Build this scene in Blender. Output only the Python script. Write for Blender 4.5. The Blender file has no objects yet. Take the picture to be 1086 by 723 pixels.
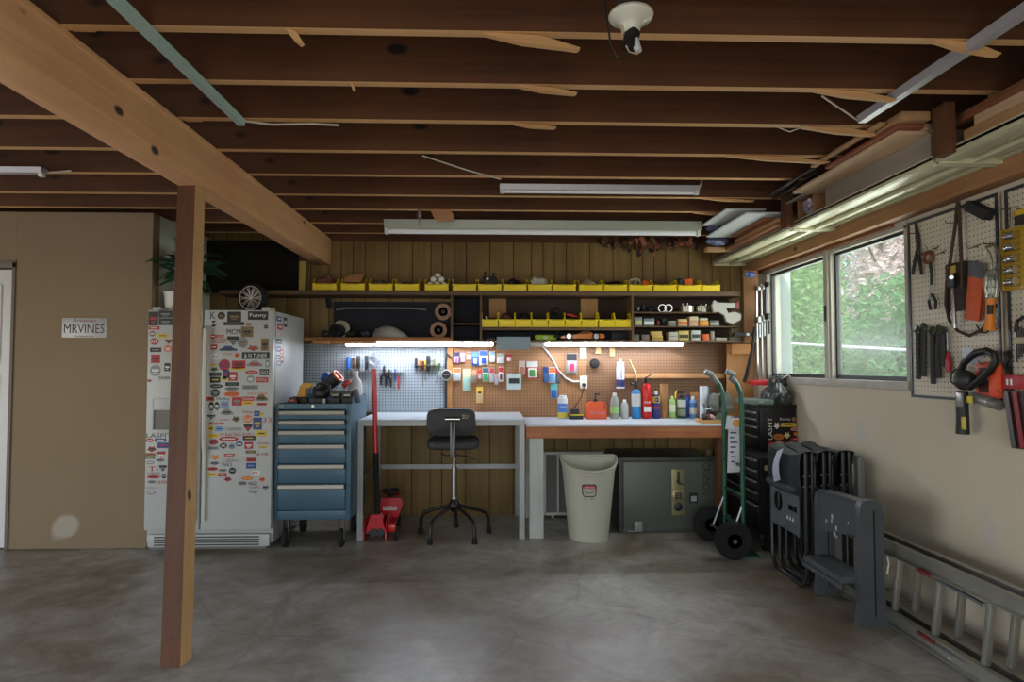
import bpy, bmesh, math, random
from mathutils import Vector, Matrix, Euler
random.seed(7)
SC = bpy.context.scene
COL = SC.collection
PI = math.pi

# ---------------------------------------------------------------- camera model
F, H = 690.0, 1.31
PITCH = math.atan(26.5 / F)
YAW = math.atan(22.0 / F)
CAMROT = Euler((PI / 2 + PITCH, 0, -YAW), 'XYZ').to_matrix()
CAMPOS = Vector((0, 0, H))


def P(px, py, Y=None, X=None, Z=None):
    """world point seen at photo pixel (px, py) on the plane Y=, X= or Z="""
    d = CAMROT @ Vector(((px - 543.0) / F, (361.5 - py) / F, -1.0))
    if Y is not None:
        t = (Y - CAMPOS.y) / d.y
    elif X is not None:
        t = (X - CAMPOS.x) / d.x
    else:
        t = (Z - CAMPOS.z) / d.z
    return CAMPOS + d * t


cam_d = bpy.data.cameras.new('camera')
cam = bpy.data.objects.new('camera', cam_d)
COL.objects.link(cam)
cam.location = CAMPOS
cam.rotation_euler = CAMROT.to_euler()
cam_d.sensor_width = 36.0
cam_d.lens = F / 1086.0 * 36.0
cam_d.clip_start = 0.05
SC.camera = cam
SC.view_settings.view_transform = 'Standard'
SC.view_settings.look = 'None'
SC.view_settings.gamma = 1.0
SC.view_settings.use_curve_mapping = False
SC.view_settings.exposure = 0.0

# ---------------------------------------------------------------- materials
_mats = {}


def lin(c):
    out = []
    for v in c:
        v = v / 255.0
        out.append(v / 12.92 if v <= 0.04045 else ((v + 0.055) / 1.055) ** 2.4)
    return (*out, 1.0)


def newmat(name):
    m = bpy.data.materials.new(name)
    m.use_nodes = True
    nt = m.node_tree
    return m, nt, nt.nodes['Principled BSDF']


def mat(rgb, rough=0.55, metal=0.0, var=0.10, scale=9.0, bump=0.0, coat=0.0):
    key = (rgb, rough, metal, var, scale, bump, coat)
    if key in _mats:
        return _mats[key]
    m, nt, b = newmat('paint_%d_%d_%d' % rgb)
    N, L = nt.nodes, nt.links
    b.inputs['Roughness'].default_value = rough
    b.inputs['Metallic'].default_value = metal
    b.inputs['Coat Weight'].default_value = coat
    c = lin(rgb)
    if var > 0:
        tc = N.new('ShaderNodeTexCoord')
        nz = N.new('ShaderNodeTexNoise')
        nz.inputs['Scale'].default_value = scale
        nz.inputs['Detail'].default_value = 5
        L.new(tc.outputs['Object'], nz.inputs['Vector'])
        mx = N.new('ShaderNodeMix')
        mx.data_type = 'RGBA'
        mx.inputs['A'].default_value = tuple(v * (1 - var) for v in c[:3]) + (1,)
        mx.inputs['B'].default_value = tuple(min(1, v * (1 + var)) for v in c[:3]) + (1,)
        L.new(nz.outputs['Fac'], mx.inputs['Factor'])
        L.new(mx.outputs['Result'], b.inputs['Base Color'])
        if bump:
            bp = N.new('ShaderNodeBump')
            bp.inputs['Strength'].default_value = bump
            bp.inputs['Distance'].default_value = 0.01
            L.new(nz.outputs['Fac'], bp.inputs['Height'])
            L.new(bp.outputs['Normal'], b.inputs['Normal'])
    else:
        b.inputs['Base Color'].default_value = c
    _mats[key] = m
    return m


def wood(rgb1, rgb2, axis='X', rough=0.7, knots=0.0, scale=1.0, knot_rgb=(25, 14, 8)):
    """sawn wood with grain along AXIS and optional dark knots"""
    key = ('w', rgb1, rgb2, axis, rough, knots, scale)
    if key in _mats:
        return _mats[key]
    m, nt, b = newmat('wood_%d_%d_%d' % rgb1)
    N, L = nt.nodes, nt.links
    b.inputs['Roughness'].default_value = rough
    tc = N.new('ShaderNodeTexCoord')
    mp = N.new('ShaderNodeMapping')
    s = {'X': (0.9, 22, 22), 'Y': (22, 0.9, 22), 'Z': (22, 22, 0.9)}[axis]
    mp.inputs['Scale'].default_value = tuple(v * scale for v in s)
    L.new(tc.outputs['Object'], mp.inputs['Vector'])
    nz = N.new('ShaderNodeTexNoise')
    nz.inputs['Scale'].default_value = 1.0
    nz.inputs['Detail'].default_value = 6
    nz.inputs['Roughness'].default_value = 0.65
    nz.inputs['Distortion'].default_value = 0.6
    L.new(mp.outputs['Vector'], nz.inputs['Vector'])
    nb = N.new('ShaderNodeTexNoise')
    nb.inputs['Scale'].default_value = 1.4
    nb.inputs['Detail'].default_value = 3
    L.new(tc.outputs['Object'], nb.inputs['Vector'])
    mth = N.new('ShaderNodeMath')
    mth.operation = 'MULTIPLY_ADD'
    mth.inputs[1].default_value = 0.5
    L.new(nb.outputs['Fac'], mth.inputs[0])
    m2 = N.new('ShaderNodeMath')
    m2.operation = 'MULTIPLY'
    m2.inputs[1].default_value = 0.5
    L.new(nz.outputs['Fac'], m2.inputs[0])
    L.new(m2.outputs[0], mth.inputs[2])
    cr = N.new('ShaderNodeValToRGB')
    cr.color_ramp.elements[0].position = 0.34
    cr.color_ramp.elements[0].color = lin(rgb1)
    cr.color_ramp.elements[1].position = 0.66
    cr.color_ramp.elements[1].color = lin(rgb2)
    L.new(mth.outputs[0], cr.inputs['Fac'])
    col = cr.outputs['Color']
    if knots:
        mk = N.new('ShaderNodeMapping')
        ks = {'X': (3.2, 6.0, 6.0), 'Y': (6.0, 3.2, 6.0), 'Z': (6.0, 6.0, 3.2)}[axis]
        mk.inputs['Scale'].default_value = ks
        L.new(tc.outputs['Object'], mk.inputs['Vector'])
        vo = N.new('ShaderNodeTexVoronoi')
        vo.inputs['Scale'].default_value = 1.0
        vo.inputs['Randomness'].default_value = 1.0
        L.new(mk.outputs['Vector'], vo.inputs['Vector'])
        kr = N.new('ShaderNodeValToRGB')
        kr.color_ramp.elements[0].position = 0.10 * knots
        kr.color_ramp.elements[0].color = (1, 1, 1, 1)
        kr.color_ramp.elements[1].position = 0.17 * knots
        kr.color_ramp.elements[1].color = (0, 0, 0, 1)
        L.new(vo.outputs['Distance'], kr.inputs['Fac'])
        mx = N.new('ShaderNodeMix')
        mx.data_type = 'RGBA'
        L.new(kr.outputs['Color'], mx.inputs['Factor'])
        L.new(col, mx.inputs['A'])
        mx.inputs['B'].default_value = lin(knot_rgb)
        col = mx.outputs['Result']
    L.new(col, b.inputs['Base Color'])
    bp = N.new('ShaderNodeBump')
    bp.inputs['Strength'].default_value = 0.25
    bp.inputs['Distance'].default_value = 0.004
    L.new(nz.outputs['Fac'], bp.inputs['Height'])
    L.new(bp.outputs['Normal'], b.inputs['Normal'])
    _mats[key] = m
    return m


def emit(rgb, strength):
    key = ('e', rgb, strength)
    if key in _mats:
        return _mats[key]
    m, nt, b = newmat('glow_%d' % int(strength))
    b.inputs['Base Color'].default_value = lin(rgb)
    b.inputs['Emission Color'].default_value = lin(rgb)
    b.inputs['Emission Strength'].default_value = strength
    _mats[key] = m
    return m


def clear(rgb=(235, 240, 238), alpha=0.25, rough=0.1):
    """thin clear plastic or glass: part see-through, part glossy"""
    key = ('c', rgb, alpha, rough)
    if key in _mats:
        return _mats[key]
    m, nt, b = newmat('clear_film')
    N, L = nt.nodes, nt.links
    b.inputs['Base Color'].default_value = lin(rgb)
    b.inputs['Roughness'].default_value = rough
    tr = N.new('ShaderNodeBsdfTransparent')
    tr.inputs['Color'].default_value = (0.97, 0.98, 0.97, 1)
    mx = N.new('ShaderNodeMixShader')
    mx.inputs[0].default_value = alpha
    L.new(tr.outputs[0], mx.inputs[1])
    L.new(b.outputs[0], mx.inputs[2])
    L.new(mx.outputs[0], N['Material Output'].inputs['Surface'])
    _mats[key] = m
    return m


def pegboard_mat(rgb, hole_rgb, pitch=0.0254, hole=0.16, plane='XZ'):
    """hardboard drilled with a square grid of holes"""
    m, nt, b = newmat('pegboard_%d' % rgb[0])
    N, L = nt.nodes, nt.links
    b.inputs['Roughness'].default_value = 0.6
    tc = N.new('ShaderNodeTexCoord')
    sep = N.new('ShaderNodeSeparateXYZ')
    L.new(tc.outputs['Object'], sep.inputs[0])
    ds = []
    for ax in plane:
        a = N.new('ShaderNodeMath'); a.operation = 'MULTIPLY'; a.inputs[1].default_value = 1.0 / pitch
        L.new(sep.outputs[ax], a.inputs[0])
        f = N.new('ShaderNodeMath'); f.operation = 'FRACT'
        L.new(a.outputs[0], f.inputs[0])
        s = N.new('ShaderNodeMath'); s.operation = 'SUBTRACT'; s.inputs[1].default_value = 0.5
        L.new(f.outputs[0], s.inputs[0])
        p = N.new('ShaderNodeMath'); p.operation = 'MULTIPLY'
        L.new(s.outputs[0], p.inputs[0]); L.new(s.outputs[0], p.inputs[1])
        ds.append(p)
    ad = N.new('ShaderNodeMath'); ad.operation = 'ADD'
    L.new(ds[0].outputs[0], ad.inputs[0]); L.new(ds[1].outputs[0], ad.inputs[1])
    lt = N.new('ShaderNodeMath'); lt.operation = 'LESS_THAN'; lt.inputs[1].default_value = hole * hole
    L.new(ad.outputs[0], lt.inputs[0])
    nz = N.new('ShaderNodeTexNoise'); nz.inputs['Scale'].default_value = 3.0; nz.inputs['Detail'].default_value = 5
    L.new(tc.outputs['Object'], nz.inputs['Vector'])
    c = lin(rgb)
    m0 = N.new('ShaderNodeMix'); m0.data_type = 'RGBA'
    m0.inputs['A'].default_value = tuple(v * 0.86 for v in c[:3]) + (1,)
    m0.inputs['B'].default_value = tuple(min(1, v * 1.1) for v in c[:3]) + (1,)
    L.new(nz.outputs['Fac'], m0.inputs['Factor'])
    mx = N.new('ShaderNodeMix'); mx.data_type = 'RGBA'
    L.new(lt.outputs[0], mx.inputs['Factor'])
    L.new(m0.outputs['Result'], mx.inputs['A'])
    mx.inputs['B'].default_value = lin(hole_rgb)
    L.new(mx.outputs['Result'], b.inputs['Base Color'])
    return m


# ---------------------------------------------------------------- geometry builder
def frame_from(d):
    d = Vector(d).normalized()
    up = Vector((0, 0, 1)) if abs(d.z) < 0.95 else Vector((0, 1, 0))
    x = d.cross(up).normalized()
    y = x.cross(d).normalized()
    return x, y, d


_text_cache = {}


def text_geo(s):
    if s in _text_cache:
        return _text_cache[s]
    cu = bpy.data.curves.new('lettering', 'FONT')
    cu.body = s
    cu.align_x = 'CENTER'
    cu.resolution_u = 2
    ob = bpy.data.objects.new('lettering', cu)
    COL.objects.link(ob)
    dg = bpy.context.evaluated_depsgraph_get()
    ev = ob.evaluated_get(dg)
    me = ev.to_mesh()
    vs = [v.co.copy() for v in me.vertices]
    fs = [tuple(p.vertices) for p in me.polygons]
    ev.to_mesh_clear()
    bpy.data.objects.remove(ob)
    bpy.data.curves.remove(cu)
    x0 = min(v.x for v in vs); x1 = max(v.x for v in vs)
    y0 = min(v.y for v in vs); y1 = max(v.y for v in vs)
    vs = [((v.x - (x0 + x1) / 2) / (x1 - x0), (v.y - (y0 + y1) / 2) / (y1 - y0)) for v in vs]
    _text_cache[s] = (vs, fs)
    return vs, fs


class B:
    def __init__(s, M=None):
        s.v, s.f, s.fm, s.fs = [], [], [], []
        s.M = M or Matrix()
        s.mi = 0

    def add(s, verts, faces, smooth=False):
        o = len(s.v)
        for v in verts:
            s.v.append(s.M @ Vector(v))
        for i, f in enumerate(faces):
            s.f.append(tuple(o + k for k in f))
            s.fm.append(s.mi)
            s.fs.append(smooth if isinstance(smooth, bool) else smooth[i])
        return s

    def box(s, a, b, bev=0.0, M=None):
        a, b = Vector(a), Vector(b)
        lo = Vector((min(a.x, b.x), min(a.y, b.y), min(a.z, b.z)))
        hi = Vector((max(a.x, b.x), max(a.y, b.y), max(a.z, b.z)))
        bm = bmesh.new()
        bmesh.ops.create_cube(bm, size=1.0)
        for v in bm.verts:
            v.co = Vector((lo.x + (v.co.x + .5) * (hi.x - lo.x), lo.y + (v.co.y + .5) * (hi.y - lo.y), lo.z + (v.co.z + .5) * (hi.z - lo.z)))
        if bev > 0:
            bev = min(bev, 0.45 * min(hi - lo))
            bmesh.ops.bevel(bm, geom=bm.edges[:], offset=bev, segments=2, affect='EDGES', profile=0.6)
        bm.verts.index_update()
        vs = [(M @ v.co) if M else v.co for v in bm.verts]
        s.add(vs, [tuple(v.index for v in f.verts) for f in bm.faces])
        bm.free()
        return s

    def rbox(s, c, size, rot=(0, 0, 0), bev=0.0):
        M = Matrix.Translation(Vector(c)) @ Euler(rot, 'XYZ').to_matrix().to_4x4()
        h = Vector(size) / 2
        return s.box(-h, h, bev, M)

    def beam(s, p0, p1, w, h, bev=0.0, up=(0, 0, 1)):
        """box from p0 to p1 with width w (sideways) and height h (along up)"""
        p0, p1 = Vector(p0), Vector(p1)
        d = (p1 - p0)
        L = d.length
        d.normalize()
        up = Vector(up)
        if abs(d.dot(up)) > 0.97:
            up = Vector((0, 1, 0))
        x = d.cross(up).normalized()
        z = x.cross(d).normalized()
        M = Matrix((x, d, z)).transposed().to_4x4()
        M.translation = (p0 + p1) / 2
        return s.box((-w / 2, -L / 2, -h / 2), (w / 2, L / 2, h / 2), bev, M)

    def tube(s, pts, r, seg=8, closed=False, caps=True):
        pts = [Vector(p) for p in pts]
        n = len(pts)
        rs = r if isinstance(r, (list, tuple)) else [r] * n
        vs, fs = [], []
        x = None
        for i in range(n):
            if closed:
                d = pts[(i + 1) % n] - pts[i - 1]
            else:
                d = pts[min(i + 1, n - 1)] - pts[max(i - 1, 0)]
            d.normalize()
            if x is None:
                x, y, _ = frame_from(d)
            else:
                x = (x - d * x.dot(d))
                if x.length < 1e-5:
                    x = frame_from(d)[0]
                x.normalize()
                y = d.cross(x)
            y = d.cross(x).normalized()
            for k in range(seg):
                a = 2 * PI * k / seg
                vs.append(pts[i] + (x * math.cos(a) + y * math.sin(a)) * rs[i])
        m = n if closed else n - 1
        for i in range(m):
            j = (i + 1) % n
            for k in range(seg):
                k2 = (k + 1) % seg
                fs.append((i * seg + k, i * seg + k2, j * seg + k2, j * seg + k))
        sm = [True] * len(fs)
        if caps and not closed:
            fs.append(tuple(range(seg))[::-1]); sm.append(False)
            fs.append(tuple((n - 1) * seg + k for k in range(seg))); sm.append(False)
        return s.add(vs, fs, sm)

    def cyl(s, p0, p1, r, r1=None, seg=16):
        return s.tube([p0, p1], [r, r if r1 is None else r1], seg)

    def lathe(s, prof, c, d=(0, 0, 1), seg=20, a0=0.0, a1=2 * PI):
        """prof: (radius, height along d) pairs turned about the axis through c"""
        x, y, z = frame_from(d)
        c = Vector(c)
        full = abs(a1 - a0 - 2 * PI) < 1e-6
        n = seg if full else seg + 1
        vs, fs, sm = [], [], []
        for r, h in prof:
            for k in range(n):
                a = a0 + (a1 - a0) * k / seg
                vs.append(c + z * h + (x * math.cos(a) + y * math.sin(a)) * r)
        for i in range(len(prof) - 1):
            for k in range(seg):
                k2 = (k + 1) % n
                fs.append((i * n + k, i * n + k2, (i + 1) * n + k2, (i + 1) * n + k)); sm.append(True)
        if full:
            if prof[0][0] > 1e-6:
                fs.append(tuple(range(n))[::-1]); sm.append(False)
            if prof[-1][0] > 1e-6:
                fs.append(tuple((len(prof) - 1) * n + k for k in range(n))); sm.append(False)
        return s.add(vs, fs, sm)

    def torus(s, c, R, r, d=(0, 0, 1), seg=28, sec=10, flat=1.0):
        x, y, z = frame_from(d)
        c = Vector(c)
        vs, fs = [], []
        for i in range(seg):
            a = 2 * PI * i / seg
            o = x * math.cos(a) + y * math.sin(a)
            for k in range(sec):
                b = 2 * PI * k / sec
                vs.append(c + o * (R + r * math.cos(b)) + z * (r * flat * math.sin(b)))
        for i in range(seg):
            j = (i + 1) % seg
            for k in range(sec):
                k2 = (k + 1) % sec
                fs.append((i * sec + k, j * sec + k, j * sec + k2, i * sec + k2))
        return s.add(vs, fs, True)

    def ball(s, c, r, seg=14, rings=8, jit=0.0, rnd=None):
        r = Vector(r) if not isinstance(r, (int, float)) else Vector((r, r, r))
        c = Vector(c)
        vs, fs = [c + Vector((0, 0, r.z))], []
        for i in range(1, rings):
            t = PI * i / rings
            for k in range(seg):
                a = 2 * PI * k / seg
                q = 1 + (rnd.uniform(-jit, jit) if rnd else 0)
                vs.append(c + Vector((r.x * math.sin(t) * math.cos(a), r.y * math.sin(t) * math.sin(a), r.z * math.cos(t))) * 1.0 * q + (c * (1 - 1)) if not rnd else
                          c + Vector((r.x * math.sin(t) * math.cos(a), r.y * math.sin(t) * math.sin(a), r.z * math.cos(t))) * q)
        vs.append(c - Vector((0, 0, r.z)))
        for k in range(seg):
            fs.append((0, 1 + k, 1 + (k + 1) % seg))
        for i in range(rings - 2):
            for k in range(seg):
                k2 = (k + 1) % seg
                fs.append((1 + i * seg + k, 1 + (i + 1) * seg + k, 1 + (i + 1) * seg + k2, 1 + i * seg + k2))
        l = len(vs) - 1
        o = 1 + (rings - 2) * seg
        for k in range(seg):
            fs.append((o + k, l, o + (k + 1) % seg))
        return s.add(vs, fs, True)

    def prism(s, poly, o, u, w, n, d0=0.0, d1=0.01):
        """polygon poly [(a,b)] in plane o + a*u + b*w, extruded along n from d0 to d1"""
        o, u, w, n = Vector(o), Vector(u), Vector(w), Vector(n)
        k = len(poly)
        vs = [o + u * a + w * b + n * d0 for a, b in poly] + [o + u * a + w * b + n * d1 for a, b in poly]
        fs = [tuple(range(k))[::-1], tuple(range(k, 2 * k))]
        for i in range(k):
            j = (i + 1) % k
            fs.append((i, j, k + j, k + i))
        return s.add(vs, fs)

    def grid(s, fn, nu, nv, smooth=True, wrap=False):
        vs = [fn(i / nu, j / nv) for j in range(nv + 1) for i in range(nu + 1)]
        fs = [(j * (nu + 1) + i, j * (nu + 1) + i + 1, (j + 1) * (nu + 1) + i + 1, (j + 1) * (nu + 1) + i) for j in range(nv) for i in range(nu)]
        return s.add(vs, fs, smooth)

    def text(s, body, o, u, w, width, height, lift=0.0):
        """flat letters centred at o, running along u, upright along w"""
        vs, fs = text_geo(body)
        o, u, w = Vector(o), Vector(u).normalized(), Vector(w).normalized()
        n = u.cross(w)
        return s.add([o + u * (a * width) + w * (b * height) + n * lift for a, b in vs], fs)

    def build(s, name, mats, parent=None, loc=None):
        me = bpy.data.meshes.new(name)
        if parent is not None:
            org = world_loc(parent)
        else:
            xs = [v.x for v in s.v]; ys = [v.y for v in s.v]; zs = [v.z for v in s.v]
            org = Vector(((min(xs) + max(xs)) / 2, (min(ys) + max(ys)) / 2, min(zs)))
        me.from_pydata([v - org for v in s.v], [], s.f)
        if not isinstance(mats, (list, tuple)):
            mats = [mats]
        for m in mats:
            me.materials.append(m)
        me.polygons.foreach_set('material_index', s.fm)
        me.polygons.foreach_set('use_smooth', s.fs)
        me.update()
        bm = bmesh.new()
        bm.from_mesh(me)
        bmesh.ops.recalc_face_normals(bm, faces=bm.faces[:])
        bm.to_mesh(me)
        bm.free()
        me.set_sharp_from_angle(angle=math.radians(42))
        ob = bpy.data.objects.new(name, me)
        COL.objects.link(ob)
        if parent is not None:
            ob.parent = parent
        else:
            ob.location = org
        return ob


def world_loc(o):
    p = Vector((0, 0, 0))
    while o is not None:
        p = p + o.location
        o = o.parent
    return p


def tag(o, label, cat, group=None, kind=None):
    o['label'] = label
    if cat:
        o['category'] = cat
    if group:
        o['group'] = group
    if kind:
        o['kind'] = kind
    return o


def T(name, label, cat, loc, group=None):
    o = bpy.data.objects.new(name, None)
    o.empty_display_size = 0.05
    COL.objects.link(o)
    o.location = Vector(loc)
    return tag(o, label, cat, group)


def S(name, b, m, parent=None):
    o = b.build(name, m, parent)
    if parent is None:
        o['kind'] = 'structure'
    return o


def copy_tree(o, loc=None, label=None, rotz=None, parent=None):
    c = o.copy()
    COL.objects.link(c)
    if parent is not None:
        c.parent = parent
    for ch in list(o.children):
        copy_tree(ch, parent=c)
    if loc is not None:
        c.location = Vector(loc)
    if rotz is not None:
        c.rotation_euler.z = rotz
    if label:
        c['label'] = label
    return c


ORD = ['first', 'second', 'third', 'fourth', 'fifth', 'sixth', 'seventh', 'eighth', 'ninth', 'tenth', 'eleventh', 'twelfth',
       'thirteenth', 'fourteenth', 'fifteenth', 'sixteenth']

# shared metals and plastics
CHROME = mat((200, 202, 205), 0.18, 1.0, 0.05)
STEEL = mat((150, 152, 155), 0.4, 0.9, 0.12)
DKSTEEL = mat((58, 60, 64), 0.5, 0.6, 0.15)
BLACKP = mat((24, 24, 25), 0.5, 0, 0.15)
BLACKR = mat((20, 20, 20), 0.85, 0, 0.2)
WHITEP = mat((225, 226, 224), 0.45, 0, 0.04)
RED = mat((185, 28, 26), 0.4, 0, 0.1)
YELLOW = mat((240, 212, 26), 0.4, 0, 0.06)
ORANGE = mat((225, 95, 30), 0.45, 0, 0.08)
BLUE = mat((28, 72, 160), 0.4, 0, 0.08)
GREEN = mat((40, 110, 60), 0.45, 0, 0.1)
WHITEMETAL = mat((205, 206, 200), 0.4, 0.0, 0.06)
CARD = wood((150, 106, 66), (178, 132, 86), 'Z', 0.85, 0, 0.3)
# ---------------------------------------------------------------- room shell
YB = 5.78        # face of the back wall
XR = 2.345       # face of the right wall
YF = -1.7        # front wall behind the camera, with the open garage doorway
XL = -5.6
ZJ = 2.433       # underside of the joists
YP = 4.80        # face of the partition wall
XP = P(159, 400, Y=YP).x
XDOOR = P(13, 400, Y=YP).x
YW0, YW1 = XR * F / 443, XR * F / 292       # window opening along the right wall (approx, depth)
YW0 = P(966, 390, X=XR).y
YW1 = P(814, 390, X=XR).y
ZW0, ZW1 = 1.222, 2.105


def concrete():
    m, nt, b = newmat('concrete_slab')
    N, L = nt.nodes, nt.links
    tc = N.new('ShaderNodeTexCoord')

    def noise(sc, det, dist=0.0, rough=0.6):
        n = N.new('ShaderNodeTexNoise')
        n.inputs['Scale'].default_value = sc
        n.inputs['Detail'].default_value = det
        n.inputs['Roughness'].default_value = rough
        n.inputs['Distortion'].default_value = dist
        L.new(tc.outputs['Object'], n.inputs['Vector'])
        return n
    n1, n2, n3 = noise(0.9, 8, 0.6), noise(4.5, 8, 1.2, 0.7), noise(60, 3)
    c1 = N.new('ShaderNodeValToRGB')
    c1.color_ramp.elements[0].position = 0.33; c1.color_ramp.elements[0].color = lin((118, 100, 76))
    c1.color_ramp.elements[1].position = 0.66; c1.color_ramp.elements[1].color = lin((198, 198, 194))
    L.new(n1.outputs['Fac'], c1.inputs['Fac'])
    c2 = N.new('ShaderNodeValToRGB')
    c2.color_ramp.elements[0].position = 0.32; c2.color_ramp.elements[0].color = (0.54, 0.49, 0.42, 1)
    c2.color_ramp.elements[1].position = 0.62; c2.color_ramp.elements[1].color = (1.05, 1.05, 1.05, 1)
    L.new(n2.outputs['Fac'], c2.inputs['Fac'])
    mx = N.new('ShaderNodeMix'); mx.data_type = 'RGBA'; mx.blend_type = 'MULTIPLY'; mx.inputs['Factor'].default_value = 0.85
    L.new(c1.outputs['Color'], mx.inputs['A']); L.new(c2.outputs['Color'], mx.inputs['B'])
    # hairline cracks
    nd = noise(2.0, 4)
    ma = N.new('ShaderNodeMix'); ma.data_type = 'RGBA'; ma.inputs['Factor'].default_value = 0.12
    L.new(tc.outputs['Object'], ma.inputs['A']); L.new(nd.outputs['Color'], ma.inputs['B'])
    vo = N.new('ShaderNodeTexVoronoi'); vo.feature = 'DISTANCE_TO_EDGE'; vo.inputs['Scale'].default_value = 0.55
    L.new(ma.outputs['Result'], vo.inputs['Vector'])
    cr = N.new('ShaderNodeValToRGB')
    cr.color_ramp.elements[0].position = 0.0; cr.color_ramp.elements[0].color = (0.45, 0.42, 0.4, 1)
    cr.color_ramp.elements[1].position = 0.0018; cr.color_ramp.elements[1].color = (1, 1, 1, 1)
    L.new(vo.outputs['Distance'], cr.inputs['Fac'])
    m3 = N.new('ShaderNodeMix'); m3.data_type = 'RGBA'; m3.blend_type = 'MULTIPLY'; m3.inputs['Factor'].default_value = 0.45
    L.new(mx.outputs['Result'], m3.inputs['A']); L.new(cr.outputs['Color'], m3.inputs['B'])
    L.new(m3.outputs['Result'], b.inputs['Base Color'])
    rr = N.new('ShaderNodeMapRange')
    rr.inputs['To Min'].default_value = 0.26; rr.inputs['To Max'].default_value = 0.5
    L.new(n2.outputs['Fac'], rr.inputs['Value'])
    L.new(rr.outputs['Result'], b.inputs['Roughness'])
    bp = N.new('ShaderNodeBump'); bp.inputs['Strength'].default_value = 0.12; bp.inputs['Distance'].default_value = 0.004
    L.new(n3.outputs['Fac'], bp.inputs['Height']); L.new(bp.outputs['Normal'], b.inputs['Normal'])
    return m


def drywall(rgb, patch=(150, 140, 128)):
    m, nt, b = newmat('drywall_%d' % rgb[0])
    N, L = nt.nodes, nt.links
    b.inputs['Roughness'].default_value = 0.85
    tc = N.new('ShaderNodeTexCoord')
    n = N.new('ShaderNodeTexNoise'); n.inputs['Scale'].default_value = 2.2; n.inputs['Detail'].default_value = 7
    L.new(tc.outputs['Object'], n.inputs['Vector'])
    c = lin(rgb)
    mx = N.new('ShaderNodeMix'); mx.data_type = 'RGBA'
    mx.inputs['A'].default_value = tuple(v * 0.9 for v in c[:3]) + (1,)
    mx.inputs['B'].default_value = tuple(min(1, v * 1.08) for v in c[:3]) + (1,)
    L.new(n.outputs['Fac'], mx.inputs['Factor'])
    n2 = N.new('ShaderNodeTexNoise'); n2.inputs['Scale'].default_value = 1.6; n2.inputs['Detail'].default_value = 2
    L.new(tc.outputs['Object'], n2.inputs['Vector'])
    r = N.new('ShaderNodeValToRGB')
    r.color_ramp.elements[0].position = 0.70; r.color_ramp.elements[0].color = (0, 0, 0, 1)
    r.color_ramp.elements[1].position = 0.74; r.color_ramp.elements[1].color = (0.6, 0.6, 0.6, 1)
    L.new(n2.outputs['Fac'], r.inputs['Fac'])
    m2 = N.new('ShaderNodeMix'); m2.data_type = 'RGBA'
    L.new(r.outputs['Color'], m2.inputs['Factor']); L.new(mx.outputs['Result'], m2.inputs['A']); m2.inputs['B'].default_value = lin(patch)
    L.new(m2.outputs['Result'], b.inputs['Base Color'])
    n3 = N.new('ShaderNodeTexNoise'); n3.inputs['Scale'].default_value = 120; n3.inputs['Detail'].default_value = 2
    L.new(tc.outputs['Object'], n3.inputs['Vector'])
    bp = N.new('ShaderNodeBump'); bp.inputs['Strength'].default_value = 0.15; bp.inputs['Distance'].default_value = 0.003
    L.new(n3.outputs['Fac'], bp.inputs['Height']); L.new(bp.outputs['Normal'], b.inputs['Normal'])
    return m


M_TAN = drywall((140, 122, 97), (190, 182, 170))
M_CREAM = drywall((205, 194, 174), (190, 188, 186))
M_RETURN = mat((200, 205, 190), 0.7, 0, 0.1)
M_JOIST = wood((66, 36, 17), (106, 64, 32), 'X', 0.75, 1.0)
M_BEAM = wood((204, 146, 98), (232, 184, 136), 'Y', 0.6, 0.75, knot_rgb=(60, 38, 22))
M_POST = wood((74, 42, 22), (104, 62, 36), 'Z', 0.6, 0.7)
M_POST_LIT = wood((176, 132, 84), (206, 164, 112), 'Z', 0.6, 0.7)  # lighter copy for the right face, its side light painted in
M_PANEL = wood((104, 80, 42), (146, 118, 68), 'Z', 0.5, 0, 0.8)
M_GROOVE = mat((30, 22, 12), 0.8)
M_BOARD = wood((130, 88, 56), (168, 122, 82), 'Y', 0.65, 0.7)
M_SHELFW = wood((78, 58, 42), (112, 86, 62), 'X', 0.65, 0, 0.8)
M_PLY = wood((166, 122, 76), (196, 152, 100), 'Z', 0.65, 0, 0.6)

S('floor', B().box((XL, YF - 0.2, -0.12), (XR + 0.1, YB + 0.1, 0.0)), concrete())

# back wall: vertical grooved panelling
wb = B()
wb.mi = 1
wb.box((XL, YB + 0.006, 0), (XR + 0.1, YB + 0.12, 2.8))
wb.mi = 0
x = XL
ws = [.21, .21, .163, .103, .103, .107]
i = 0
while x < XR:
    w = ws[i % 6]
    wb.box((x + 0.003, YB, 0.0), (min(x + w - 0.003, XR), YB + 0.01, 2.8), 0.0015)
    x += w
    i += 1
S('wall_back', wb, [M_PANEL, M_GROOVE])

# right wall with the window opening
wr = B()
wr.box((XR, YF, 0), (XR + 0.1, YW0, 2.8))
wr.box((XR, YW1, 0), (XR + 0.1, YB, 2.8))
wr.box((XR, YW0, 0), (XR + 0.1, YW1, ZW0))
wr.box((XR, YW0, ZW1), (XR + 0.1, YW1, 2.8))
S('wall_right', wr, M_CREAM)

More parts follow.
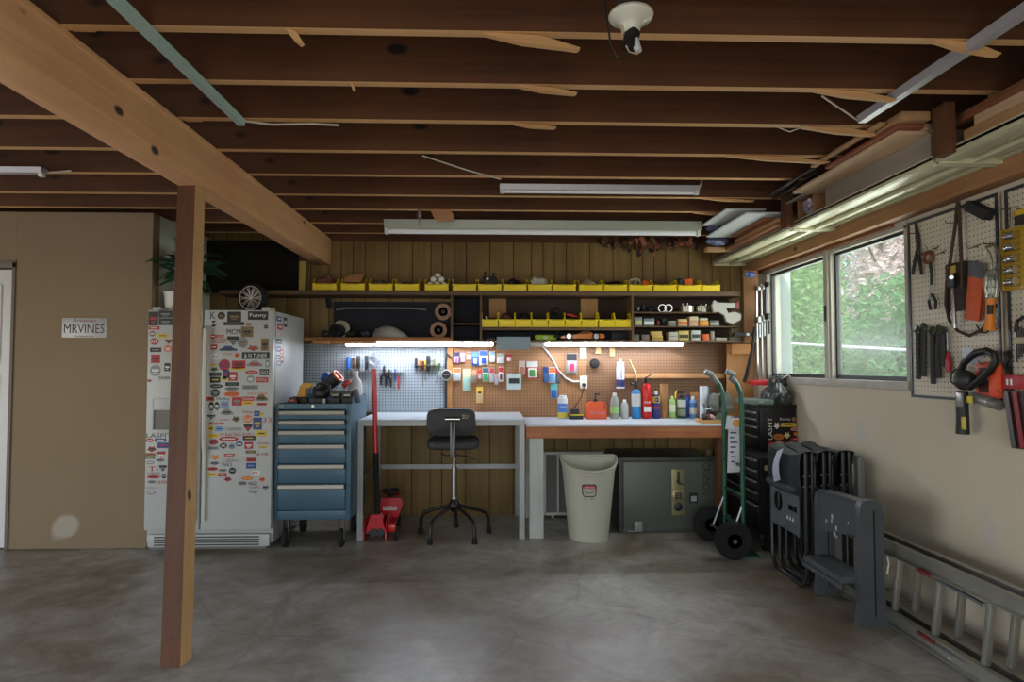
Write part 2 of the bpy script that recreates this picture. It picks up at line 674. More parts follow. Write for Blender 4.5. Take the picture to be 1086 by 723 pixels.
# partition wall at left, with a doorway at its left edge
wl = B()
wl.box((XDOOR, YP, 0.004), (XP, YP + 0.1, ZJ - 0.004), 0.003)
wl.box((XL, YP, 2.03), (XDOOR, YP + 0.1, ZJ - 0.004))
S('wall_left', wl, M_TAN)
S('wall_left_return', B().box((XP - 0.1, YP + 0.1, 0), (XP, YB, ZJ - 0.004)), M_RETURN)
ws_ = B()
ws_.box((XL - 0.1, YF, 2.14), (XL, YB, 2.8))
ws_.box((XL - 0.1, YF, 0), (XL, -1.1, 2.14))
ws_.box((XL - 0.1, 2.9, 0), (XL, YB, 2.14))  # gap in this unseen wall added to let the side fill in
S('wall_left_side', ws_, M_TAN)
# front wall behind the camera: open double garage doorway
wf = B()
wf.box((XL, YF - 0.15, 2.14), (XR, YF, 2.8))
wf.box((XL, YF - 0.15, 0), (-4.6, YF, 2.14))
wf.box((1.7, YF - 0.15, 0), (XR, YF, 2.14))
S('wall_front', wf, M_TAN)
S('ceiling', B().box((XL, YF - 0.15, 2.78), (XR + 0.1, YB + 0.1, 2.86)), wood((70, 40, 24), (96, 58, 34), 'X', 0.8))

# door in the partition doorway: white panelled door with its frame
df = B()
df.box((XDOOR - 0.016, YP - 0.012, 0), (XDOOR + 0.006, YP + 0.11, 2.06), 0.003)
df.box((XL + 0.2, YP - 0.012, 2.02), (XDOOR + 0.006, YP + 0.11, 2.07), 0.003)
dfo = S('door_1', df, mat((120, 108, 96), 0.6))
dl = B()
xd = XDOOR - 0.02
dl.box((xd - 0.82, YP + 0.02, 0.01), (xd, YP + 0.06, 2.01), 0.004)
for z0, z1 in ((0.12, 0.45), (0.53, 0.86), (0.94, 1.25), (1.33, 1.9)):
    dl.box((xd - 0.74, YP + 0.008, z0), (xd - 0.08, YP + 0.02, z1), 0.008)
dl.build('door_leaf', WHITEP, dfo)

# ---------------------------------------------------------------- joists, beam, post
JY = [P(450, py, Z=ZJ).y for py in (31, 87, 128, 160, 186, 206.5, 222, 236)]
JY = [JY[0] - 0.41 * k for k in range(8, 0, -1)] + JY + [JY[-1] + 0.41]
rnd = random.Random(3)
M_SPLIT_LIT = wood((196, 146, 92), (226, 180, 126), 'X', 0.7)
for k, y in enumerate(JY):
    if y > YB - 0.05:
        continue
    sag = rnd.uniform(-0.004, 0.004)
    j = B()
    z0 = ZJ + sag
    j.mi = 0
    j.box((XL, y, z0), (XR - 0.002, y + 0.039, 2.779))
    # lighter underside: light from floor and tubes painted into the wood
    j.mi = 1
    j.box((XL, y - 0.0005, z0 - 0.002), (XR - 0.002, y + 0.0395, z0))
    o = S('ceiling_joist', j, [M_JOIST, M_SPLIT_LIT])
# nailer blocks where the joists meet the beam
XB0, XB1, ZB = -1.55, -1.42, 2.20
for y in JY:
    if y < 0.5 or y > YB - 0.1:
        continue
    o = S('joist_block', B().box((XB1 + 0.001, y + 0.041, ZJ + 0.012), (XB1 + 0.075, y + 0.079, ZJ + 0.05)), M_SPLIT_LIT)
S('back_wall_beam_plate', B().box((XB1 + 0.002, YB - 0.04, ZJ - 0.02), (XR - 0.01, YB - 0.001, 2.779)), M_JOIST)

bm_ = B()
bm_.box((XB0, YF + 0.01, ZB), (XB1, YB - 0.001, ZJ - 0.003), 0.008)
bm_.box((XB0 + 0.004, YF + 0.01, ZJ - 0.03), (XB1 + 0.006, YB - 0.001, ZJ - 0.004), 0.004)
S('ceiling_beam', bm_, M_BEAM)

# wooden post under the beam (leans a little)
pb = P(181, 708, Z=0.0)
pt = Vector((-1.498, 3.27, ZB - 0.001))
po = B()
p0 = Vector((pb.x, pb.y + 0.05, 0.0))
u = (pt - p0)
hw = 0.045
def post_pt(t, a, c):
    q = p0 + u * t
    rz = math.radians(-6)
    return q + Vector((a * math.cos(rz) - c * math.sin(rz), a * math.sin(rz) + c * math.cos(rz), 0))
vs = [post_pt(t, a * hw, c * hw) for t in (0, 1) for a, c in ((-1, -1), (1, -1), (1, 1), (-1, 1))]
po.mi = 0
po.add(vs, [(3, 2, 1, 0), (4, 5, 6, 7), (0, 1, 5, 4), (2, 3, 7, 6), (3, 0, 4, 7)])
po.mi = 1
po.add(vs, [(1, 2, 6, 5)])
S('post_column', po, [M_POST, M_POST_LIT])

# ---------------------------------------------------------------- window
M_FRAME = mat((176, 172, 160), 0.6, 0, 0.25, 14, 0.2)
M_SASH = mat((52, 52, 54), 0.5, 0.3, 0.2)
wf0 = B()
wf0.box((XR - 0.03, YW0 - 0.01, ZW0 - 0.05), (XR + 0.1, YW1 + 0.02, ZW0), 0.004)
wf0.box((XR - 0.012, YW0 - 0.01, ZW1 - 0.02), (XR + 0.1, YW1 + 0.02, ZW1 + 0.03), 0.004)
wf0.box((XR - 0.012, YW1 - 0.045, ZW0), (XR + 0.1, YW1 + 0.02, ZW1), 0.004)
wf0.box((XR - 0.012, YW0 - 0.01, ZW0), (XR + 0.1, YW0 + 0.02, ZW1), 0.004)
win = S('window_1', wf0, M_FRAME)
YM = P(880, 390, X=XR).y
mu = B()
mu.box((XR - 0.01, YM - 0.05, ZW0), (XR + 0.06, YM + 0.05, ZW1 - 0.02), 0.004)
mu.box((XR - 0.025, YM - 0.03, ZW0), (XR - 0.01, YM + 0.02, ZW1 + 0.04), 0.003)
mu.build('mullion', M_FRAME, win)
for a, c in ((YW0 + 0.02, YM - 0.05), (YM + 0.05, YW1 - 0.045)):
    sa = B()
    t = 0.02
    sa.box((XR + 0.02, a, ZW0), (XR + 0.05, a + t, ZW1 - 0.02))
    sa.box((XR + 0.02, c - t, ZW0), (XR + 0.05, c, ZW1 - 0.02))
    sa.box((XR + 0.02, a + t, ZW0), (XR + 0.05, c - t, ZW0 + t * 1.4))
    sa.box((XR + 0.02, a + t, ZW1 - 0.02 - t), (XR + 0.05, c - t, ZW1 - 0.02))
    so = sa.build('sash', M_SASH, win)
    g = B().box((XR + 0.034, a + t, ZW0 + t * 1.4), (XR + 0.038, c - t, ZW1 - 0.02 - t))
    g.build('pane', clear((232, 240, 232), 0.22, 0.25), so)
lt = B().box((XR - 0.033, YM - 0.014, 1.62), (XR - 0.025, YM + 0.008, 1.73), 0.003)
lt.build('latch', DKSTEEL, win)

# ledger boards on the right wall above window and pegboards
S('trim_1', B().box((XR - 0.09, 0.2, 2.135), (XR - 0.001, YB - 0.002, 2.225), 0.004), M_BOARD)
S('trim_2', B().box((XR - 0.035, YW0 + 0.1, 2.112), (XR - 0.001, YB - 0.2, 2.1345), 0.003), wood((110, 66, 38), (140, 90, 54), 'Y', 0.7))

# ---------------------------------------------------------------- light
world = bpy.data.worlds.new('sky')
SC.world = world
world.use_nodes = True
wn = world.node_tree
sky = wn.nodes.new('ShaderNodeTexSky')
sky.sky_type = 'NISHITA'
sky.sun_disc = False
sky.sun_elevation = math.radians(50)
sky.sun_rotation = math.radians(120)
wn.links.new(sky.outputs['Color'], wn.nodes['Background'].inputs['Color'])
wn.nodes['Background'].inputs['Strength'].default_value = 0.36


def area(name, loc, rot, sx, sy, power, color=(1, 1, 1)):
    d = bpy.data.lights.new(name, 'AREA')
    d.shape = 'RECTANGLE'
    d.size, d.size_y = sx, sy
    d.energy = power
    d.color = color
    o = bpy.data.objects.new(name, d)
    COL.objects.link(o)
    o.location = loc
    o.rotation_euler = rot
    return o


# daylight entering through the open garage doorway behind the camera, and through the window
area('doorway_daylight', (0.1, YF - 0.2, 1.07), (PI / 2, 0, 0), 3.0, 2.1, 48, (1.0, 0.97, 0.92))
area('side_fill_light', (XL - 0.15, 0.9, 1.07), (0, -PI / 2, 0), 2.1, 3.8, 84, (1.0, 0.97, 0.92))  # added fill lamp at left, out of view, brightens the right wall
area('window_daylight', (XR + 0.16, (YW0 + YW1) / 2, 1.66), (0, PI / 2, 0), 0.85, 1.6, 34, (0.95, 1.0, 0.92))
# ---------------------------------------------------------------- outside the window
S('ground_outside', B().box((XR + 0.12, -6, -0.3), (40, 45, -0.02)), mat((70, 96, 52), 0.9, 0, 0.4, 1.5))
M_BARK = mat((92, 76, 60), 0.9, 0, 0.3, 10, 0.4)
LEAFM = []
for c_ in ((150, 196, 120), (120, 172, 104), (172, 206, 136), (242, 226, 222)):
    m_, nt_, b_ = newmat('leaf_%d' % c_[0])
    tr_ = nt_.nodes.new('ShaderNodeBsdfTranslucent')
    tr_.inputs['Color'].default_value = lin(c_)
    b_.inputs['Base Color'].default_value = lin(c_)
    b_.inputs['Roughness'].default_value = 0.5
    ms_ = nt_.nodes.new('ShaderNodeMixShader')
    ms_.inputs[0].default_value = 0.45
    nt_.links.new(b_.outputs[0], ms_.inputs[1])
    nt_.links.new(tr_.outputs[0], ms_.inputs[2])
    nt_.links.new(ms_.outputs[0], nt_.nodes['Material Output'].inputs['Surface'])
    LEAFM.append(m_)


def leaves(b, c, r, n, size, rnd):
    vs, fs = [], []
    for i in range(n):
        while True:
            q = Vector((rnd.uniform(-1, 1), rnd.uniform(-1, 1), rnd.uniform(-1, 1)))
            if 0.2 < q.length < 1:
                break
        q = Vector((q.x * r[0], q.y * r[1], q.z * r[2])) + Vector(c)
        a = Vector((rnd.gauss(0, 1), rnd.gauss(0, 1), rnd.gauss(0, .6))).normalized()
        w = a.cross(Vector((rnd.gauss(0, 1), rnd.gauss(0, 1), rnd.gauss(0, 1)))).normalized()
        n_ = a.cross(w) * size * 0.2
        s = size * rnd.uniform(.6, 1.3)
        o = len(vs)
        vs += [q - a * s, q + w * s * .45 + n_, q + a * s, q - w * s * .45 + n_]
        fs += [(o, o + 1, o + 2), (o, o + 2, o + 3)]
    b.add(vs, fs, False)


def tree(x, y, h, r, mi, label, n=5200, size=0.07, low=0.3, seed=1):
    rnd = random.Random(seed)
    t = T('leafy_tree', label, 'tree', (x, y, -0.02), 'trees outside the window')
    tr = B()
    tr.tube([(x, y, -0.02), (x + .05, y + .04, h * .35), (x - .04, y, h * .62), (x + .05, y + .03, h * .85)], [.09, .07, .05, .02], 8)
    for k in range(7):
        a = rnd.uniform(0, 2 * PI)
        z = h * rnd.uniform(.3, .75)
        L = r * rnd.uniform(.6, .95)
        tr.tube([(x, y, z), (x + L * .5 * math.cos(a), y + L * .5 * math.sin(a), z + .18), (x + L * math.cos(a), y + L * math.sin(a), z + .45)], [.03, .02, .008], 6)
    tr.build('trunk', M_BARK, t)
    cb = B()
    for k in range(9):
        a = rnd.uniform(0, 2 * PI)
        rr = r * rnd.uniform(.1, .6)
        z = rnd.uniform(low * h, h * .95)
        leaves(cb, (x + rr * math.cos(a), y + rr * math.sin(a), z), (r * .55, r * .55, h * .2), n // 9, size, rnd)
    cb.build('crown', LEAFM[mi], t)


tree(4.2, 9.9, 3.9, 1.05, 0, 'bright green leafy tree seen through the far window pane', seed=2, low=.10, n=8000)
tree(6.2, 12.6, 4.9, 1.2, 2, 'yellow green tree behind the pane divider', seed=3, low=.1, n=8000)
tree(4.95, 7.7, 2.35, .85, 1, 'dark green low tree filling the lower half of the near window pane', seed=4, low=.1, n=6500, size=.06)
tree(6.2, 10.1, 4.4, .95, 3, 'pale pink leaved tree at the top of the near window pane', seed=5, low=.5, n=7000)
tree(7.9, 17.4, 6.4, 2.0, 1, 'tall dark green tree furthest back behind the others', seed=8, low=.06, n=8500, size=.11)
tree(12.9, 18.6, 6.0, 1.9, 2, 'wide yellow green tree in the back row on the pegboard side', seed=9, low=.06, n=8500, size=.11)
# white pipe rail beyond the window
rl = T('pipe_rail', 'thin white horizontal pipe rail outside the window', 'railing', (4.1, 6.4, -0.02))
a, c = P(838, 364.5, Y=7.6), P(990, 372.5, Y=6.4)
B().tube([a, c], .016, 8).build('rail', WHITEP, rl)
for q in (a, c):
    B().tube([(q.x, q.y, -.02), q], .022, 8).build('post', WHITEP, rl)
# pale porch post close outside the far pane
px0, px1 = P(818.5, 380, X=2.75), P(832, 380, X=2.75)
S('trim_3', B().box((2.70, px1.y, -0.02), (2.82, px0.y, 2.7), 0.004), mat((214, 226, 214), 0.7))
sun_d = bpy.data.lights.new('sun', 'SUN')
sun_d.energy = 6.5
sun_d.angle = math.radians(3)
sun = bpy.data.objects.new('sun', sun_d)
COL.objects.link(sun)
sun.rotation_euler = Euler((math.radians(38), 0, math.radians(-35)))
# far mass of greenery behind the trees
tb_ = B()
rt_ = random.Random(77)
for k in range(9):
    xx_, yy_ = 8 + 3.6 * k, 25.5 - 2.0 * k
    tb_.ball((xx_, yy_, 1.6), (2.4, 2.2, 2.6), 16, 10, .2, rt_)
    leaves(tb_, (xx_, yy_, 2.4), (2.9, 2.6, 3.4), 1100, .24, rt_)
tag(tb_.build('background_foliage', LEAFM[1]), 'hazy mass of green foliage filling the far background outside the window', 'foliage', kind='stuff')
# ---------------------------------------------------------------- things on the ceiling
M_STRIP = mat((156, 160, 146), 0.35, 0.1, 0.05)
M_TEAL = mat((172, 200, 192), 0.35, 0.1, 0.05)
M_GREYFIX = mat((170, 170, 176), 0.35, 0.2, 0.05)
M_TUBEOFF = mat((248, 250, 252), 0.25, 0, 0.02)
M_CREAMMETAL = mat((206, 204, 172), 0.35, 0.1, 0.06)


def fixture(name, label, p0, p1, w, h, m, tube=True, sockets=True):
    """bare fluorescent batten from p0 to p1 (centre of its top), hanging below"""
    p0, p1 = Vector(p0), Vector(p1)
    t = T(name, label, 'fluorescent light', (p0 + p1) / 2)
    d = (p1 - p0).normalized()
    side = d.cross(Vector((0, 0, 1)))
    b = B()
    hz = Vector((0, 0, 1))
    o0, L = p0, (p1 - p0).length
    # channel with sloping reflector sides
    b.prism([(-w / 2, 0), (w / 2, 0), (w * .36, -h * .62), (-w * .36, -h * .62)], o0, side, hz, d, 0, L)
    b.build('channel', m, t)
    if tube:
        c = Vector((0, 0, -h * .78))
        B().tube([p0 + c + d * .03, p1 + c - d * .03], h * .2, 10).build('tube', M_TUBEOFF, t)
    if sockets:
        for q, s in ((p0, 1), (p1, -1)):
            e = B()
            e.beam(q + d * s * .002 + Vector((0, 0, -h * .74)), q + d * s * .026 + Vector((0, 0, -h * .74)), w * .5, h * .52, .004)
            e.build('socket', WHITEP, t)
    return t


zt = ZJ - 0.008
a, c = P(408, 233, Y=4.98), P(742, 236, Y=4.98)
f4 = fixture('fluorescent_batten', 'long pale fluorescent batten hanging in front of the panelling', (a.x, 4.98, zt), (c.x, 4.98, zt), .10, .105, M_STRIP)
a, c = P(530, 190, Y=3.97), P(741, 192, Y=3.97)
fixture('fluorescent_batten', 'short slim white fluorescent batten under the middle joists', (a.x, 3.97, zt), (c.x, 3.97, zt), .06, .052, M_GREYFIX)
e = P(256, 133, Z=2.40)
fixture('fluorescent_batten', 'greenish white fluorescent batten running beside the big beam', (e.x, e.y, zt), (e.x, e.y - 2.44, zt), .040, .045, M_TEAL, tube=False, sockets=False)
e = P(914, 129, Z=2.40)
fixture('fluorescent_batten', 'grey fluorescent batten running along above the lumber rack', (e.x, e.y, zt), (e.x, e.y - 2.44, zt), .048, .050, M_GREYFIX, tube=False, sockets=False)
e = P(47, 183, Z=2.40)
fixture('fluorescent_batten', 'grey batten light above the tan partition wall left of the beam', (e.x, e.y, zt), (e.x - 1.22, e.y, zt), .06, .05, M_GREYFIX, tube=False)

# hanging chain hooks for the long batten
for px, nm in ((445, 'thin metal hanger strap above the left end of the long batten'), ):
    q = P(px, 208, Y=4.6)
    t = T('hanger_strap', nm, 'hook', (q.x, 4.6, ZJ - .13))
    b = B()
    b.box((q.x - .009, 4.596, ZJ - .135), (q.x + .009, 4.6, ZJ - .06), .002)
    b.box((q.x - .006, 4.575, ZJ - .07), (q.x + .006, 4.6, ZJ - .002), .002)
    b.build('strap', STEEL, t)
    B().torus((q.x, 4.59, ZJ - .055), .02, .003, (0, 1, 0.3), 14, 6).build('wire_loop', mat((120, 50, 40), .5), t)
# wooden plate scrap above the batten
q0, q1 = P(457, 222, Y=4.7), P(481, 232, Y=4.7)
b = B()
b.prism([(q0.x, ZJ - .003), (q1.x - .02, ZJ - .003), (q1.x, ZJ - .03), (q1.x, ZJ - .075), (q0.x + .035, ZJ - .075)], (0, 0, 0), (1, 0, 0), (0, 0, 1), (0, 1, 0), 4.665, 4.69)
tag(b.build('wood_scrap', wood((176, 124, 84), (206, 154, 112), 'X', .7)), 'pale wood plate nailed under a joist above the long batten', 'scrap')

# porcelain lamp holder
L0 = P(669, 8, Y=1.78)
t = T('lamp_holder', 'white porcelain lamp holder with a black socket adapter and loose wires', 'lamp holder', (L0.x, 1.78, 2.27))
b = B()
b.lathe([(0, .155), (.046, .155), (.046, .03), (0, .03)], (L0.x, 1.78, 2.27), (0, 0, 1), 8)
b.build('outlet_box', mat((52, 40, 32), .6, .2), t)
b = B()
b.lathe([(0, .0295), (.060, .0295), (.063, .022), (.058, .012), (.036, .002), (.027, -.012), (.024, -.03), (0, -.03)], (L0.x, 1.78, 2.27), (0, 0, 1), 28)
b.build('holder_base', mat((206, 206, 190), .25, 0, .03), t)
b = B()
b.cyl((L0.x + .004, 1.775, 2.242), (L0.x - .012, 1.765, 2.195), .022, .02)
b.build('socket_adapter', BLACKP, t)
b = B()
b.cyl((L0.x + .006, 1.763, 2.215), (L0.x + .016, 1.757, 2.18), .012, .010)
b.build('pull_switch', mat((200, 205, 210), .3), t)
b = B()
b.tube([(L0.x - .03, 1.77, 2.262), (L0.x - .026, 1.765, 2.22), (L0.x - .01, 1.76, 2.18), (L0.x + .012, 1.757, 2.172), (L0.x + .02, 1.757, 2.19)], .0022, 6)
b.build('wire', mat((190, 160, 130), .4), t)
b = B()
b.tube([(L0.x - .075, 1.79, 2.42), (L0.x - .07, 1.78, 2.30), (L0.x - .06, 1.77, 2.21), (L0.x - .04, 1.765, 2.165), (L0.x - .025, 1.76, 2.16), (L0.x - .014, 1.76, 2.18)], .0028, 6)
b.build('wire', BLACKP, t)

# cables along the joists
def cable(pts, r, m, label, name='electric_cable'):
    o = B().tube(pts, r, 6).build(name, m)
    return tag(o, label, 'cable', 'electric cables along the joists')
zc = ZJ - .010
M_CABLE = mat((206, 196, 176), .5)
e = P(258, 133, Z=2.40)
cable([(e.x, e.y + .006, zc), (e.x + .12, e.y + .03, zc - .006), (e.x + .3, e.y + .02, zc - .004), (e.x + .42, e.y + .04, zc - .002)], .005, M_CABLE,
      'white cable leaving the end of the greenish batten')
a, c = P(448, 165, Z=zc), P(531, 190, Z=zc)
cable([a, (a + c) / 2 + Vector((0.02, 0, -.012)), c], .004, M_CABLE, 'thin white cable running to the short middle batten')
a, c = P(820, 133, Z=zc), P(855, 133, Z=zc)
cable([a, (a + c) / 2 + Vector((0, 0, -.03)), c], .003, M_CABLE, 'short sagging white cable near the lumber rack')
a, c = P(872, 102, Z=zc + .0), P(912, 129, Z=zc)
cable([a, (a + c) / 2, c], .004, M_CABLE, 'straight thin cable going to the end of the grey batten over the rack')
a, c = P(48, 183, Z=zc), P(75, 181, Z=zc)
cable([a, (a + c) / 2, c], .005, M_CABLE, 'short cable at the end of the batten above the tan partition')
# junction box
q = P(745, 186, Y=4.19)
t = T('junction_box', 'dark round junction box beside the short middle batten', 'junction box', (q.x, 4.17, q.z))
B().lathe([(0, 0), (.045, 0), (.045, .03), (.038, .036), (0, .036)], (q.x, JY[13] - .001, q.z + .03), (0, -1, 0), 18).build('box', mat((60, 34, 24), .6), t)
B().tube([(q.x, JY[13] - .03, q.z), (q.x - .01, JY[13] - .09, q.z - .03), (P(741, 192, Y=3.97).x, 3.975, zt - .02)], .006, 6).build('wire', WHITEP, t)

# split slivers hanging off the joists (each belongs to its joist)
js = sorted([o for o in bpy.data.objects if o.name.startswith('ceiling_joist')], key=lambda o: world_loc(o).y)
for (xa, ya, xb, yb, k) in ((512, 39, 615, 52, 8), (548, 92, 612, 99, 9), (545, 131, 590, 135, 10), (770, 165, 880, 172, 11), (850, 137, 940, 144, 10), (745, 207, 800, 213, 13), (735, 222, 780, 228, 14), (305, 34, 322, 46, 8), (372, 89, 377, 94, 9), (860, 98, 950, 106, 9), (990, 45, 1060, 58, 8)):
    yk = JY[k] + .02
    a, c = P(xa, ya, Y=yk), P(xb, yb, Y=yk)
    a.z = min(a.z, ZJ - .003); c.z = min(c.z, ZJ - .012)
    b = B()
    b.prism([(a.x, ZJ - .001), ((a.x * .4 + c.x * .6), ZJ - .010), (c.x, c.z), (c.x - .01, c.z - .008), (a.x * .6 + c.x * .4, (ZJ + c.z) / 2 - .012), (a.x, ZJ - .006)], (0, 0, 0), (1, 0, 0), (0, 0, 1), (0, 1, 0), yk - .012, yk + .012)
    o = min(js, key=lambda q: abs(world_loc(q).y - JY[k] - .019))
    b.build('sliver', M_SPLIT_LIT, o)

# ---------------------------------------------------------------- overhead lumber rack at right
XE = 1.965
t = T('rack_panel', 'far cream ribbed metal panel of the lumber rack, ending at the back wall', 'rack panel', (2.15, 4.25, 2.19), 'rack panels')


def rack_panel(t, y0, y1):
    b = B()
    z = 2.228
    b.box((XE, y0, z), (XR - .03, y1, z + .012))
    b.box((XE, y0, z - .018), (XE + .012, y1, z + .02), .002)
    b.box((XE + .012, y0, z - .02), (XE + .085, y1, z), .003)
    b.box((XE + .15, y0, z - .024), (XE + .185, y1, z), .005)
    b.box((XE + .26, y0, z - .012), (XR - .03, y1, z), .003)
    b.build('panel', M_CREAMMETAL, t)
    for y in (y0, y1 - .02):
        B().box((XE + .012, y, z - .028), (XR - .035, y + .02, z - .0), .002).build('end_rib', M_CREAMMETAL, t)


rack_panel(t, 4.20, 5.70)
t = T('rack_panel', 'middle cream ribbed rack panel over the near window pane', 'rack panel', (2.15, 3.5, 2.19), 'rack panels')
rack_panel(t, 2.80, 4.185)
t = T('rack_panel', 'nearer cream ribbed rack panel cut off by the edge of the view', 'rack panel', (2.15, 1.6, 2.19), 'rack panels')
rack_panel(t, 0.4, 2.785)
M_HANG = wood((74, 42, 22), (112, 68, 38), 'Z', .7, .8)
for y, lab in ((4.19, 'narrow wooden hanger post at the middle of the lumber rack'), (2.70, 'wide brown wooden hanger post at the joint of the rack panels')):
    o = B().box((XE - .042, y - .045, 2.212), (XE - .001, y + .045, ZJ - .003), .003).build('hanger_post', M_HANG)
    tag(o, lab, 'post', 'hanger posts of the lumber rack')
ZR = 2.249
# lumber and sheets
def lumber(a, b, m, label, name='plank', bev=.003, cat='plank'):
    o = B().box(a, b, bev).build(name, m)
    return tag(o, label, cat, 'lumber on the overhead rack')
M_GREYW = wood((120, 108, 96), (158, 146, 132), 'Y', .8, .8, knot_rgb=(60, 50, 44))
M_PALEW = wood((190, 158, 122), (214, 186, 150), 'Y', .7)
M_BRNW = wood((110, 66, 38), (148, 94, 58), 'Y', .7)
M_TANW = wood((160, 118, 80), (190, 148, 106), 'Y', .7)
lumber((XE + .002, 2.82, ZR), (XE + .03, 3.74, ZR + .105), M_GREYW, 'weathered grey board standing on edge along the rack')
lumber((2.03, 2.86, ZR), (2.20, 3.87, ZR + .035), M_TANW, 'tan plank flat behind the weathered grey board')
lumber((2.00, 2.90, ZR + .036), (2.12, 3.70, ZR + .066), M_BRNW, 'brown plank second in the stack behind the grey board')
lumber((1.83, 2.84, ZR + .1055), (2.03, 3.86, ZR + .122), M_PALEW, 'pale pinkish plank lying across the top of the weathered grey board')
lumber((1.80, 2.80, ZR + .1225), (1.93, 3.42, ZR + .138), wood((120, 62, 38), (150, 84, 54), 'Y', .7), 'reddish brown offcut on top of the pale pinkish plank')
lumber((2.245, 2.5, ZR), (2.30, 5.3, ZR + .05), M_TANW, 'long tan stud lying against the wall side of the rack')
lumber((1.985, 2.2, ZR), (2.05, 2.64, ZR + .05), M_TANW, 'tan plank on the near panel right of the wide hanger post')
lumber((2.07, 1.9, ZR), (2.2, 2.75, ZR + .045), wood((176, 176, 168), (196, 196, 190), 'Y', .5), 'whitish painted plank on the near rack panel')
lumber((2.0, 1.8, ZR + .10), (2.09, 2.75, ZR + .14), M_BRNW, 'brown plank bridging over the near rack panel')
lumber((2.0, 1.85, ZR + .051), (2.06, 2.6, ZR + .099), M_PALEW, 'pale stud under the brown bridging plank')
lumber((1.80, 2.76, ZJ - .042), (1.93, 2.95, ZJ - .004), M_TANW, 'short thick tan offcut tucked under the joists beside the wide hanger post', 'offcut')
lumber((1.76, 2.86, ZJ - .030), (1.79, 3.5, ZJ - .014), M_TANW, 'thin tan strip hung outermost under the joists', 'strip')
lumber((1.94, 2.82, ZR + .1225), (1.975, 3.7, ZR + .150), M_PALEW, 'pale square strip beside the reddish brown offcut', 'strip')
lumber((1.9, 4.24, ZR), (2.2, 5.2, ZR + .02), M_BRNW, 'brown sheet lying on the far end of the rack')
lumber((1.92, 4.26, ZR + .021), (2.16, 5.05, ZR + .055), M_TANW, 'tan plank on the brown sheet at the far end')
lumber((1.86, 4.36, ZR + .056), (2.1, 4.95, ZR + .075), M_BRNW, 'brown plank on the tan plank at the far end')
M_WSHEET = mat((206, 210, 212), .5, 0, .05)
lumber((1.70, 4.26, ZR + .078), (1.97, 5.06, ZR + .09), M_WSHEET, 'white faced board leaning out over the far end of the rack', 'white_board')
lumber((1.80, 4.7, ZR + .0905), (1.88, 4.9, ZR + .125), M_TANW, 'small wood block between the two white boards', 'wood_block')
lumber((1.60, 4.36, ZR + .1255), (1.88, 4.86, ZR + .137), M_WSHEET, 'upper white board over the small wood block', 'white_board')
lumber((1.76, 5.215, ZR - .0), (2.1, 5.3, ZR + .03), M_TANW, 'tan cleat under the blue bags at the far end', 'cleat')
rb = random.Random(5)
for i, (x, z) in enumerate(((1.80, ZJ - .02), (1.845, ZJ - .035), (1.89, ZJ - .05), (1.935, ZJ - .065))):
    o = B().beam((x, 3.53 + .05 * i, z), (x - .01, 4.08 + .05 * (i % 2), z - .004), .030, .010, .002).build('metal_strip', BLACKP if i != 3 else mat((170, 172, 166), .4, .4))
    tag(o, ['black metal strip uppermost in the bundle under the joists', 'black metal strip in the middle of the bundle', 'black metal strip nearest the box in the bundle', 'grey metal strip lowest in the black bundle'][i], 'metal strip', 'lumber on the overhead rack')
# cardboard box with a bag on the rack
t = T('cardboard_box', 'small open cardboard box on the rack beside the middle hanger post', 'box', (2.08, 4.02, ZR))
b = B()
for a, c in (((1.985, 3.92, ZR), (2.2, 3.925, ZR + .13)), ((1.985, 4.12, ZR), (2.2, 4.125, ZR + .13)), ((2.195, 3.925, ZR), (2.2, 4.12, ZR + .13)), ((1.985, 3.92, ZR), (2.2, 4.125, ZR + .004))):
    b.box(a, c)
b.build('carton', CARD, t)
b = B().box((1.985, 3.925, ZR + .13), (2.2, 4.12, ZR + .134))
b.build('flap', CARD, t)


def crumple(c, r, seed, n=3, jit=.35):
    """crumpled bag or cloth: facetted lobes"""
    rr = random.Random(seed)
    b = B()
    for i in range(n):
        cc = Vector(c) + Vector((rr.uniform(-.4, .4) * r[0], rr.uniform(-.4, .4) * r[1], rr.uniform(-.2, .2) * r[2]))
        q = (r[0] * rr.uniform(.6, .9), r[1] * rr.uniform(.6, .9), r[2] * rr.uniform(.65, .95))
        b.ball(cc, q, 12, 8, jit, rr)
    b.fs = [False] * len(b.fs)
    return b


M_BAGCLEAR = clear((206, 204, 214), .45, .15)
M_BAGBLUE = mat((104, 108, 140), .25, 0, .4, 20, .3)
tag(crumple((2.02, 4.02, ZR + .066), (.05, .08, .056), 11, 4).build('plastic_bag', mat((150, 140, 150), .25, 0, .5, 30, .4)), 'crumpled clear plastic bag in the small cardboard box on the rack', 'bag')
tag(crumple((1.84, 5.15, ZR + .06), (.10, .05, .035), 12, 4).build('plastic_bag', M_BAGBLUE), 'blue plastic bag hanging lower at the far end of the rack', 'bag')
tag(crumple((1.76, 5.0, ZR + .15), (.07, .06, .05), 13, 4).build('plastic_bag', M_BAGBLUE), 'blue plastic bag beside the white boards on the rack', 'bag')
# conduit above the ledger
o = B().tube([(XR - .022, 1.0, 2.275), (XR - .022, 3.6, 2.275)], .016, 8).build('conduit_pipe', STEEL)
tag(o, 'grey conduit pipe along the wall above the wooden ledger', 'pipe')
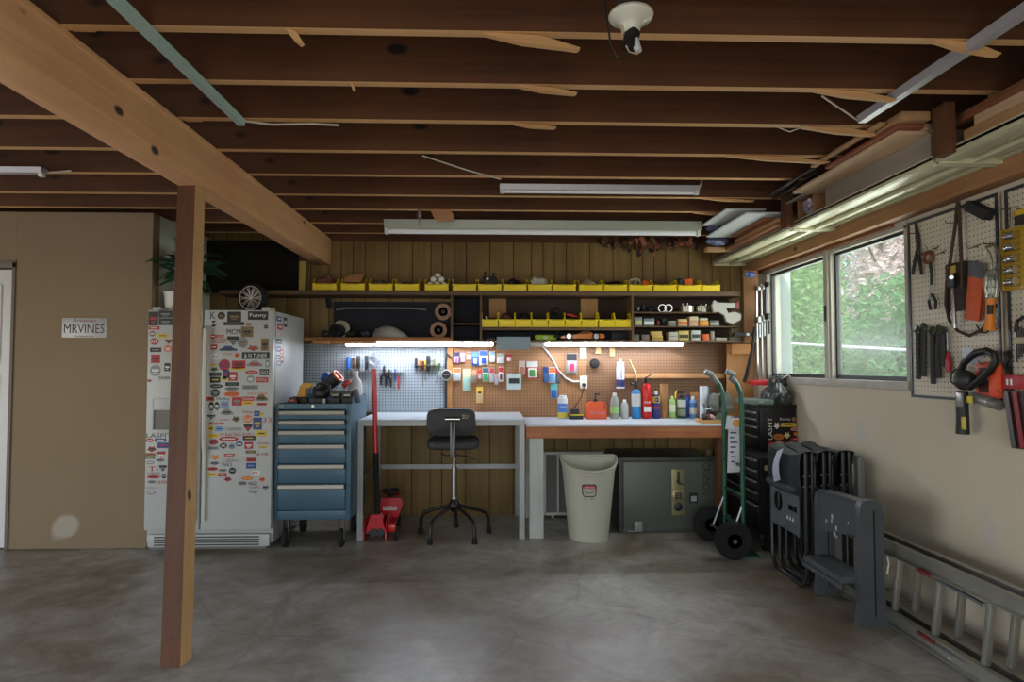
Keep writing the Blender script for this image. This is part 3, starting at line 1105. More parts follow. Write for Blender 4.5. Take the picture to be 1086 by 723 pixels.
# torn insulation along the top of the panelling
rr = random.Random(21)
b = B()
x0, x1 = P(634, 250, Y=5.66).x, P(738, 250, Y=5.66).x
for i in range(80):
    x = rr.uniform(x0, x1)
    z = ZJ - rr.uniform(.0, .05)
    l = rr.uniform(.015, .05) * (2.0 if .35 < (x - x0) / (x1 - x0) < .55 else 1)
    w = rr.uniform(.02, .05)
    y = rr.uniform(5.56, 5.70)
    ang = rr.uniform(-.8, .8)
    q0 = Vector((x, y, z)); q1 = q0 + Vector((math.sin(ang) * l, rr.uniform(-.02, .02), -l * .8)); q2 = q1 + Vector((rr.uniform(-.03, .03), rr.uniform(-.02, .02), -l * .4))
    for a, c in ((q0, q1), (q1, q2)):
        b.mi = rr.choice((0, 0, 1, 2))
        b.beam(a, c, w, .004, 0, (rr.uniform(-.5, .5), 1, .2))
tag(b.build('torn_insulation', [mat((92, 58, 34), .9, 0, .4), mat((150, 84, 62), .9, 0, .4), mat((40, 28, 20), .9)]), 'torn brown insulation scraps hanging above the panelling', 'insulation', kind='stuff')
# ---------------------------------------------------------------- shelf unit on the back wall
YS = 5.47            # front edge of the shelves
def pxb(px0, py0, px1, py1, Y):
    """world x0, x1, z0, z1 of a photo rectangle at depth Y"""
    a, c = P(px0, py0, Y=Y), P(px1, py1, Y=Y)
    return a.x, c.x, c.z, a.z


t = T('wall_shelf_unit', 'long dark wooden wall shelf unit with compartments above the pegboards', 'shelf unit', (0, 5.62, 1.5))
SHELF = t
ZT0, ZT1 = P(560, 313, Y=YS).z, P(560, 308.5, Y=YS).z
ZM0, ZM1 = P(590, 350, Y=YS).z, P(590, 347, Y=YS).z
ZL0, ZL1 = P(590, 363, Y=YS).z, P(590, 360.5, Y=YS).z
xL, xR = P(232, 310, Y=YS).x, P(786, 310, Y=YS).x
yb = YB - .002
B().box((xL, YS, ZT0), (xR, yb, ZT1), .003).build('top_board', M_SHELFW, t)
x480, x509, x671, x788 = [P(v, 330, Y=YS).x for v in (479, 510, 671, 788)]
B().box((x480, YS, ZL0), (x788, yb, ZL1), .003).build('bottom_board', M_SHELFW, t)
B().box((x509 + .01, YS, ZM0), (x671 - .01, yb, ZM1), .003).build('middle_board', M_SHELFW, t)
for x in (x480, x509, x671):
    B().box((x - .009, YS + .002, ZL1), (x + .009, yb, ZT0), .002).build('divider', M_SHELFW, t)
ZC = P(495, 343, Y=YS).z
B().box((x480 + .01, YS + .005, ZC - .008), (x509 - .01, yb, ZC + .004), .002).build('small_shelf', M_SHELFW, t)
ZU = P(700, 331, Y=YS).z
ZV = P(700, 346, Y=YS).z
for z in (ZU, ZV):
    B().box((x671 + .01, YS + .02, z - .006), (x788 - .02, yb, z + .006), .002).build('small_shelf', M_SHELFW, t)
M_NAVY = mat((38, 42, 54), .8, 0, .2)
x378 = P(354, 330, Y=yb).x
b = B()
b.box((x378, yb - .012, P(400, 357, Y=yb).z), (x480 - .012, yb, ZT0 - .03))
b.box((x480 + .012, yb - .012, ZL1), (x509 - .012, yb, ZT0))
b.box((x509 + .012, yb - .012, ZL1 + .001), (x671 - .012, yb, ZM0 - .001))
b.build('dark_backing', M_NAVY, t)
M_DKBACK = mat((58, 44, 34), .8, 0, .25)
b = B()
b.box((x509 + .012, yb - .010, ZM1), (x671 - .012, yb, ZT0))
b.box((x671 + .012, yb - .010, ZL1), (x788 - .01, yb, ZT0))
b.build('brown_backing', M_DKBACK, t)
for px0, px1 in ((519, 537), (616, 634)):
    a, c = P(px0, 318, Y=yb - .02).x, P(px1, 318, Y=yb - .02).x
    B().box((a, yb - .022, ZM1 + .10), (c, yb - .011, ZT0)).build('wood_cleat', M_PLY, t)
# left lower shelf of loose lumber
ZW = P(420, 357.5, Y=YS).z
xa, xb = P(318, 360, Y=YS).x, P(479, 360, Y=YS).x
B().box((xa, YS + .01, ZW - .028), (xb - .012, yb, ZW), .003).build('lower_board', wood((140, 90, 52), (186, 130, 80), 'X', .7), t)
for px0, px1 in ((332, 350), (352, 400)):
    a, c = P(px0, 362, Y=YS).x, P(px1, 362, Y=YS).x
    B().box((a, YS - .02, ZW - .058), (c, YS + .03, ZW - .029), .003).build('wood_strip', wood((168, 112, 66), (206, 150, 96), 'X', .7), t)
# bracket at left and vertical post
x318, x325 = P(317, 290, Y=5.6).x, P(323.5, 290, Y=5.6).x
B().box((x318, 5.60, ZT1), (x325, 5.64, P(320, 277, Y=5.6).z), .002).build('upright_strip', wood((172, 150, 76), (196, 172, 96), 'Z', .6), t)
# plywood end panel and the cabinet side on the right
xe0, xe1 = P(786, 300, Y=YS).x, P(803, 300, Y=YS).x
tag(B().box((xe0 + .01, YS - .03, ZL0 - .005), (xe1 - .005, YS - .012, P(790, 287, Y=YS).z), .003).build('plywood_sheet', wood((112, 74, 42), (144, 100, 60), 'Z', .65, 0, .6)), 'upright plywood panel closing the right end of the shelf unit', 'panel')
# black sheet hung over the top left of the wall
a, c = P(190, 240, Y=5.7), P(317, 240, Y=5.7)
tag(B().box((a.x, 5.70, ZT1 + .004), (c.x, 5.715, ZJ - .03), .004).build('black_sheet', mat((14, 13, 12), .9)), 'black panel standing on the shelf above the white fridge', 'panel')

# ---------------------------------------------------------------- yellow bins
def make_bin(w, d, h, lip):
    """open-fronted stacking bin, front bottom centre at the origin, back along +Y"""
    r = bpy.data.objects.new('parts_bin', None)
    COL.objects.link(r)
    r.empty_display_size = .05
    th = .004
    b = B()
    b.box((-w / 2 + .006, 0, 0), (w / 2 - .006, d, th))
    side = [(0, 0), (d, 0), (d, h), (d * .28, h), (0, lip)]
    for s in (-1, 1):
        b.prism(side, (s * (w / 2 - th * .5) - th / 2, 0, 0), (0, 1, 0), (0, 0, 1), (1, 0, 0), 0, th)
        b.box((s * w / 2 - .005, d * .26, h - .012), (s * w / 2 + .005, d, h), .002)
    b.box((-w / 2, d - th, 0), (w / 2, d, h * .62))
    b.prism([(-w / 2 + .004, 0), (w / 2 - .004, 0), (w / 2, lip), (-w / 2, lip)], (0, 0, 0), (1, 0, 0), (0, 0, 1), (0, 1, 0), 0, th)
    b.box((-w / 2 - .002, -.006, lip - .010), (w / 2 + .002, .003, lip), .002)
    b.build('tray', YELLOW, r)
    m = B()
    rr = random.Random(int(w * 1000))
    x = -w * .3
    while x < w * .3:
        l = rr.uniform(.008, .02)
        m.box((x, -.0075, lip - .007), (x + l, -.006, lip - .003))
        x += l + .006
    m.build('handwriting', mat((70, 62, 20), .6), r)
    return r


top_px = [(331, 357), (360, 388), (390, 417), (418, 445), (448, 478), (479, 506), (507, 532), (533, 559), (560, 585), (586, 611), (613, 640), (640, 666), (667, 692), (693, 718), (719, 744), (745, 764)]
low_px = [(511, 528), (529, 546), (547, 563), (564.5, 581), (582, 599), (600, 616), (617, 634), (635.5, 652), (653, 669)]
top_lab = ['holding a reddish brown cloth', 'holding a folded paper bag', 'holding sanding pads', 'holding small dark bits', 'holding white light bulbs', 'empty, right of the light bulbs', 'holding a black tool', 'holding black cords',
           'holding clear plastic bags', 'empty, right of the clear bags', 'holding loose small packets', 'with a black strap on top', 'holding clear hoses', 'empty, right of the hoses', 'holding an orange box', 'narrowest, at the right end of the row']
low_lab = ['holding a blue and white pen', 'holding red and dark bits', 'holding dark round parts', 'empty, fourth from the left', 'heaped with a black cord', 'holding a red tool', 'empty, under the right wood cleat', 'empty, second from the right', 'empty, at the right end of the row']
YBIN = YS + .015
big = make_bin(.2, .2, .104, .058)
small = make_bin(.138, .17, .128, .068)
BT, BL = [], []
for i, (p, lab) in enumerate(zip(top_px, top_lab)):
    q = P((p[0] + p[1]) / 2, 311, Y=YBIN)
    loc = (q.x, YBIN, ZT1 + .0005)
    o = big if i == 0 else copy_tree(big)
    o.location = Vector(loc)
    if i == 15:
        o.scale = (.76, 1, 1)
    tag(o, 'yellow plastic bin on the top shelf, ' + lab, 'bin', 'yellow bins on the top shelf')
    BT.append(o.location)
for i, (p, lab) in enumerate(zip(low_px, low_lab)):
    q = P((p[0] + p[1]) / 2, 348, Y=YBIN)
    o = small if i == 0 else copy_tree(small)
    o.location = Vector((q.x, YBIN, ZM1 + .0005))
    tag(o, 'small yellow bin in the lower row, ' + lab, 'bin', 'small yellow bins in the lower row')
    BL.append(o.location)


def inbin(i, r, m, name, label, cat, seed, row=None, dz=0.0, n=3, jit=.3):
    c = (row or BT)[i]
    base = .005
    o = crumple((c.x, c.y + .10, c.z + base + r[2] * 1.05 + dz), r, seed, n, jit).build(name, m)
    zmin = min((v.co.z for v in o.data.vertices))
    o.location.z = c.z + base + dz
    return tag(o, label, cat)


inbin(0, (.075, .06, .062), mat((120, 76, 66), .9, 0, .3), 'cloth', 'reddish brown cloth in the leftmost yellow bin', 'cloth', 31)
inbin(2, (.07, .06, .05), mat((104, 92, 80), .8, 0, .3), 'sanding_pad', 'grey brown sanding pads in the third yellow bin', 'pads', 32)
inbin(3, (.06, .06, .035), mat((70, 60, 44), .7, .2, .4), 'hardware_bits', 'small dark bits in the fourth yellow bin from the left', 'hardware', 33, n=4)
inbin(7, (.07, .06, .048), BLACKP, 'cable_tangle', 'tangled black cords in a yellow bin on the top shelf', 'cords', 34, n=4)
inbin(8, (.07, .06, .055), mat((190, 190, 176), .3, 0, .4, 30), 'plastic_bag', 'crumpled clear plastic bags in a yellow bin on the top shelf', 'bag', 35, n=5)
inbin(10, (.065, .05, .05), mat((178, 160, 130), .4, 0, .4, 30), 'small_packet', 'loose pale packets in a yellow bin near the middle of the top shelf', 'packets', 36, n=5)
inbin(11, (.075, .055, .058), BLACKP, 'black_strap', 'black folded strap in a yellow bin on the top shelf', 'strap', 37, n=3, jit=.12)
inbin(1, (.07, .06, .045), mat((60, 48, 36), .9), 'rag', 'dark rag under the paper bag in the second yellow bin', 'rag', 38)
c = BT[1]
b = B()
b.prism([(-.09, 0), (.06, -.01), (.075, .055), (.03, .065), (-.07, .05)], (c.x, c.y + .05, c.z + .085), (1, 0, .05), (0, .35, .95), (0, 1, -.3), 0, .02)
tag(b.build('paper_bag', CARD), 'folded brown paper bag standing in the second yellow bin', 'paper bag')
# light bulbs
c = BT[4]
def bulb(p, label):
    t = T('light_bulb', label, 'light bulb', p, 'white light bulbs in the yellow bin')
    B().lathe([(0, .03), (.016, .027), (.026, .012), (.028, 0), (.024, -.016), (.014, -.032), (.012, -.036)], p, (0.1, -1, .15), 14).build('globe', mat((232, 228, 214), .25, 0, .02), t)
    q = Vector(p) + Vector((-.0036, .036, -.0054))
    B().cyl(q, q + Vector((-.002, .022, -.003)), .012, seg=10).build('screw_base', STEEL, t)
bl = ['leftmost in the front row', 'middle of the front row', 'rightmost in the front row', 'left of the back row', 'right of the back row', 'topmost on the heap']
for i, (dx, dy, dz) in enumerate(((-.062, .05, .055), (0, .05, .058), (.062, .05, .055), (-.032, .07, .105), (.034, .07, .103), (0.0, .11, .14))):
    bulb((c.x + dx, c.y + dy, c.z + dz), 'white light bulb in the yellow bin, ' + bl[i])
# black tool standing in bin 7
c = BT[6]
t = T('black_tool', 'black battery charger tool sticking out of a yellow bin on the top shelf', 'tool', (c.x, c.y + .09, c.z + .005))
b = B()
b.box((c.x - .06, c.y + .05, c.z + .006), (c.x + .06, c.y + .14, c.z + .13), .012)
b.box((c.x - .05, c.y + .06, c.z + .13), (c.x - .03, c.y + .12, c.z + .175), .006)
b.box((c.x + .02, c.y + .06, c.z + .13), (c.x + .045, c.y + .12, c.z + .165), .006)
b.build('housing', BLACKP, t)
B().box((c.x - .03, c.y + .048, c.z + .10), (c.x - .01, c.y + .05, c.z + .12)).build('label', WHITEP, t)
# clear hoses and orange piece in bin 13
c = BT[12]
b = B()
for k, (dx, rr_) in enumerate(((-.05, .032), (-.02, .04), (0.0, .028))):
    b.torus((c.x + dx, c.y + .08 + .02 * k, c.z + .085), rr_, .005, (.4, 1, .2), 18, 6)
tag(b.build('clear_hose', mat((190, 196, 180), .25)), 'coiled clear hoses in a yellow bin on the top shelf', 'hose')
tag(B().rbox((c.x + .055, c.y + .09, c.z + .055), (.06, .08, .09), (0, .3, 0), .01).build('orange_grip', ORANGE), 'orange grip beside the clear hoses in the yellow bin', 'grip')
c = BT[14]
tag(B().rbox((c.x + .01, c.y + .09, c.z + .065), (.075, .07, .11), (0, -.12, 0), .006).build('small_box', ORANGE), 'orange box in the second yellow bin from the right, top shelf', 'box')
tag(B().rbox((c.x - .062, c.y + .09, c.z + .066), (.04, .08, .12), (0, .1, 0), .014).build('dark_grip', mat((42, 40, 52), .6)), 'dark grip left of the orange box in the bin', 'grip')
# lower row contents
c = BL[0]
t = T('pen', 'blue and white pen leaning in the first small yellow bin', 'pen', (c.x, c.y + .02, c.z + .006))
B().cyl((c.x - .03, c.y + .035, c.z + .095), (c.x - .018, c.y + .02, c.z + .03), .008).build('barrel', WHITEP, t)
B().cyl((c.x - .018, c.y + .02, c.z + .03), (c.x - .012, c.y + .013, c.z + .006), .009).build('cap', BLUE, t)
def inlow(i, r, m, name, label, cat, seed, n=4):
    c = BL[i]
    o = crumple((c.x, c.y + .09, c.z + .06), r, seed, n).build(name, m)
    o.location.z = c.z + .005
    return tag(o, label, cat)
inlow(1, (.05, .05, .06), mat((96, 58, 48), .6, .1, .5, 40), 'hardware_bits', 'red and dark bits in the second small yellow bin', 'hardware', 41)
inlow(2, (.05, .05, .055), DKSTEEL, 'round_parts', 'dark round parts in the third small yellow bin', 'parts', 42)
inlow(5, (.045, .045, .045), mat((150, 120, 90), .6, 0, .4), 'packet', 'pale packet under the red tool in a small yellow bin', 'packet', 44)
c = BL[5]
tag(B().beam((c.x - .05, c.y + .05, c.z + .115), (c.x + .045, c.y + .07, c.z + .095), .018, .018, .004).build('red_tool', RED), 'red tool lying in the sixth small yellow bin', 'tool')
c = BL[4]
rr = random.Random(45)
pts = [Vector((c.x + rr.uniform(-.055, .055), c.y + rr.uniform(.0, .12), c.z + .03 + .15 * math.sin(k / 36 * PI) * rr.uniform(.6, 1))) for k in range(60)]
tag(B().tube(pts, .008, 6).build('looped_cable', BLACKR), 'tangled black cord heaped over the fifth small yellow bin', 'cord')

# ---------------------------------------------------------------- things in the left bay
M_DKROLL = mat((34, 34, 38), .6, .2)
q = P(357, 341, Y=5.5)
t = T('duct_pipe', 'short black duct pipe lying end-on with a pale ring behind', 'pipe', (q.x, 5.58, ZW + .001))
r = .062
b = B()
b.lathe([(.044, -.0), (.056, 0), (.056, .16), (.044, .16), (.044, 0)], (q.x - .01, 5.50, ZW + .001 + .056), (0.25, 1, 0), 24)
b.build('pipe', M_DKROLL, t)
b = B()
b.lathe([(.058, .07), (.072, .07), (.072, .10), (.058, .10), (.058, .07)], (q.x - .0, 5.50, ZW + .001 + .073), (0.25, 1, 0), 24)
b.build('pale_ring', mat((206, 202, 176), .5), t)
q = P(411, 346, Y=5.5)
t = T('mirror_cover', 'silver grey wing mirror cover on the lower left shelf', 'mirror cover', (q.x, 5.6, ZW + .001))
b = B()
def mf(u, v):
    a = u * PI
    s = math.sin(a)
    x = -.16 + .32 * u
    z = (.135 * s ** .6 * (1 - .45 * u)) * math.sin(v * PI / 2 + .02)
    y = .11 * math.cos(v * PI / 2) * s ** .7
    return Vector((q.x + x, 5.6 - y + .04, ZW + .002 + z))
b.grid(mf, 14, 8)
b.build('shell', mat((190, 188, 184), .35, .1), t)
b = B()
b.tube([(q.x - .12, 5.62, ZW + .08), (q.x - .06, 5.53, ZW + .02), (q.x + .0, 5.5, ZW + .006), (q.x + .1, 5.54, ZW + .03)], .007, 6)
b.build('rim', mat((200, 200, 202), .3, .3), t)
q = P(395, 326, Y=5.7)
a, c = P(356, 327, Y=5.7), P(452, 327, Y=5.7)
t = T('wiper_arm', 'long grey wiper blade hung across the dark backing', 'wiper', (q.x, 5.73, P(400, 327, Y=5.7).z))
z = P(400, 327, Y=5.7).z
B().tube([(a.x, 5.72, z - .01), (a.x + .1, 5.72, z + .004), (c.x - .12, 5.72, z + .004), (c.x, 5.72, z - .008)], .008, 8).build('blade', mat((150, 152, 146), .4, .3), t)
for k in range(5):
    x = a.x + .12 + k * .14
    B().box((x, 5.715, z - .014), (x + .012, 5.7655, z + .01)).build('clip', DKSTEEL, t)
for i, (px, py, lab) in enumerate(((470, 330.5, 'upper round tan roll hung at the end of the left bay'), (465, 350, 'lower round tan roll hung at the end of the left bay'))):
    q = P(px, py, Y=5.62)
    t = T('tape_roll', lab, 'roll', (q.x, 5.65, q.z - .08), 'tape rolls in the left bay')
    b = B()
    b.lathe([(.04, 0), (.072, 0), (.072, .05), (.04, .05), (.04, 0)], (q.x, 5.62, q.z), (0, 1, 0), 26)
    b.build('roll', mat((176, 136, 112), .6, 0, .1), t)
    B().lathe([(.022, .006), (.039, .006), (.039, .044), (.022, .044), (.022, .006)], (q.x, 5.62, q.z), (0, 1, 0), 22).build('core', BLACKP, t)
    B().cyl((q.x, 5.612, q.z + .0), (q.x, YB - .0145, q.z + .0), .018, seg=10).build('peg', DKSTEEL, t)
rr = random.Random(9)
for i, (px, lab) in enumerate(((344, 'grey plastic clamp beside the duct pipe'), (372, 'black clip right of the pale ring'), (385, 'dark blue grey part in front of the mirror cover'))):
    q = P(px, 352, Y=5.5)
    o = crumple((q.x, 5.52, ZW + .03), (.045, .03, .028), 50 + i, 3, .25).build(['clamp', 'clip', 'spare_housing'][i], mat(((40, 40, 42), (26, 26, 28), (52, 60, 74))[i], .5))
    o.location.z = ZW + .001
    tag(o, lab, 'spare part')
q = P(345, 318, Y=5.52)
tag(B().beam((q.x + .02, 5.52, ZT0 - .002), (q.x + .03, 5.55, ZT0 - .11), .05, .02, .006).build('hanging_bracket', BLACKP), 'black bracket hanging under the top shelf above the duct pipe', 'bracket')

# ---------------------------------------------------------------- bottom compartment: toy cars, phone
def toy_car(px0, px1, pyb, m, label, name, low=True):
    a, c = P(px0, pyb, Y=YS + .06), P(px1, pyb, Y=YS + .06)
    L = c.x - a.x
    t = T(name, label, 'toy car', ((a.x + c.x) / 2, YS + .06, ZL1 + .0005))
    z = ZL1 + .001
    r = L * .085
    prof = [(0, .45), (.02, .75), (.10, 1.0), (.28, 1.12), (.40, 1.25), (.50, 1.75), (.64, 1.8), (.72, 1.45), (.90, 1.35), (.985, 1.2), (1, .55), (.9, .35), (.1, .35)]
    y0 = YS + .03
    b = B()
    b.prism([(a.x + L * u, z + r * v * 1.25) for u, v in prof], (0, 0, 0), (1, 0, 0), (0, 0, 1), (0, 1, 0), y0, y0 + L * .38)
    b.build('body', m, t)
    b = B()
    b.prism([(a.x + L * u, z + r * v * 1.25) for u, v in ((.43, 1.3), (.51, 1.66), (.63, 1.7), (.69, 1.42))], (0, 0, 0), (1, 0, 0), (0, 0, 1), (0, 1, 0), y0 - .001, y0 + L * .38 + .001)
    b.build('side_window', mat((30, 32, 36), .1), t)
    for u in (.19, .8):
        for y, s in ((y0, -1), (y0 + L * .38, 1)):
            w = B()
            w.cyl((a.x + L * u, y - s * .004, z + r), (a.x + L * u, y + s * .008, z + r), r, seg=18)
            wo = w.build('wheel', BLACKR, t)
            h = B()
            h.cyl((a.x + L * u, y + s * .008, z + r), (a.x + L * u, y + s * .0095, z + r), r * .68, seg=12)
            h.build('hubcap', CHROME, wo)
toy_car(594, 641, 360, mat((206, 112, 26), .25, 0, .04, coat=.6), 'orange model sports car under the lower row of bins', 'model_car')
q = P(578, 357, Y=5.55)
t = T('green_case', 'bright green tool case on the bottom board beside the model car', 'case', (q.x, 5.55, ZL1))
x0, x1, z0, z1 = pxb(567, 355, 591, 360.5, 5.52)
B().box((x0, 5.52, ZL1 + .001), (x1, 5.60, ZL1 + .048), .012).build('case', mat((152, 190, 40), .4), t)
B().box((x0 + .075, 5.517, ZL1 + .012), (x0 + .11, 5.52, ZL1 + .036), .001).build('clasp', mat((180, 190, 170), .3), t)
x0, x1, z0, z1 = pxb(648, 351, 668, 361, 5.72)
b = B().box((x0, 5.70, ZL1 + .001), (x1, 5.715, ZL1 + .085), .004)
t = tag(b.build('dark_box', mat((44, 50, 62), .5)), 'dark flat box with pale lettering right of the model car', 'box')
x0, x1, z0, z1 = pxb(516, 358, 525, 360, 5.5)
tag(B().tube([(x0, 5.5, ZL1 + .012), (x1, 5.5, ZL1 + .010)], [.006, .011], 8).build('screwdriver_tip', STEEL), 'small steel punch on the bottom board left of the green case', 'punch')

# ---------------------------------------------------------------- right bay: tins, boxes, sockets
def small_box(name, label, px0, px1, z0, h, m, y=None, d=.09, group='boxes in the right bay', stripe=None, cat='box'):
    y = YS + .04 if y is None else y
    a, c = P(px0, 340, Y=y).x, P(px1, 340, Y=y).x
    t = T(name, label, cat, ((a + c) / 2, y + d / 2, z0), group)
    B().box((a, y, z0 + .0005), (c, y + d, z0 + h), .003).build('carton', m, t)
    if stripe:
        B().box((a + .004, y - .001, z0 + h * .25), (c - .004, y, z0 + h * .6)).build('printed_label', stripe, t)
    return t
zU, zV, zLb = ZU + .006, ZV + .006, ZL1
for i, (px0, px1, lab) in enumerate(((721, 736, 'left shiny tin of driver bits on the upper small shelf'), (738.5, 753, 'right shiny tin of driver bits on the upper small shelf'))):
    a, c = P(px0, 325, Y=YS + .09).x, P(px1, 325, Y=YS + .09).x
    cx, R = (a + c) / 2, (c - a) / 2
    t = T('tool_tin', lab, 'tin', (cx, YS + .1, zU), 'shiny tins in the right bay')
    B().lathe([(0, .001), (R, .001), (R, .055), (R * .93, .055), (R * .93, .006), (0, .006)], (cx, YS + .1, zU), (0, 0, 1), 22).build('tin', mat((196, 196, 180), .25, .8, .06), t)
    rr = random.Random(60 + i)
    for k in range(5):
        x, y = cx + rr.uniform(-.6, .6) * R, YS + .1 + rr.uniform(-.5, .5) * R
        B().cyl((x, y, zU + .008), (x + rr.uniform(-.01, .01), y, zU + rr.uniform(.07, .085)), .007, seg=8).build('bit', CHROME if k % 2 else DKSTEEL, t)
rr = random.Random(70)
for k in range(6):
    px = 676 + k * 6.6
    q = P(px, 326, Y=YS + .1)
    if k in (4, 5):
        b = B().torus((q.x, YS + .1, zU + .037), .032, .005, (0.3, 1, 0.1), 20, 6)
        o = b.build('metal_ring', CHROME)
        o.location.z = zU + .0005
        tag(o, 'chrome ring standing on the upper small shelf, ' + ('left one' if k == 4 else 'right one'), 'ring')
    else:
        o = crumple((q.x, YS + .1, zU + .03), (.026, .03, .03), 70 + k, 2, .25).build('socket_adapter', DKSTEEL if k else STEEL)
        o.location.z = zU + .0005
        tag(o, 'dark metal fitting on the upper small shelf, %s from the left' % ORD[k], 'fitting')
# hanging grey plastic machine part at the right of the upper small shelf
q = P(770, 326, Y=YS + .03)
t = T('plastic_spray_gun', 'grey white plastic sprayer part with a dark red end hanging over the shelf edge', 'sprayer', (q.x, YS + .0, zV))
x0, x1, z0, z1 = pxb(754, 318, 785, 344, YS)
W = x1 - x0; Hh = z1 - z0
b = B()
b.prism([(0, .78), (.08, .98), (.2, .88), (.8, .86), (.8, .66), (.48, .66), (.55, .45), (.78, .5), (1, .4), (.98, .18), (.7, .02), (.5, .1), (.42, .36), (.22, .5), (.05, .48)], (x0, 0, z0), (W, 0, 0), (0, 0, Hh), (0, 1, 0), YS - .03, YS + .012)
b.build('shell', mat((176, 174, 166), .5, 0, .08), t)
B().box((x0 + W * .8, YS - .032, z0 + Hh * .62), (x0 + W * .93, YS + .012, z0 + Hh * .92), .004).build('red_end', mat((126, 34, 30), .5), t)
# middle small shelf
small_box('socket_set', 'grey socket set case on the middle small shelf at its left', 673, 681, zV, .075, mat((150, 160, 160), .35, .3, .4, 40), stripe=mat((206, 200, 120), .4))
small_box('parts_case', 'blue grey parts case with a clear lid on the middle small shelf', 683, 694, zV, .065, mat((130, 150, 160), .3, .2, .4, 40), stripe=WHITEP)
o = crumple((P(697.5, 337, Y=YS + .08).x, YS + .08, zV + .03), (.024, .03, .036), 81, 2, .2).build('red_cloth', mat((120, 60, 60), .8)); o.location.z = zV + .0005; tag(o, 'dull red cloth on the middle small shelf', 'cloth')
o = crumple((P(704, 337, Y=YS + .08).x, YS + .08, zV + .03), (.026, .03, .034), 82, 3, .3).build('dark_fitting', mat((34, 44, 46), .5)); o.location.z = zV + .0005; tag(o, 'dark green black fitting right of the dull red cloth', 'fitting')
small_box('grey_box', 'grey box on the middle small shelf left of the tan and orange box', 708.5, 717, zV, .045, mat((140, 140, 132), .5), stripe=mat((90, 94, 96), .5))
small_box('tan_box', 'tan and orange box on the middle small shelf', 719.5, 729, zV, .06, mat((206, 184, 130), .6), stripe=ORANGE)
small_box('pale_box', 'tall pale box with a pinkish face on the middle small shelf', 731.5, 740.5, zV, .082, mat((206, 186, 160), .6), stripe=mat((200, 150, 120), .6))
small_box('orange_box', 'orange yellow box under a white packet on the middle small shelf', 742, 751.5, zV, .045, mat((222, 150, 40), .5))
x0 = P(742, 340, Y=YS + .05).x; x1 = P(751, 340, Y=YS + .05).x
tag(B().rbox(((x0 + x1) / 2, YS + .085, zV + .0585), (x1 - x0, .06, .024), (0, .0, .1), .008).build('white_packet', mat((206, 206, 190), .4)), 'white packet lying on the orange yellow box', 'packet')
small_box('clear_case', 'grey translucent case right of the orange yellow box', 753, 763, zV, .05, mat((112, 116, 112), .2, .2), stripe=mat((180, 184, 176), .4))
# bottom board
small_box('grey_tray', 'small grey tray on the bottom board at the divider', 672, 678, zLb, .05, mat((112, 104, 96), .5))
small_box('red_grey_tray', 'reddish grey tray second from the divider', 680.5, 688.5, zLb, .05, mat((124, 106, 100), .5))
small_box('yellow_carton', 'yellow carton on the bottom board', 692, 703, zLb, .042, mat((206, 176, 92), .6), stripe=mat((170, 140, 60), .6))
x0, x1 = P(690.5, 340, Y=YS + .045).x, P(702, 340, Y=YS + .045).x
tag(B().box((x0, YS + .045, zLb + .0425), (x1, YS + .12, zLb + .078), .003).build('yellow_carton', mat((210, 178, 104), .6)), 'yellow carton stacked on another yellow carton', 'box', 'boxes in the right bay')
for i, z in enumerate((zLb, zLb + .037)):
    small_box('white_carton', ['white flat carton lying on the bottom board', 'white flat carton stacked on the other white carton'][i], 709, 719, z, .035, mat((190, 188, 180), .6))
small_box('tan_carton', 'tall tan carton beside the white flat cartons', 719.8, 730.5, zLb, .082, mat((206, 186, 110), .6), stripe=mat((70, 64, 40), .6))
small_box('white_hinge_box', 'white and black box on the bottom board left of the orange box', 733.5, 742.5, zLb, .086, mat((196, 202, 196), .5), stripe=mat((40, 48, 46), .5))
small_box('orange_carton', 'small orange box on the bottom board', 745.5, 752, zLb, .055, ORANGE)
small_box('metal_bracket', 'grey metal bracket right of the small orange box', 753.2, 757.5, zLb, .08, mat((120, 116, 104), .4, .4), cat='bracket')
small_box('flat_pad', 'flat grey white pad on the bottom board', 759, 771, zLb, .024, mat((180, 178, 168), .5), cat='pad')
small_box('grey_carton', 'grey carton at the right end of the bottom board', 773, 786, zLb, .026, mat((120, 116, 108), .5))
x0, x1 = P(773, 350, Y=YS + .04).x, P(799, 350, Y=YS + .04).x
t = T('black_level', 'black spirit level with a pale vial across the right end of the shelf', 'level', ((x0 + x1) / 2, YS - .04, zLb + .03))
B().box((x0, YS - .075, zLb + .032), (x1, YS - .035, zLb + .062), .004).build('body', BLACKP, t)
B().box((x0 + (x1 - x0) * .50, YS - .077, zLb + .036), (x0 + (x1 - x0) * .62, YS - .075, zLb + .058)).build('vial', mat((190, 205, 206), .2), t)

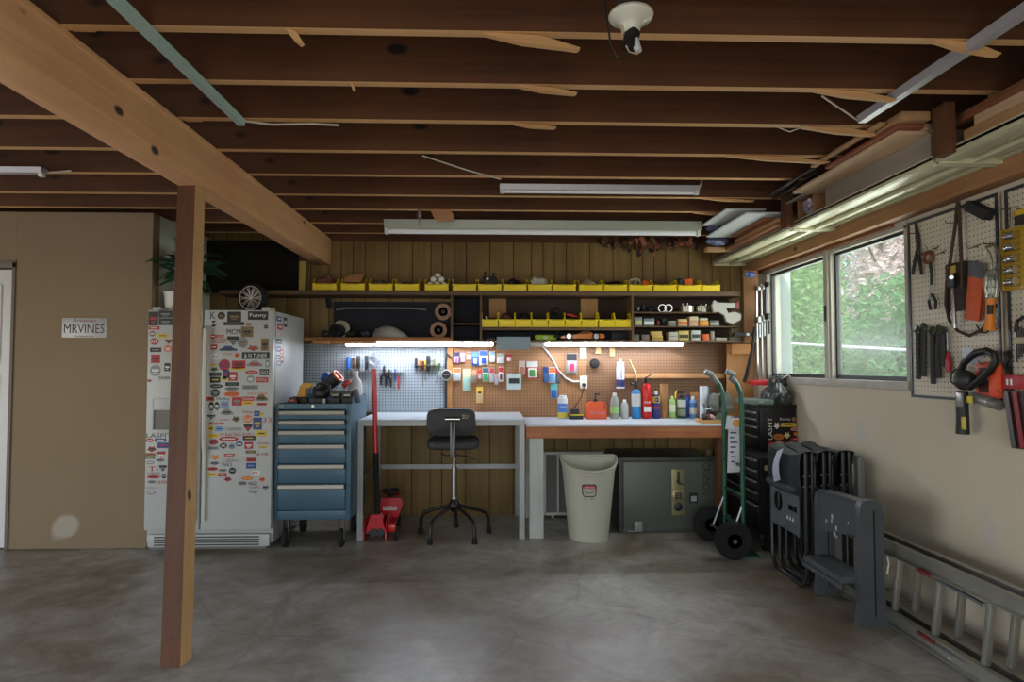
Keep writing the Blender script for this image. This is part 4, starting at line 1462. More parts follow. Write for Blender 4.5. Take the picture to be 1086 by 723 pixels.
# ---------------------------------------------------------------- lights under the shelf
YTUBE = 5.60
M_LIT = emit((232, 240, 255), 80.0)
zt0 = P(450, 365, Y=YTUBE).z
for i, (px0, px1, lab) in enumerate(((366, 524, 'lit fluorescent batten under the shelf over the white pegboard'), (577, 724.5, 'lit fluorescent batten under the shelf over the tan pegboard'))):
    a, c = P(px0, 365, Y=YTUBE).x, P(px1, 365, Y=YTUBE).x
    t = T('undershelf_light', lab, 'fluorescent light', ((a + c) / 2, YTUBE, zt0), 'lit battens under the shelf')
    B().box((a, YTUBE - .03, zt0 + .012), (c, YTUBE + .03, zt0 + .026), .003).build('channel', WHITEMETAL, t)
    B().box((a + .014, YTUBE + .030, zt0 - .013), (c - .014, YTUBE + .033, zt0 + .0115)).build('light_shield', WHITEMETAL, t)  # added lip behind the tube, keeps its light off the upper pegboard
    B().tube([(a + .01, YTUBE, zt0), (c - .01, YTUBE, zt0)], .013, 12).build('tube', M_LIT, t)
    for x in (a, c - .012):
        B().box((x, YTUBE - .016, zt0 - .016), (x + .012, YTUBE + .016, zt0 + .013), .003).build('socket', WHITEP, t)
# grey metal hood between the two tubes
x0, x1, z0, z1 = pxb(526, 357, 563, 371, 5.44)
t = T('metal_hood', 'blue grey metal hood hung between the two lit battens', 'hood', ((x0 + x1) / 2, 5.44, z0))
b = B()
b.prism([(.02, 1), (.98, 1), (.98, .05), (.03, 0)], (x0, 0, z0), (x1 - x0, 0, 0), (0, 0, z1 - z0), (0, 1, 0), 5.44, 5.446)
b.box((x0 + .01, 5.446, z1 - .01), (x1 - .01, YS + .0, z1 - .004))
b.build('hood', mat((112, 128, 138), .4, .4, .06), t)
x2 = P(577, 365, Y=5.56).x
tag(B().box((x1 + .004, 5.53, zt0 - .02), (x2 - .005, 5.60, zt0 + .022), .004).build('wiring_box', WHITEMETAL), 'pale wiring box between the hood and the right batten', 'wiring box')
# ---------------------------------------------------------------- pegboards on the back wall
YG = YB - 0.016           # face of the pegboards
ZBL = P(470, 444.7, Y=4.97).z      # top of the steel bench
ZBR = P(640, 450.5, Y=4.98).z      # top of the wooden bench
zpt = ZL0 - .004
M_PEGW = pegboard_mat((158, 168, 175), (34, 40, 44), hole=.2)
M_PEGT = pegboard_mat((160, 114, 74), (70, 46, 28), hole=.19)
M_PEGB = pegboard_mat((128, 92, 64), (60, 40, 26), hole=.19)
xa, xb = P(312, 400, Y=YG).x, P(471.5, 400, Y=YG).x
PW = tag(B().box((xa, YG, ZBL + .002), (xb, YB - .001, zpt), .001).build('white_pegboard', M_PEGW), 'white pegboard above the steel bench', 'pegboard')
xc, xd_ = P(480, 400, Y=YG).x, P(622.5, 400, Y=YG).x
tag(B().box((xc, YG, ZBR + .002), (xd_, YB - .001, zpt), .001).build('tan_pegboard', M_PEGT), 'tan pegboard hung with small packages', 'pegboard')
xe = P(770, 400, Y=YG).x
tag(B().box((xd_ + .002, YG, ZBR + .002), (xe, YB - .001, zpt), .001).build('brown_pegboard', M_PEGB), 'browner pegboard behind the bottles and fire extinguisher', 'pegboard')
tag(B().box((xb + .002, YG - .016, ZBL + .002), (xb + .022, YB - .001, zpt), .002).build('dark_strip', DKSTEEL), 'dark metal edge strip of the white pegboard', 'strip')
tag(B().box((xb + .025, YG - .02, ZBL + .002), (xc - .002, YB - .001, zpt), .002).build('wood_strip', wood((150, 98, 52), (184, 130, 78), 'Z', .7)), 'upright wood strip between white and tan pegboards', 'strip')
a, c = P(655, 396, Y=5.72), P(769, 401, Y=5.72)
tag(B().box((a.x, 5.715, c.z), (c.x, YG - .001, a.z), .003).build('wood_rail', wood((176, 126, 80), (206, 156, 106), 'X', .7)), 'pale wood rail across the brown pegboard', 'rail')

# packages on pegs
U, V, NN = Vector((1, 0, 0)), Vector((0, 0, 1)), Vector((0, -1, 0))


def hook(t, x, z, L=.05):
    B().tube([(x, YG + .0005, z), (x, YG - L, z - .002), (x, YG - L - .004, z + .006)], .0028, 6).build('hook', STEEL, t)


def package(r, label, back, blister=None, head=None, blob=None, name='hanging_package', off=.016, peg=True, group='packages hung on the tan pegboard'):
    """card on a peg hook: r in photo pixels; head = colour of the printed header, blob = colour of the item in the blister"""
    y = YG - off
    x0, x1, z0, z1 = pxb(*r, y)
    w, h = x1 - x0, z1 - z0
    t = T(name, label, 'package', ((x0 + x1) / 2, y, z0), group)
    B().box((x0, y, z0), (x1, y + .002, z1), .0008).build('card', back, t)
    if head:
        B().box((x0 + .002, y - .001, z1 - h * .36), (x1 - .002, y, z1 - .004)).build('printed_header', head, t)
    if blister is not None:
        B().box((x0 + w * .14, y - .018, z0 + h * .06), (x1 - w * .14, y - .0012, z0 + h * .58), .006).build('blister', blister, t)
    if blob is not None:
        B().box((x0 + w * .26, y - .024, z0 + h * .12), (x1 - w * .26, y - .0005, z0 + h * .5), .006).build('contents', blob, t)
    if peg:
        hook(t, (x0 + x1) / 2, z1 - .006, off + .012)
    return t
C_ = lambda *rgb: mat(rgb, .45, 0, .06)
M_BLIS = mat((176, 182, 186), .2, 0, .1)
package((481.6, 373, 487, 385.5), 'purple and white blister card, first in the upper row', C_(120, 84, 136), M_BLIS, C_(46, 44, 60), C_(170, 70, 130))
package((488, 373.5, 493.3, 384), 'pink blister card, second in the upper row', C_(176, 96, 130), M_BLIS, C_(206, 190, 196))
package((494.8, 373, 499.6, 381), 'small grey white card left of the big blue package', C_(190, 176, 166), None, C_(150, 110, 96))
package((500.3, 372.5, 507.8, 387.6), 'blue card with white marks at the left of the big blue package', C_(36, 78, 150), None, C_(90, 130, 190), C_(200, 206, 214), off=.016)
package((508.2, 371.5, 517.8, 386.8), 'big blue and white package with an orange edge', C_(214, 222, 226), None, C_(36, 84, 168), C_(26, 70, 160), off=.016)
package((519.4, 372.6, 524.6, 383.6), 'light blue card with white lower half', C_(206, 214, 214), None, C_(110, 160, 176))
package((527, 374.6, 535.2, 385), 'grey white square package in the upper row', C_(196, 198, 184), M_BLIS, C_(150, 160, 140))
package((537, 375, 543, 383.2), 'pinkish red card last in the upper row', C_(196, 86, 92), C_(212, 196, 190), C_(170, 50, 60))
package((480.4, 390.2, 488.6, 403.6), 'orange and white package, first in the second row', C_(220, 216, 206), M_BLIS, C_(216, 120, 60))
package((490.8, 391, 498.6, 414.5), 'tall greenish white package, second in the second row', C_(176, 186, 160), C_(150, 190, 176), C_(206, 200, 160))
package((500, 391.8, 505.4, 406), 'narrow orange and grey card in the second row', C_(200, 120, 80), C_(120, 120, 120), C_(206, 150, 110))
package((506.4, 391.6, 511.2, 402), 'small red orange card in the second row', C_(206, 84, 50), M_BLIS, C_(190, 60, 40))
package((511.8, 389.6, 518.3, 404.6), 'green and blue topped card with a white middle', C_(196, 206, 200), C_(40, 150, 90), C_(40, 90, 110))
package((519, 389.8, 524.2, 405), 'white and red card right of the green card', C_(206, 196, 196), M_BLIS, C_(176, 60, 70))
package((524.4, 396.5, 528.6, 407.8), 'pale pinkish small card hung low in the second row', C_(196, 160, 156), M_BLIS, None)
package((528.8, 388.8, 533.8, 404.6), 'white card with a red edge and dark writing', C_(222, 214, 212), None, C_(196, 40, 46), C_(70, 60, 80))
t = package((505, 410, 512.2, 427.2), 'yellow stud finder pack with black screen below the second row', C_(222, 180, 60), C_(190, 170, 150), None, None)
x0, x1, z0, z1 = pxb(507, 415, 510.4, 419.5, YG - .019)
B().box((x0, YG - .0205, z0), (x1, YG - .0165, z1), .001).build('screen', BLACKP, t)
t = package((537.6, 396, 552.8, 412.8), 'pale grey boxed device with a dark printed window', C_(188, 206, 206), None, None, None, off=.03, name='boxed_device')
x0, x1, z0, z1 = pxb(539.6, 401, 550.8, 406.6, YG - .031)
B().box((x0, YG - .0325, z0), (x1, YG - .0302, z1), .0005).build('printed_window', BLACKP, t)
x0, x1, z0, z1 = pxb(538.4, 397.2, 552, 412, YG - .031)
B().box((x0, YG - .0295, z0 + .004), (x1, YG - .002, z1), .002).build('case', C_(196, 208, 206), t)
package((550.3, 382.6, 556.8, 397.2), 'white and brown card left of the red gloves pack', C_(206, 196, 186), C_(160, 110, 90), C_(190, 176, 170))
package((558.2, 382.4, 570.6, 401.4), 'red package with green and white front', C_(190, 40, 44), C_(214, 220, 212), C_(206, 214, 206), C_(70, 150, 70))
package((576, 389, 581.6, 405.4), 'dark blue narrow package', C_(34, 66, 130), C_(60, 96, 150), C_(28, 54, 110))
package((582, 389.4, 589.2, 405.8), 'orange topped package with white and blue front', C_(206, 216, 226), C_(80, 140, 190), C_(226, 110, 40))
package((589.5, 390.2, 594.4, 406.4), 'black and red package at the right of its group', C_(44, 40, 44), C_(80, 80, 84), C_(170, 40, 40))
package((583.8, 406.6, 591.4, 422.4), 'light blue package hung lowest in its group', C_(96, 164, 196), C_(40, 90, 160), C_(90, 180, 170))
package((600.5, 374.6, 612, 396), 'blister pack with a pink red cutter and black header', C_(150, 146, 150), M_BLIS, C_(36, 34, 38), C_(206, 50, 90))

# outlets, cord, and small wall items
def outlet(r, label, plugs):
    x0, x1, z0, z1 = pxb(*r, YG - .006)
    t = T('wall_outlet', label, 'outlet', ((x0 + x1) / 2, YG - .004, z0), 'outlet plates on the pegboard')
    B().box((x0, YG - .008, z0), (x1, YG - .0006, z1), .003).build('cover_plate', mat((222, 218, 200), .4, 0, .03), t)
    cx, w = (x0 + x1) / 2, x1 - x0
    for f in (.3, .72):
        z = z0 + (z1 - z0) * f
        b = B()
        b.prism([(.3 * w * math.cos(a), .022 * math.sin(a)) for a in [k * PI / 8 for k in range(16)]], (cx, 0, z), (1, 0, 0), (0, 0, 1), (0, 1, 0), YG - .0105, YG - .0079)
        b.mi = 1
        for s in (-1, 1):
            b.box((cx + s * .007 - .0015, YG - .011, z - .004), (cx + s * .007 + .0015, YG - .0104, z + .006))
        b.build('receptacle', [mat((206, 202, 186), .4), BLACKP], t)
    return cx, z0, z1
outlet((615, 368, 622.2, 380.8), 'upper cream outlet plate on the tan pegboard', 0)
cx, z0, z1 = outlet((615, 398.6, 623, 412), 'lower cream outlet plate with a black plug', 1)
q = P(575.5, 367, Y=YG - .012)
tag(B().tube([(q.x, YG - .012, q.z), P(583, 376, Y=YG - .012), P(592, 392, Y=YG - .012), P(600, 401, Y=YG - .012), P(608, 404.6, Y=YG - .012), P(614.2, 404.4, Y=YG - .012)], .0085, 10).build('white_conduit', WHITEP), 'thick white cord curving down to the lower outlet', 'cord')
zq = z0 + (z1 - z0) * .3
t = T('black_plug', 'black plug and thin cord from the lower outlet to the charger', 'plug', (cx, YG - .02, zq))
B().cyl((cx, YG - .012, zq), (cx, YG - .04, zq), .017, .013, 12).build('plug', BLACKP, t)
B().tube([(cx, YG - .036, zq - .012), P(617, 420, Y=YG - .05), P(612, 428, Y=YG - .07), P(607, 435, Y=YG - .09)], .004, 6).build('cord', BLACKP, t)
q = P(630, 385.5, Y=YG)
t = T('black_puck', 'round black fitting hung on the brown pegboard', 'fitting', (q.x, YG - .03, q.z - .04))
B().lathe([(0, .045), (.03, .045), (.042, .03), (.042, .004), (.03, 0), (0, 0)], (q.x, YG - .001, q.z), (0, -1, 0), 22).build('cap', BLACKP, t)
B().lathe([(.012, .046), (.024, .046), (.024, .05), (.012, .05), (.012, .046)], (q.x, YG - .001, q.z), (0, -1, 0), 16).build('ring', DKSTEEL, t)
for i, (r, lab) in enumerate((((631.4, 367.5, 637.2, 375), 'left small wooden block pinned above the brown pegboard'), ((646.8, 367.5, 652.2, 377.6), 'right small wooden block pinned above the brown pegboard'))):
    x0, x1, z0, z1 = pxb(*r, YG - .02)
    tag(B().box((x0, YG - .022, z0), (x1, YG - .0005, min(z1, zpt - .003)), .003).build('wooden_block', wood((176, 146, 96), (200, 172, 122), 'Z', .7)), lab, 'block')
# sealant tube hanging
x0, x1, z0, z1 = pxb(653.5, 381, 662.5, 411.6, YG - .04)
cx, R = (x0 + x1) / 2, (x1 - x0) / 2
t = T('sealant_tube', 'blue and white sealant cartridge hung upside down on the pegboard', 'sealant tube', (cx, YG - .04, z0))
hh = z1 - z0
yc_ = YG - .001 - R
B().lathe([(0, 0), (R, 0), (R, hh * .74), (0, hh * .74)], (cx, yc_, z0), (0, 0, 1), 18).build('cartridge', mat((206, 212, 222), .35), t)
B().lathe([(R + .0008, .014), (R + .0008, hh * .3)], (cx, yc_, z0), (0, 0, 1), 18).build('blue_band', mat((40, 44, 96), .4), t)
B().lathe([(R * .92, hh * .74), (R * .92, hh * .9), (R * .36, hh * .92), (R * .3, hh), (0, hh)], (cx, yc_, z0), (0, 0, 1), 18).build('white_cap', WHITEP, t)
B().text('white', (cx, yc_ - R - .002, z0 + hh * .5), V, -U, hh * .34, R * .7).build('lettering', mat((40, 44, 96), .4), t)
hook(t, cx, z1 - .004, .03)

# ---------------------------------------------------------------- tools on the white pegboard
def stick_tool(name, label, px, py0, py1, py2, hcol, cat='screwdriver', tilt=0.0, hr=.013, br=.0035, group='hand tools on the white pegboard', y=None):
    """screwdriver hung blade down: handle from py0 to py1, blade to py2"""
    y = YG - .03 if y is None else y
    a, m, e = P(px - tilt, py0, Y=y), P(px, py1, Y=y), P(px + tilt, py2, Y=y)
    t = T(name, label, cat, (e.x, y, e.z), group)
    d = (m - a)
    L = d.length
    B().lathe([(0, 0), (hr * .8, 0), (hr, L * .12), (hr * .9, L * .5), (hr, L * .8), (hr * .6, L), (0, L)], a, d, 10).build('handle', hcol, t)
    if py2 > py1:
        B().tube([m, e], [br, br * .8], 8).build('blade', CHROME, t)
    return t
# tool rails
for (p0, p1, py, lab) in ((366, 395, 393.5, 'left metal tool rail on the white pegboard'), (407, 428, 394.5, 'middle metal tool rail on the white pegboard'), (440, 468, 387, 'right metal tool rail on the white pegboard')):
    x0, x1 = P(p0, py, Y=YG - .02).x, P(p1, py, Y=YG - .02).x
    z = P(p0, py, Y=YG - .02).z
    t = T('tool_rail', lab, 'rail', ((x0 + x1) / 2, YG - .02, z), 'tool rails on the white pegboard')
    B().box((x0, YG - .05, z - .002), (x1, YG - .0005, z + .002)).build('rail', STEEL, t)
    for x in (x0 + .01, x1 - .01):
        B().tube([(x, YG - .001, z - .004), (x, YG - .012, z - .02)], .003, 6).build('hook', STEEL, t)
hd = lambda *c: mat(c, .4, 0, .08)
stick_tool('screwdriver', 'blue handled screwdriver at the left of the left rail', 369.5, 378, 392, 398, hd(30, 90, 170), hr=.018)
stick_tool('screwdriver', 'brown handled chisel beside the blue screwdriver', 374.8, 379, 391, 399, hd(76, 50, 40), 'chisel', hr=.014)
stick_tool('screwdriver', 'black and yellow screwdriver on the left rail', 380, 377, 391, 397, hd(46, 42, 24), hr=.017)
stick_tool('screwdriver', 'black and white handled screwdriver on the left rail', 388.5, 376.5, 392, 402, hd(40, 40, 42), hr=.016)
stick_tool('screwdriver', 'blue screwdriver on the middle rail', 419, 391, 404, 413.5, hd(40, 60, 140), hr=.009)
stick_tool('screwdriver', 'red screwdriver on the middle rail', 422.8, 398.5, 413.2, 413.2, hd(170, 40, 44), hr=.008)
stick_tool('screwdriver', 'black handled screwdriver at the left of the right rail', 441.3, 380, 390.5, 396, hd(36, 36, 34), hr=.013)
stick_tool('screwdriver', 'orange brown screwdriver on the right rail', 445, 381.5, 389.5, 394, hd(190, 110, 50), hr=.011)
stick_tool('screwdriver', 'long screwdriver with a dark red handle and bright blade', 448.4, 383, 393, 409.5, hd(96, 44, 34), hr=.012, br=.0045)
stick_tool('screwdriver', 'yellow and black screwdriver on the right rail', 451, 382, 391, 404, hd(206, 180, 50), hr=.010)
stick_tool('screwdriver', 'biggest black screwdriver on the right rail', 454.3, 377, 394, 398, hd(26, 26, 28), hr=.020)
stick_tool('screwdriver', 'olive handled screwdriver leaning on the right rail', 459.5, 381, 391, 397, hd(100, 104, 56), hr=.012, tilt=-1.2)
stick_tool('screwdriver', 'green and black tilted screwdriver at the right of the right rail', 464.5, 385, 393.5, 406, hd(58, 90, 50), hr=.014, tilt=-2.0)


def pliers(px, py0, py1, label, m=BLACKP, w=3.4):
    y = YG - .02
    t = T('pliers', label, 'pliers', P(px, py1, Y=y), 'hand tools on the white pegboard')
    top = P(px + .8, py0, Y=y)
    piv = P(px, py0 + (py1 - py0) * .42, Y=y)
    for s, nm in ((-1, 'left_handle'), (1, 'right_handle')):
        e = P(px + s * w, py1, Y=y)
        k = P(px + s * w * .9, py0 + (py1 - py0) * .62, Y=y)
        B().tube([piv, k, e], [.008, .010, .007], 8).build('handle', m, t)
    b = B()
    b.tube([piv, P(px + .6, py0 + (py1 - py0) * .2, Y=y), top], [.012, .013, .004], 8)
    b.build('jaw', DKSTEEL, t)
    hook(t, piv.x, piv.z + .012, .03)
pliers(406.8, 387, 408.4, 'larger black pliers left of the middle rail', w=3.0)
pliers(411.8, 391, 410.4, 'smaller black pliers beside the larger pair', w=2.8)
# coil of wire
q = P(397, 381.5, Y=YG - .03)
rr = random.Random(91)
b = B()
for k in range(9):
    b.torus((q.x + rr.uniform(-.008, .008), YG - .03 - .004 * k, q.z + rr.uniform(-.008, .008)), rr.uniform(.034, .056), .003, (rr.uniform(-.3, .3), 1, rr.uniform(-.3, .3)), 20, 5)
t = T('wire_coil', 'loose coil of grey wire hung above the red jack handle', 'wire coil', (q.x, YG - .03, q.z - .06))
b.build('coil', mat((150, 152, 158), .4, .5), t)
B().tube([(q.x, YG, q.z + .05), (q.x, YG - .075, q.z + .048), (q.x, YG - .08, q.z + .06)], .004, 6).build('hook', STEEL, t)
q = P(473.5, 397.5, Y=YG - .03)
t = T('round_gauge', 'round black and white gauge hung on the dark edge strip', 'gauge', (q.x, YG - .03, q.z - .05))
B().lathe([(0, .03), (.044, .03), (.05, .022), (.05, 0), (0, 0)], (q.x, YG - .0165, q.z), (0, -1, 0), 24).build('rim', mat((170, 176, 180), .3, .4), t)
B().lathe([(0, .033), (.038, .033), (.038, .0295)], (q.x, YG - .0165, q.z), (0, -1, 0), 24).build('dial', BLACKP, t)
B().text('22222', (q.x, YG - .0505, q.z + .004), U, V, .044, .008).build('lettering', WHITEP, t)
a, c = P(473, 374, Y=YG - .035), P(479.5, 380.5, Y=YG - .035)
tag(B().beam(a, c, .016, .02, .004).build('utility_knife', BLACKP), 'black utility knife hung slanting over the edge strip', 'knife')

# ---------------------------------------------------------------- steel bench (left)
M_BTOP = mat((188, 196, 204), .35, 0, .08, 4)
M_ANGLE = mat((150, 152, 152), .45, .5, .2)
xl, xr_ = P(379.5, 448, Y=4.97).x, P(556.5, 448, Y=4.97).x
YBF = 4.97
t = T('steel_bench', 'steel framed work bench with a pale grey top behind the stool', 'work bench', ((xl + xr_) / 2, 5.36, 0))
B().box((xl, YBF, ZBL - .012), (xr_, YG - .002, ZBL), .002).build('bench_top', M_BTOP, t)
b = B()
b.box((xl, YBF + .002, ZBL - .048), (xr_, YBF + .012, ZBL - .0125))
b.box((xl, YG - .02, ZBL - .048), (xr_, YG - .01, ZBL - .0125))
b.box((xl, YBF + .013, ZBL - .048), (xl + .01, YG - .021, ZBL - .0125))
b.box((xr_ - .01, YBF + .013, ZBL - .048), (xr_, YG - .021, ZBL - .0125))
b.build('apron', M_ANGLE, t)


def angle_leg(x, y, sx, sy, nm='leg'):
    b = B()
    b.box((x, y, 0.0), (x + sx * .042, y + sy * .004, ZBL - .049))
    b.box((x, y + sy * .004, 0.0), (x + sx * .004, y + sy * .042, ZBL - .049))
    b.build(nm, M_ANGLE, t)
angle_leg(xl, YBF + .004, 1, 1)
angle_leg(xr_, YBF + .004, -1, 1)
angle_leg(xl, YG - .024, 1, -1)
angle_leg(xr_, YG - .024, -1, -1)
zs = P(470, 494.5, Y=YG - .03).z
B().box((xl + .005, YG - .030, zs - .02), (xr_ - .005, YG - .025, zs + .02)).build('back_rail', M_ANGLE, t)
for x in (xl + .006, xr_ - .012):
    B().box((x, YBF + .05, zs - .016), (x + .005, YG - .03, zs + .016)).build('side_rail', M_ANGLE, t)

# ---------------------------------------------------------------- wooden bench (right)
M_BEAMW = wood((142, 80, 48), (196, 130, 84), 'X', .6, .9, knot_rgb=(60, 30, 20))
M_WLEG = wood((170, 172, 168), (206, 208, 204), 'Z', .7, 0, .6)
bx0, bx1 = P(558, 455, Y=4.98).x, P(769.5, 455, Y=4.98).x
t = T('wooden_bench', 'wooden work bench with a thick reddish front beam and pale top', 'work bench', ((bx0 + bx1) / 2, 5.36, 0))
zb0 = P(640, 464.5, Y=4.98).z
B().box((bx0, 4.98, ZBR - .012), (bx1, YG - .002, ZBR), .002).build('bench_top', M_BTOP, t)
B().box((bx0, 4.985, zb0), (bx1, 5.025, ZBR - .0125), .003).build('front_beam', M_BEAMW, t)
B().box((bx0 + .002, 5.03, zb0), (bx0 + .04, YG - .01, ZBR - .0125), .003).build('side_beam', M_BEAMW, t)
B().box((bx0, YG - .045, zb0), (bx1, YG - .005, ZBR - .0125), .003).build('rear_beam', M_BEAMW, t)
lx0, lx1 = P(561.5, 500, Y=4.99).x, P(576.5, 500, Y=4.99).x
B().box((lx0, 4.99, 0), (lx1, 5.08, zb0 - .0005), .004).build('leg', M_WLEG, t)
B().box((bx1 - .045, 5.03, 0), (bx1 - .005, 5.10, zb0 - .0005), .004).build('leg', M_HANG, t)
B().box((lx0, YG - .1, 0), (lx1, YG - .01, zb0 - .0005), .004).build('leg', M_WLEG, t)
B().box((xr_ + .002, 5.05, 0.0), (bx0 - .001, 5.08, ZBR - .05), .002).build('side_strip', wood((96, 56, 32), (130, 80, 48), 'Z', .7), t)

# ---------------------------------------------------------------- bottles and things on the wooden bench
ZT = ZBR + .0005
BY = 5.58


def px_lathe(px0, px1, py0, py1, Y=BY):
    a, c = P(px0, 441, Y=Y).x, P(px1, 441, Y=Y).x
    R = (c - a) / 2
    hgt = (py1 - py0) / F * Y
    return (a + c) / 2, R, hgt


def can(name, label, px0, px1, pytop, body, cap, cat='spray can', band=None, capf=.14, nozzle=True, shoulder=.1, Y=BY, pybot=440.6, text=None, tcol=None, clearbody=False):
    cx, R, h = px_lathe(px0, px1, pytop, pybot, Y)
    t = T(name, label, cat, (cx, Y, ZT), 'bottles and cans on the wooden bench')
    hb = h * (1 - capf)
    B().lathe([(0, 0), (R * .94, 0), (R, .004), (R, hb - h * shoulder), (R * .72, hb - h * shoulder * .35), (R * .45, hb), (0, hb)], (cx, Y, ZT), (0, 0, 1), 20).build('body', body, t)
    B().lathe([(R * .42, hb), (R * .42, h * .985), (R * .3, h), (0, h)] if nozzle else [(R * .8, hb - h * shoulder * .4), (R * .8, h * .98), (R * .7, h), (0, h)], (cx, Y, ZT), (0, 0, 1), 16).build('cap', cap, t)
    if band:
        for (f0, f1, m) in band:
            B().lathe([(R + .0007, h * f0), (R + .0007, h * f1)], (cx, Y, ZT), (0, 0, 1), 20).build('label_band', m, t)
    if text:
        B().text(text[0], (cx, Y - R - .0015, ZT + h * text[1]), U, V, R * 1.3, h * text[2]).build('lettering', tcol, t)
    return t, cx, R, h
can('wipes_canister', 'white blue and yellow wipes canister at the left end of the bottles', 591.6, 602, 416, C_(222, 226, 230), WHITEP, 'canister', [(.28, .66, C_(70, 130, 206)), (.05, .27, C_(228, 202, 60))], .08, False, .03, text=('Clorox', .52, .07), tcol=WHITEP)
# battery charger
q0, q1 = P(604, 441, Y=5.5), P(618.5, 441, Y=5.5)
t = T('battery_charger', 'black and yellow battery charger between canister and orange jug', 'charger', ((q0.x + q1.x) / 2, 5.55, ZT))
b = B()
b.prism([(0, 0), (1, 0), (1, .45), (.85, .62), (.15, .62), (0, .45)], (q0.x, 5.5, ZT), (q1.x - q0.x, 0, 0), (0, 0, .07), (0, 1, 0), 0, .1)
b.build('housing', BLACKP, t)
B().box((q0.x - .002, 5.497, ZT + .032), (q1.x + .002, 5.5, ZT + .042), .001).build('yellow_trim', YELLOW, t)
B().box((q0.x + .015, 5.51, ZT + .0445), (q1.x - .03, 5.59, ZT + .085), .006).build('battery', DKSTEEL, t)
# orange jug with pump
x0, x1, z0, z1 = pxb(622, 422.6, 643.6, 441, 5.5)
h = z1 - z0
t = T('hand_cleaner_jug', 'orange red hand cleaner jug with a black pump on top', 'jug', ((x0 + x1) / 2, 5.55, ZT))
b = B()
w = x1 - x0
b.prism([(0, .04), (.04, 0), (.96, 0), (1, .04), (1, .82), (.93, .96), (.80, 1), (.24, 1), (.1, .9), (0, .72)], (x0, 0, ZT), (w, 0, 0), (0, 0, h), (0, 1, 0), 5.50, 5.60)
b.build('jug', mat((226, 84, 34), .35, 0, .06), t)
B().text('Fast Orange', ((x0 + x1) / 2 + .012, 5.4985, ZT + h * .36), U, Vector((-.1, 0, 1)), w * .72, h * .24).build('lettering', mat((196, 150, 190), .4), t)
B().box((x0 + w * .86, 5.498, ZT + h * .55), (x0 + w * .95, 5.602, ZT + h * .88), .006).build('handle_recess', mat((150, 52, 22), .4), t)
cx = x0 + w * .5
B().cyl((cx, 5.55, ZT + h), (cx, 5.55, ZT + h * 1.16), .02, .017, 14).build('pump_collar', BLACKP, t)
b = B(); b.cyl((cx, 5.55, ZT + h * 1.16), (cx, 5.55, ZT + h * 1.42), .006, seg=8); b.beam((cx - .01, 5.55, ZT + h * 1.45), (cx + .035, 5.53, ZT + h * 1.43), .02, .012, .003)
b.build('pump_head', BLACKP, t)
M_CLEARB = mat((150, 160, 150), .12, 0, .2)
can('clear_bottle', 'tall clear bottle with a green label right of the orange jug', 647.2, 656.8, 413.4, M_CLEARB, WHITEP, 'bottle', [(.22, .46, C_(150, 200, 120))], .12, True, .22)
can('clear_bottle', 'shorter clear bottle with a white cap left of the blue torch', 658.4, 666.6, 420.6, mat((176, 180, 182), .15, 0, .15), WHITEP, 'bottle', None, .12, True, .2)
# torch
cx, R, h = px_lathe(670, 679.4, 409.5, 440.6)
t = T('gas_torch', 'blue gas torch cylinder with a bent brass burner pipe', 'torch', (cx, BY, ZT))
B().lathe([(0, 0), (R * .95, 0), (R, .005), (R, h * .86), (R * .8, h * .95), (R * .35, h), (0, h)], (cx, BY, ZT), (0, 0, 1), 20).build('cylinder', mat((30, 120, 186), .3), t)
B().lathe([(R + .0008, h * .42), (R + .0008, h * .84)], (cx, BY, ZT), (0, 0, 1), 20).build('label_band', mat((206, 206, 206), .4), t)
B().lathe([(.014, h), (.016, h + .02), (.014, h + .07), (.008, h + .075)], (cx, BY, ZT), (0, 0, 1), 12).build('valve', BLACKP, t)
B().cyl((cx - .014, BY, ZT + h + .045), (cx - .045, BY - .01, ZT + h + .045), .012, seg=10).build('knob', BLACKP, t)
zz = ZT + h + .07
B().tube([(cx, BY, zz), (cx + .002, BY, zz + .05), (cx - .012, BY, zz + .085), P(667.6, 381.5, Y=BY)], [.006, .006, .007, .009], 8).build('burner_pipe', mat((196, 186, 150), .25, .9), t)
# extinguisher
cx, R, h = px_lathe(680.6, 690.6, 403, 440.6)
t = T('fire_extinguisher', 'red fire extinguisher standing on the wooden bench', 'fire extinguisher', (cx, BY, ZT))
B().lathe([(0, 0), (R * .94, 0), (R, .006), (R, h * .84), (R * .85, h * .93), (R * .4, h), (0, h)], (cx, BY, ZT), (0, 0, 1), 22).build('cylinder', mat((196, 22, 24), .25, 0, .04), t)
B().lathe([(R + .0008, h * .2), (R + .0008, h * .56)], (cx, BY, ZT), (0, 0, 1), 22, PI * .15, PI * .85).build('label_band', mat((196, 70, 70), .4), t)
B().text('FIRE', (cx, BY - R - .0035, ZT + h * .46), U, V, R * 1.2, h * .06).build('lettering', WHITEP, t)
B().box((cx - R * .7, BY - R - .003, ZT + h * .2), (cx + R * .7, BY - R * .72, ZT + h * .34), .001).build('white_label', WHITEP, t)
b = B()
b.cyl((cx, BY, ZT + h), (cx, BY, ZT + h + .03), .016, .013, 12)
b.beam((cx - .02, BY, ZT + h + .035), (cx + .045, BY, ZT + h + .075), .016, .010, .003)
b.beam((cx - .02, BY, ZT + h + .028), (cx + .045, BY, ZT + h + .036), .014, .008, .003)
b.build('valve_handle', BLACKP, t)
B().tube([(cx - .016, BY, ZT + h + .03), (cx - .04, BY - .02, ZT + h + .02), (cx - .03, BY - R - .004, ZT + h * .86)], .006, 8).build('nozzle', BLACKP, t)
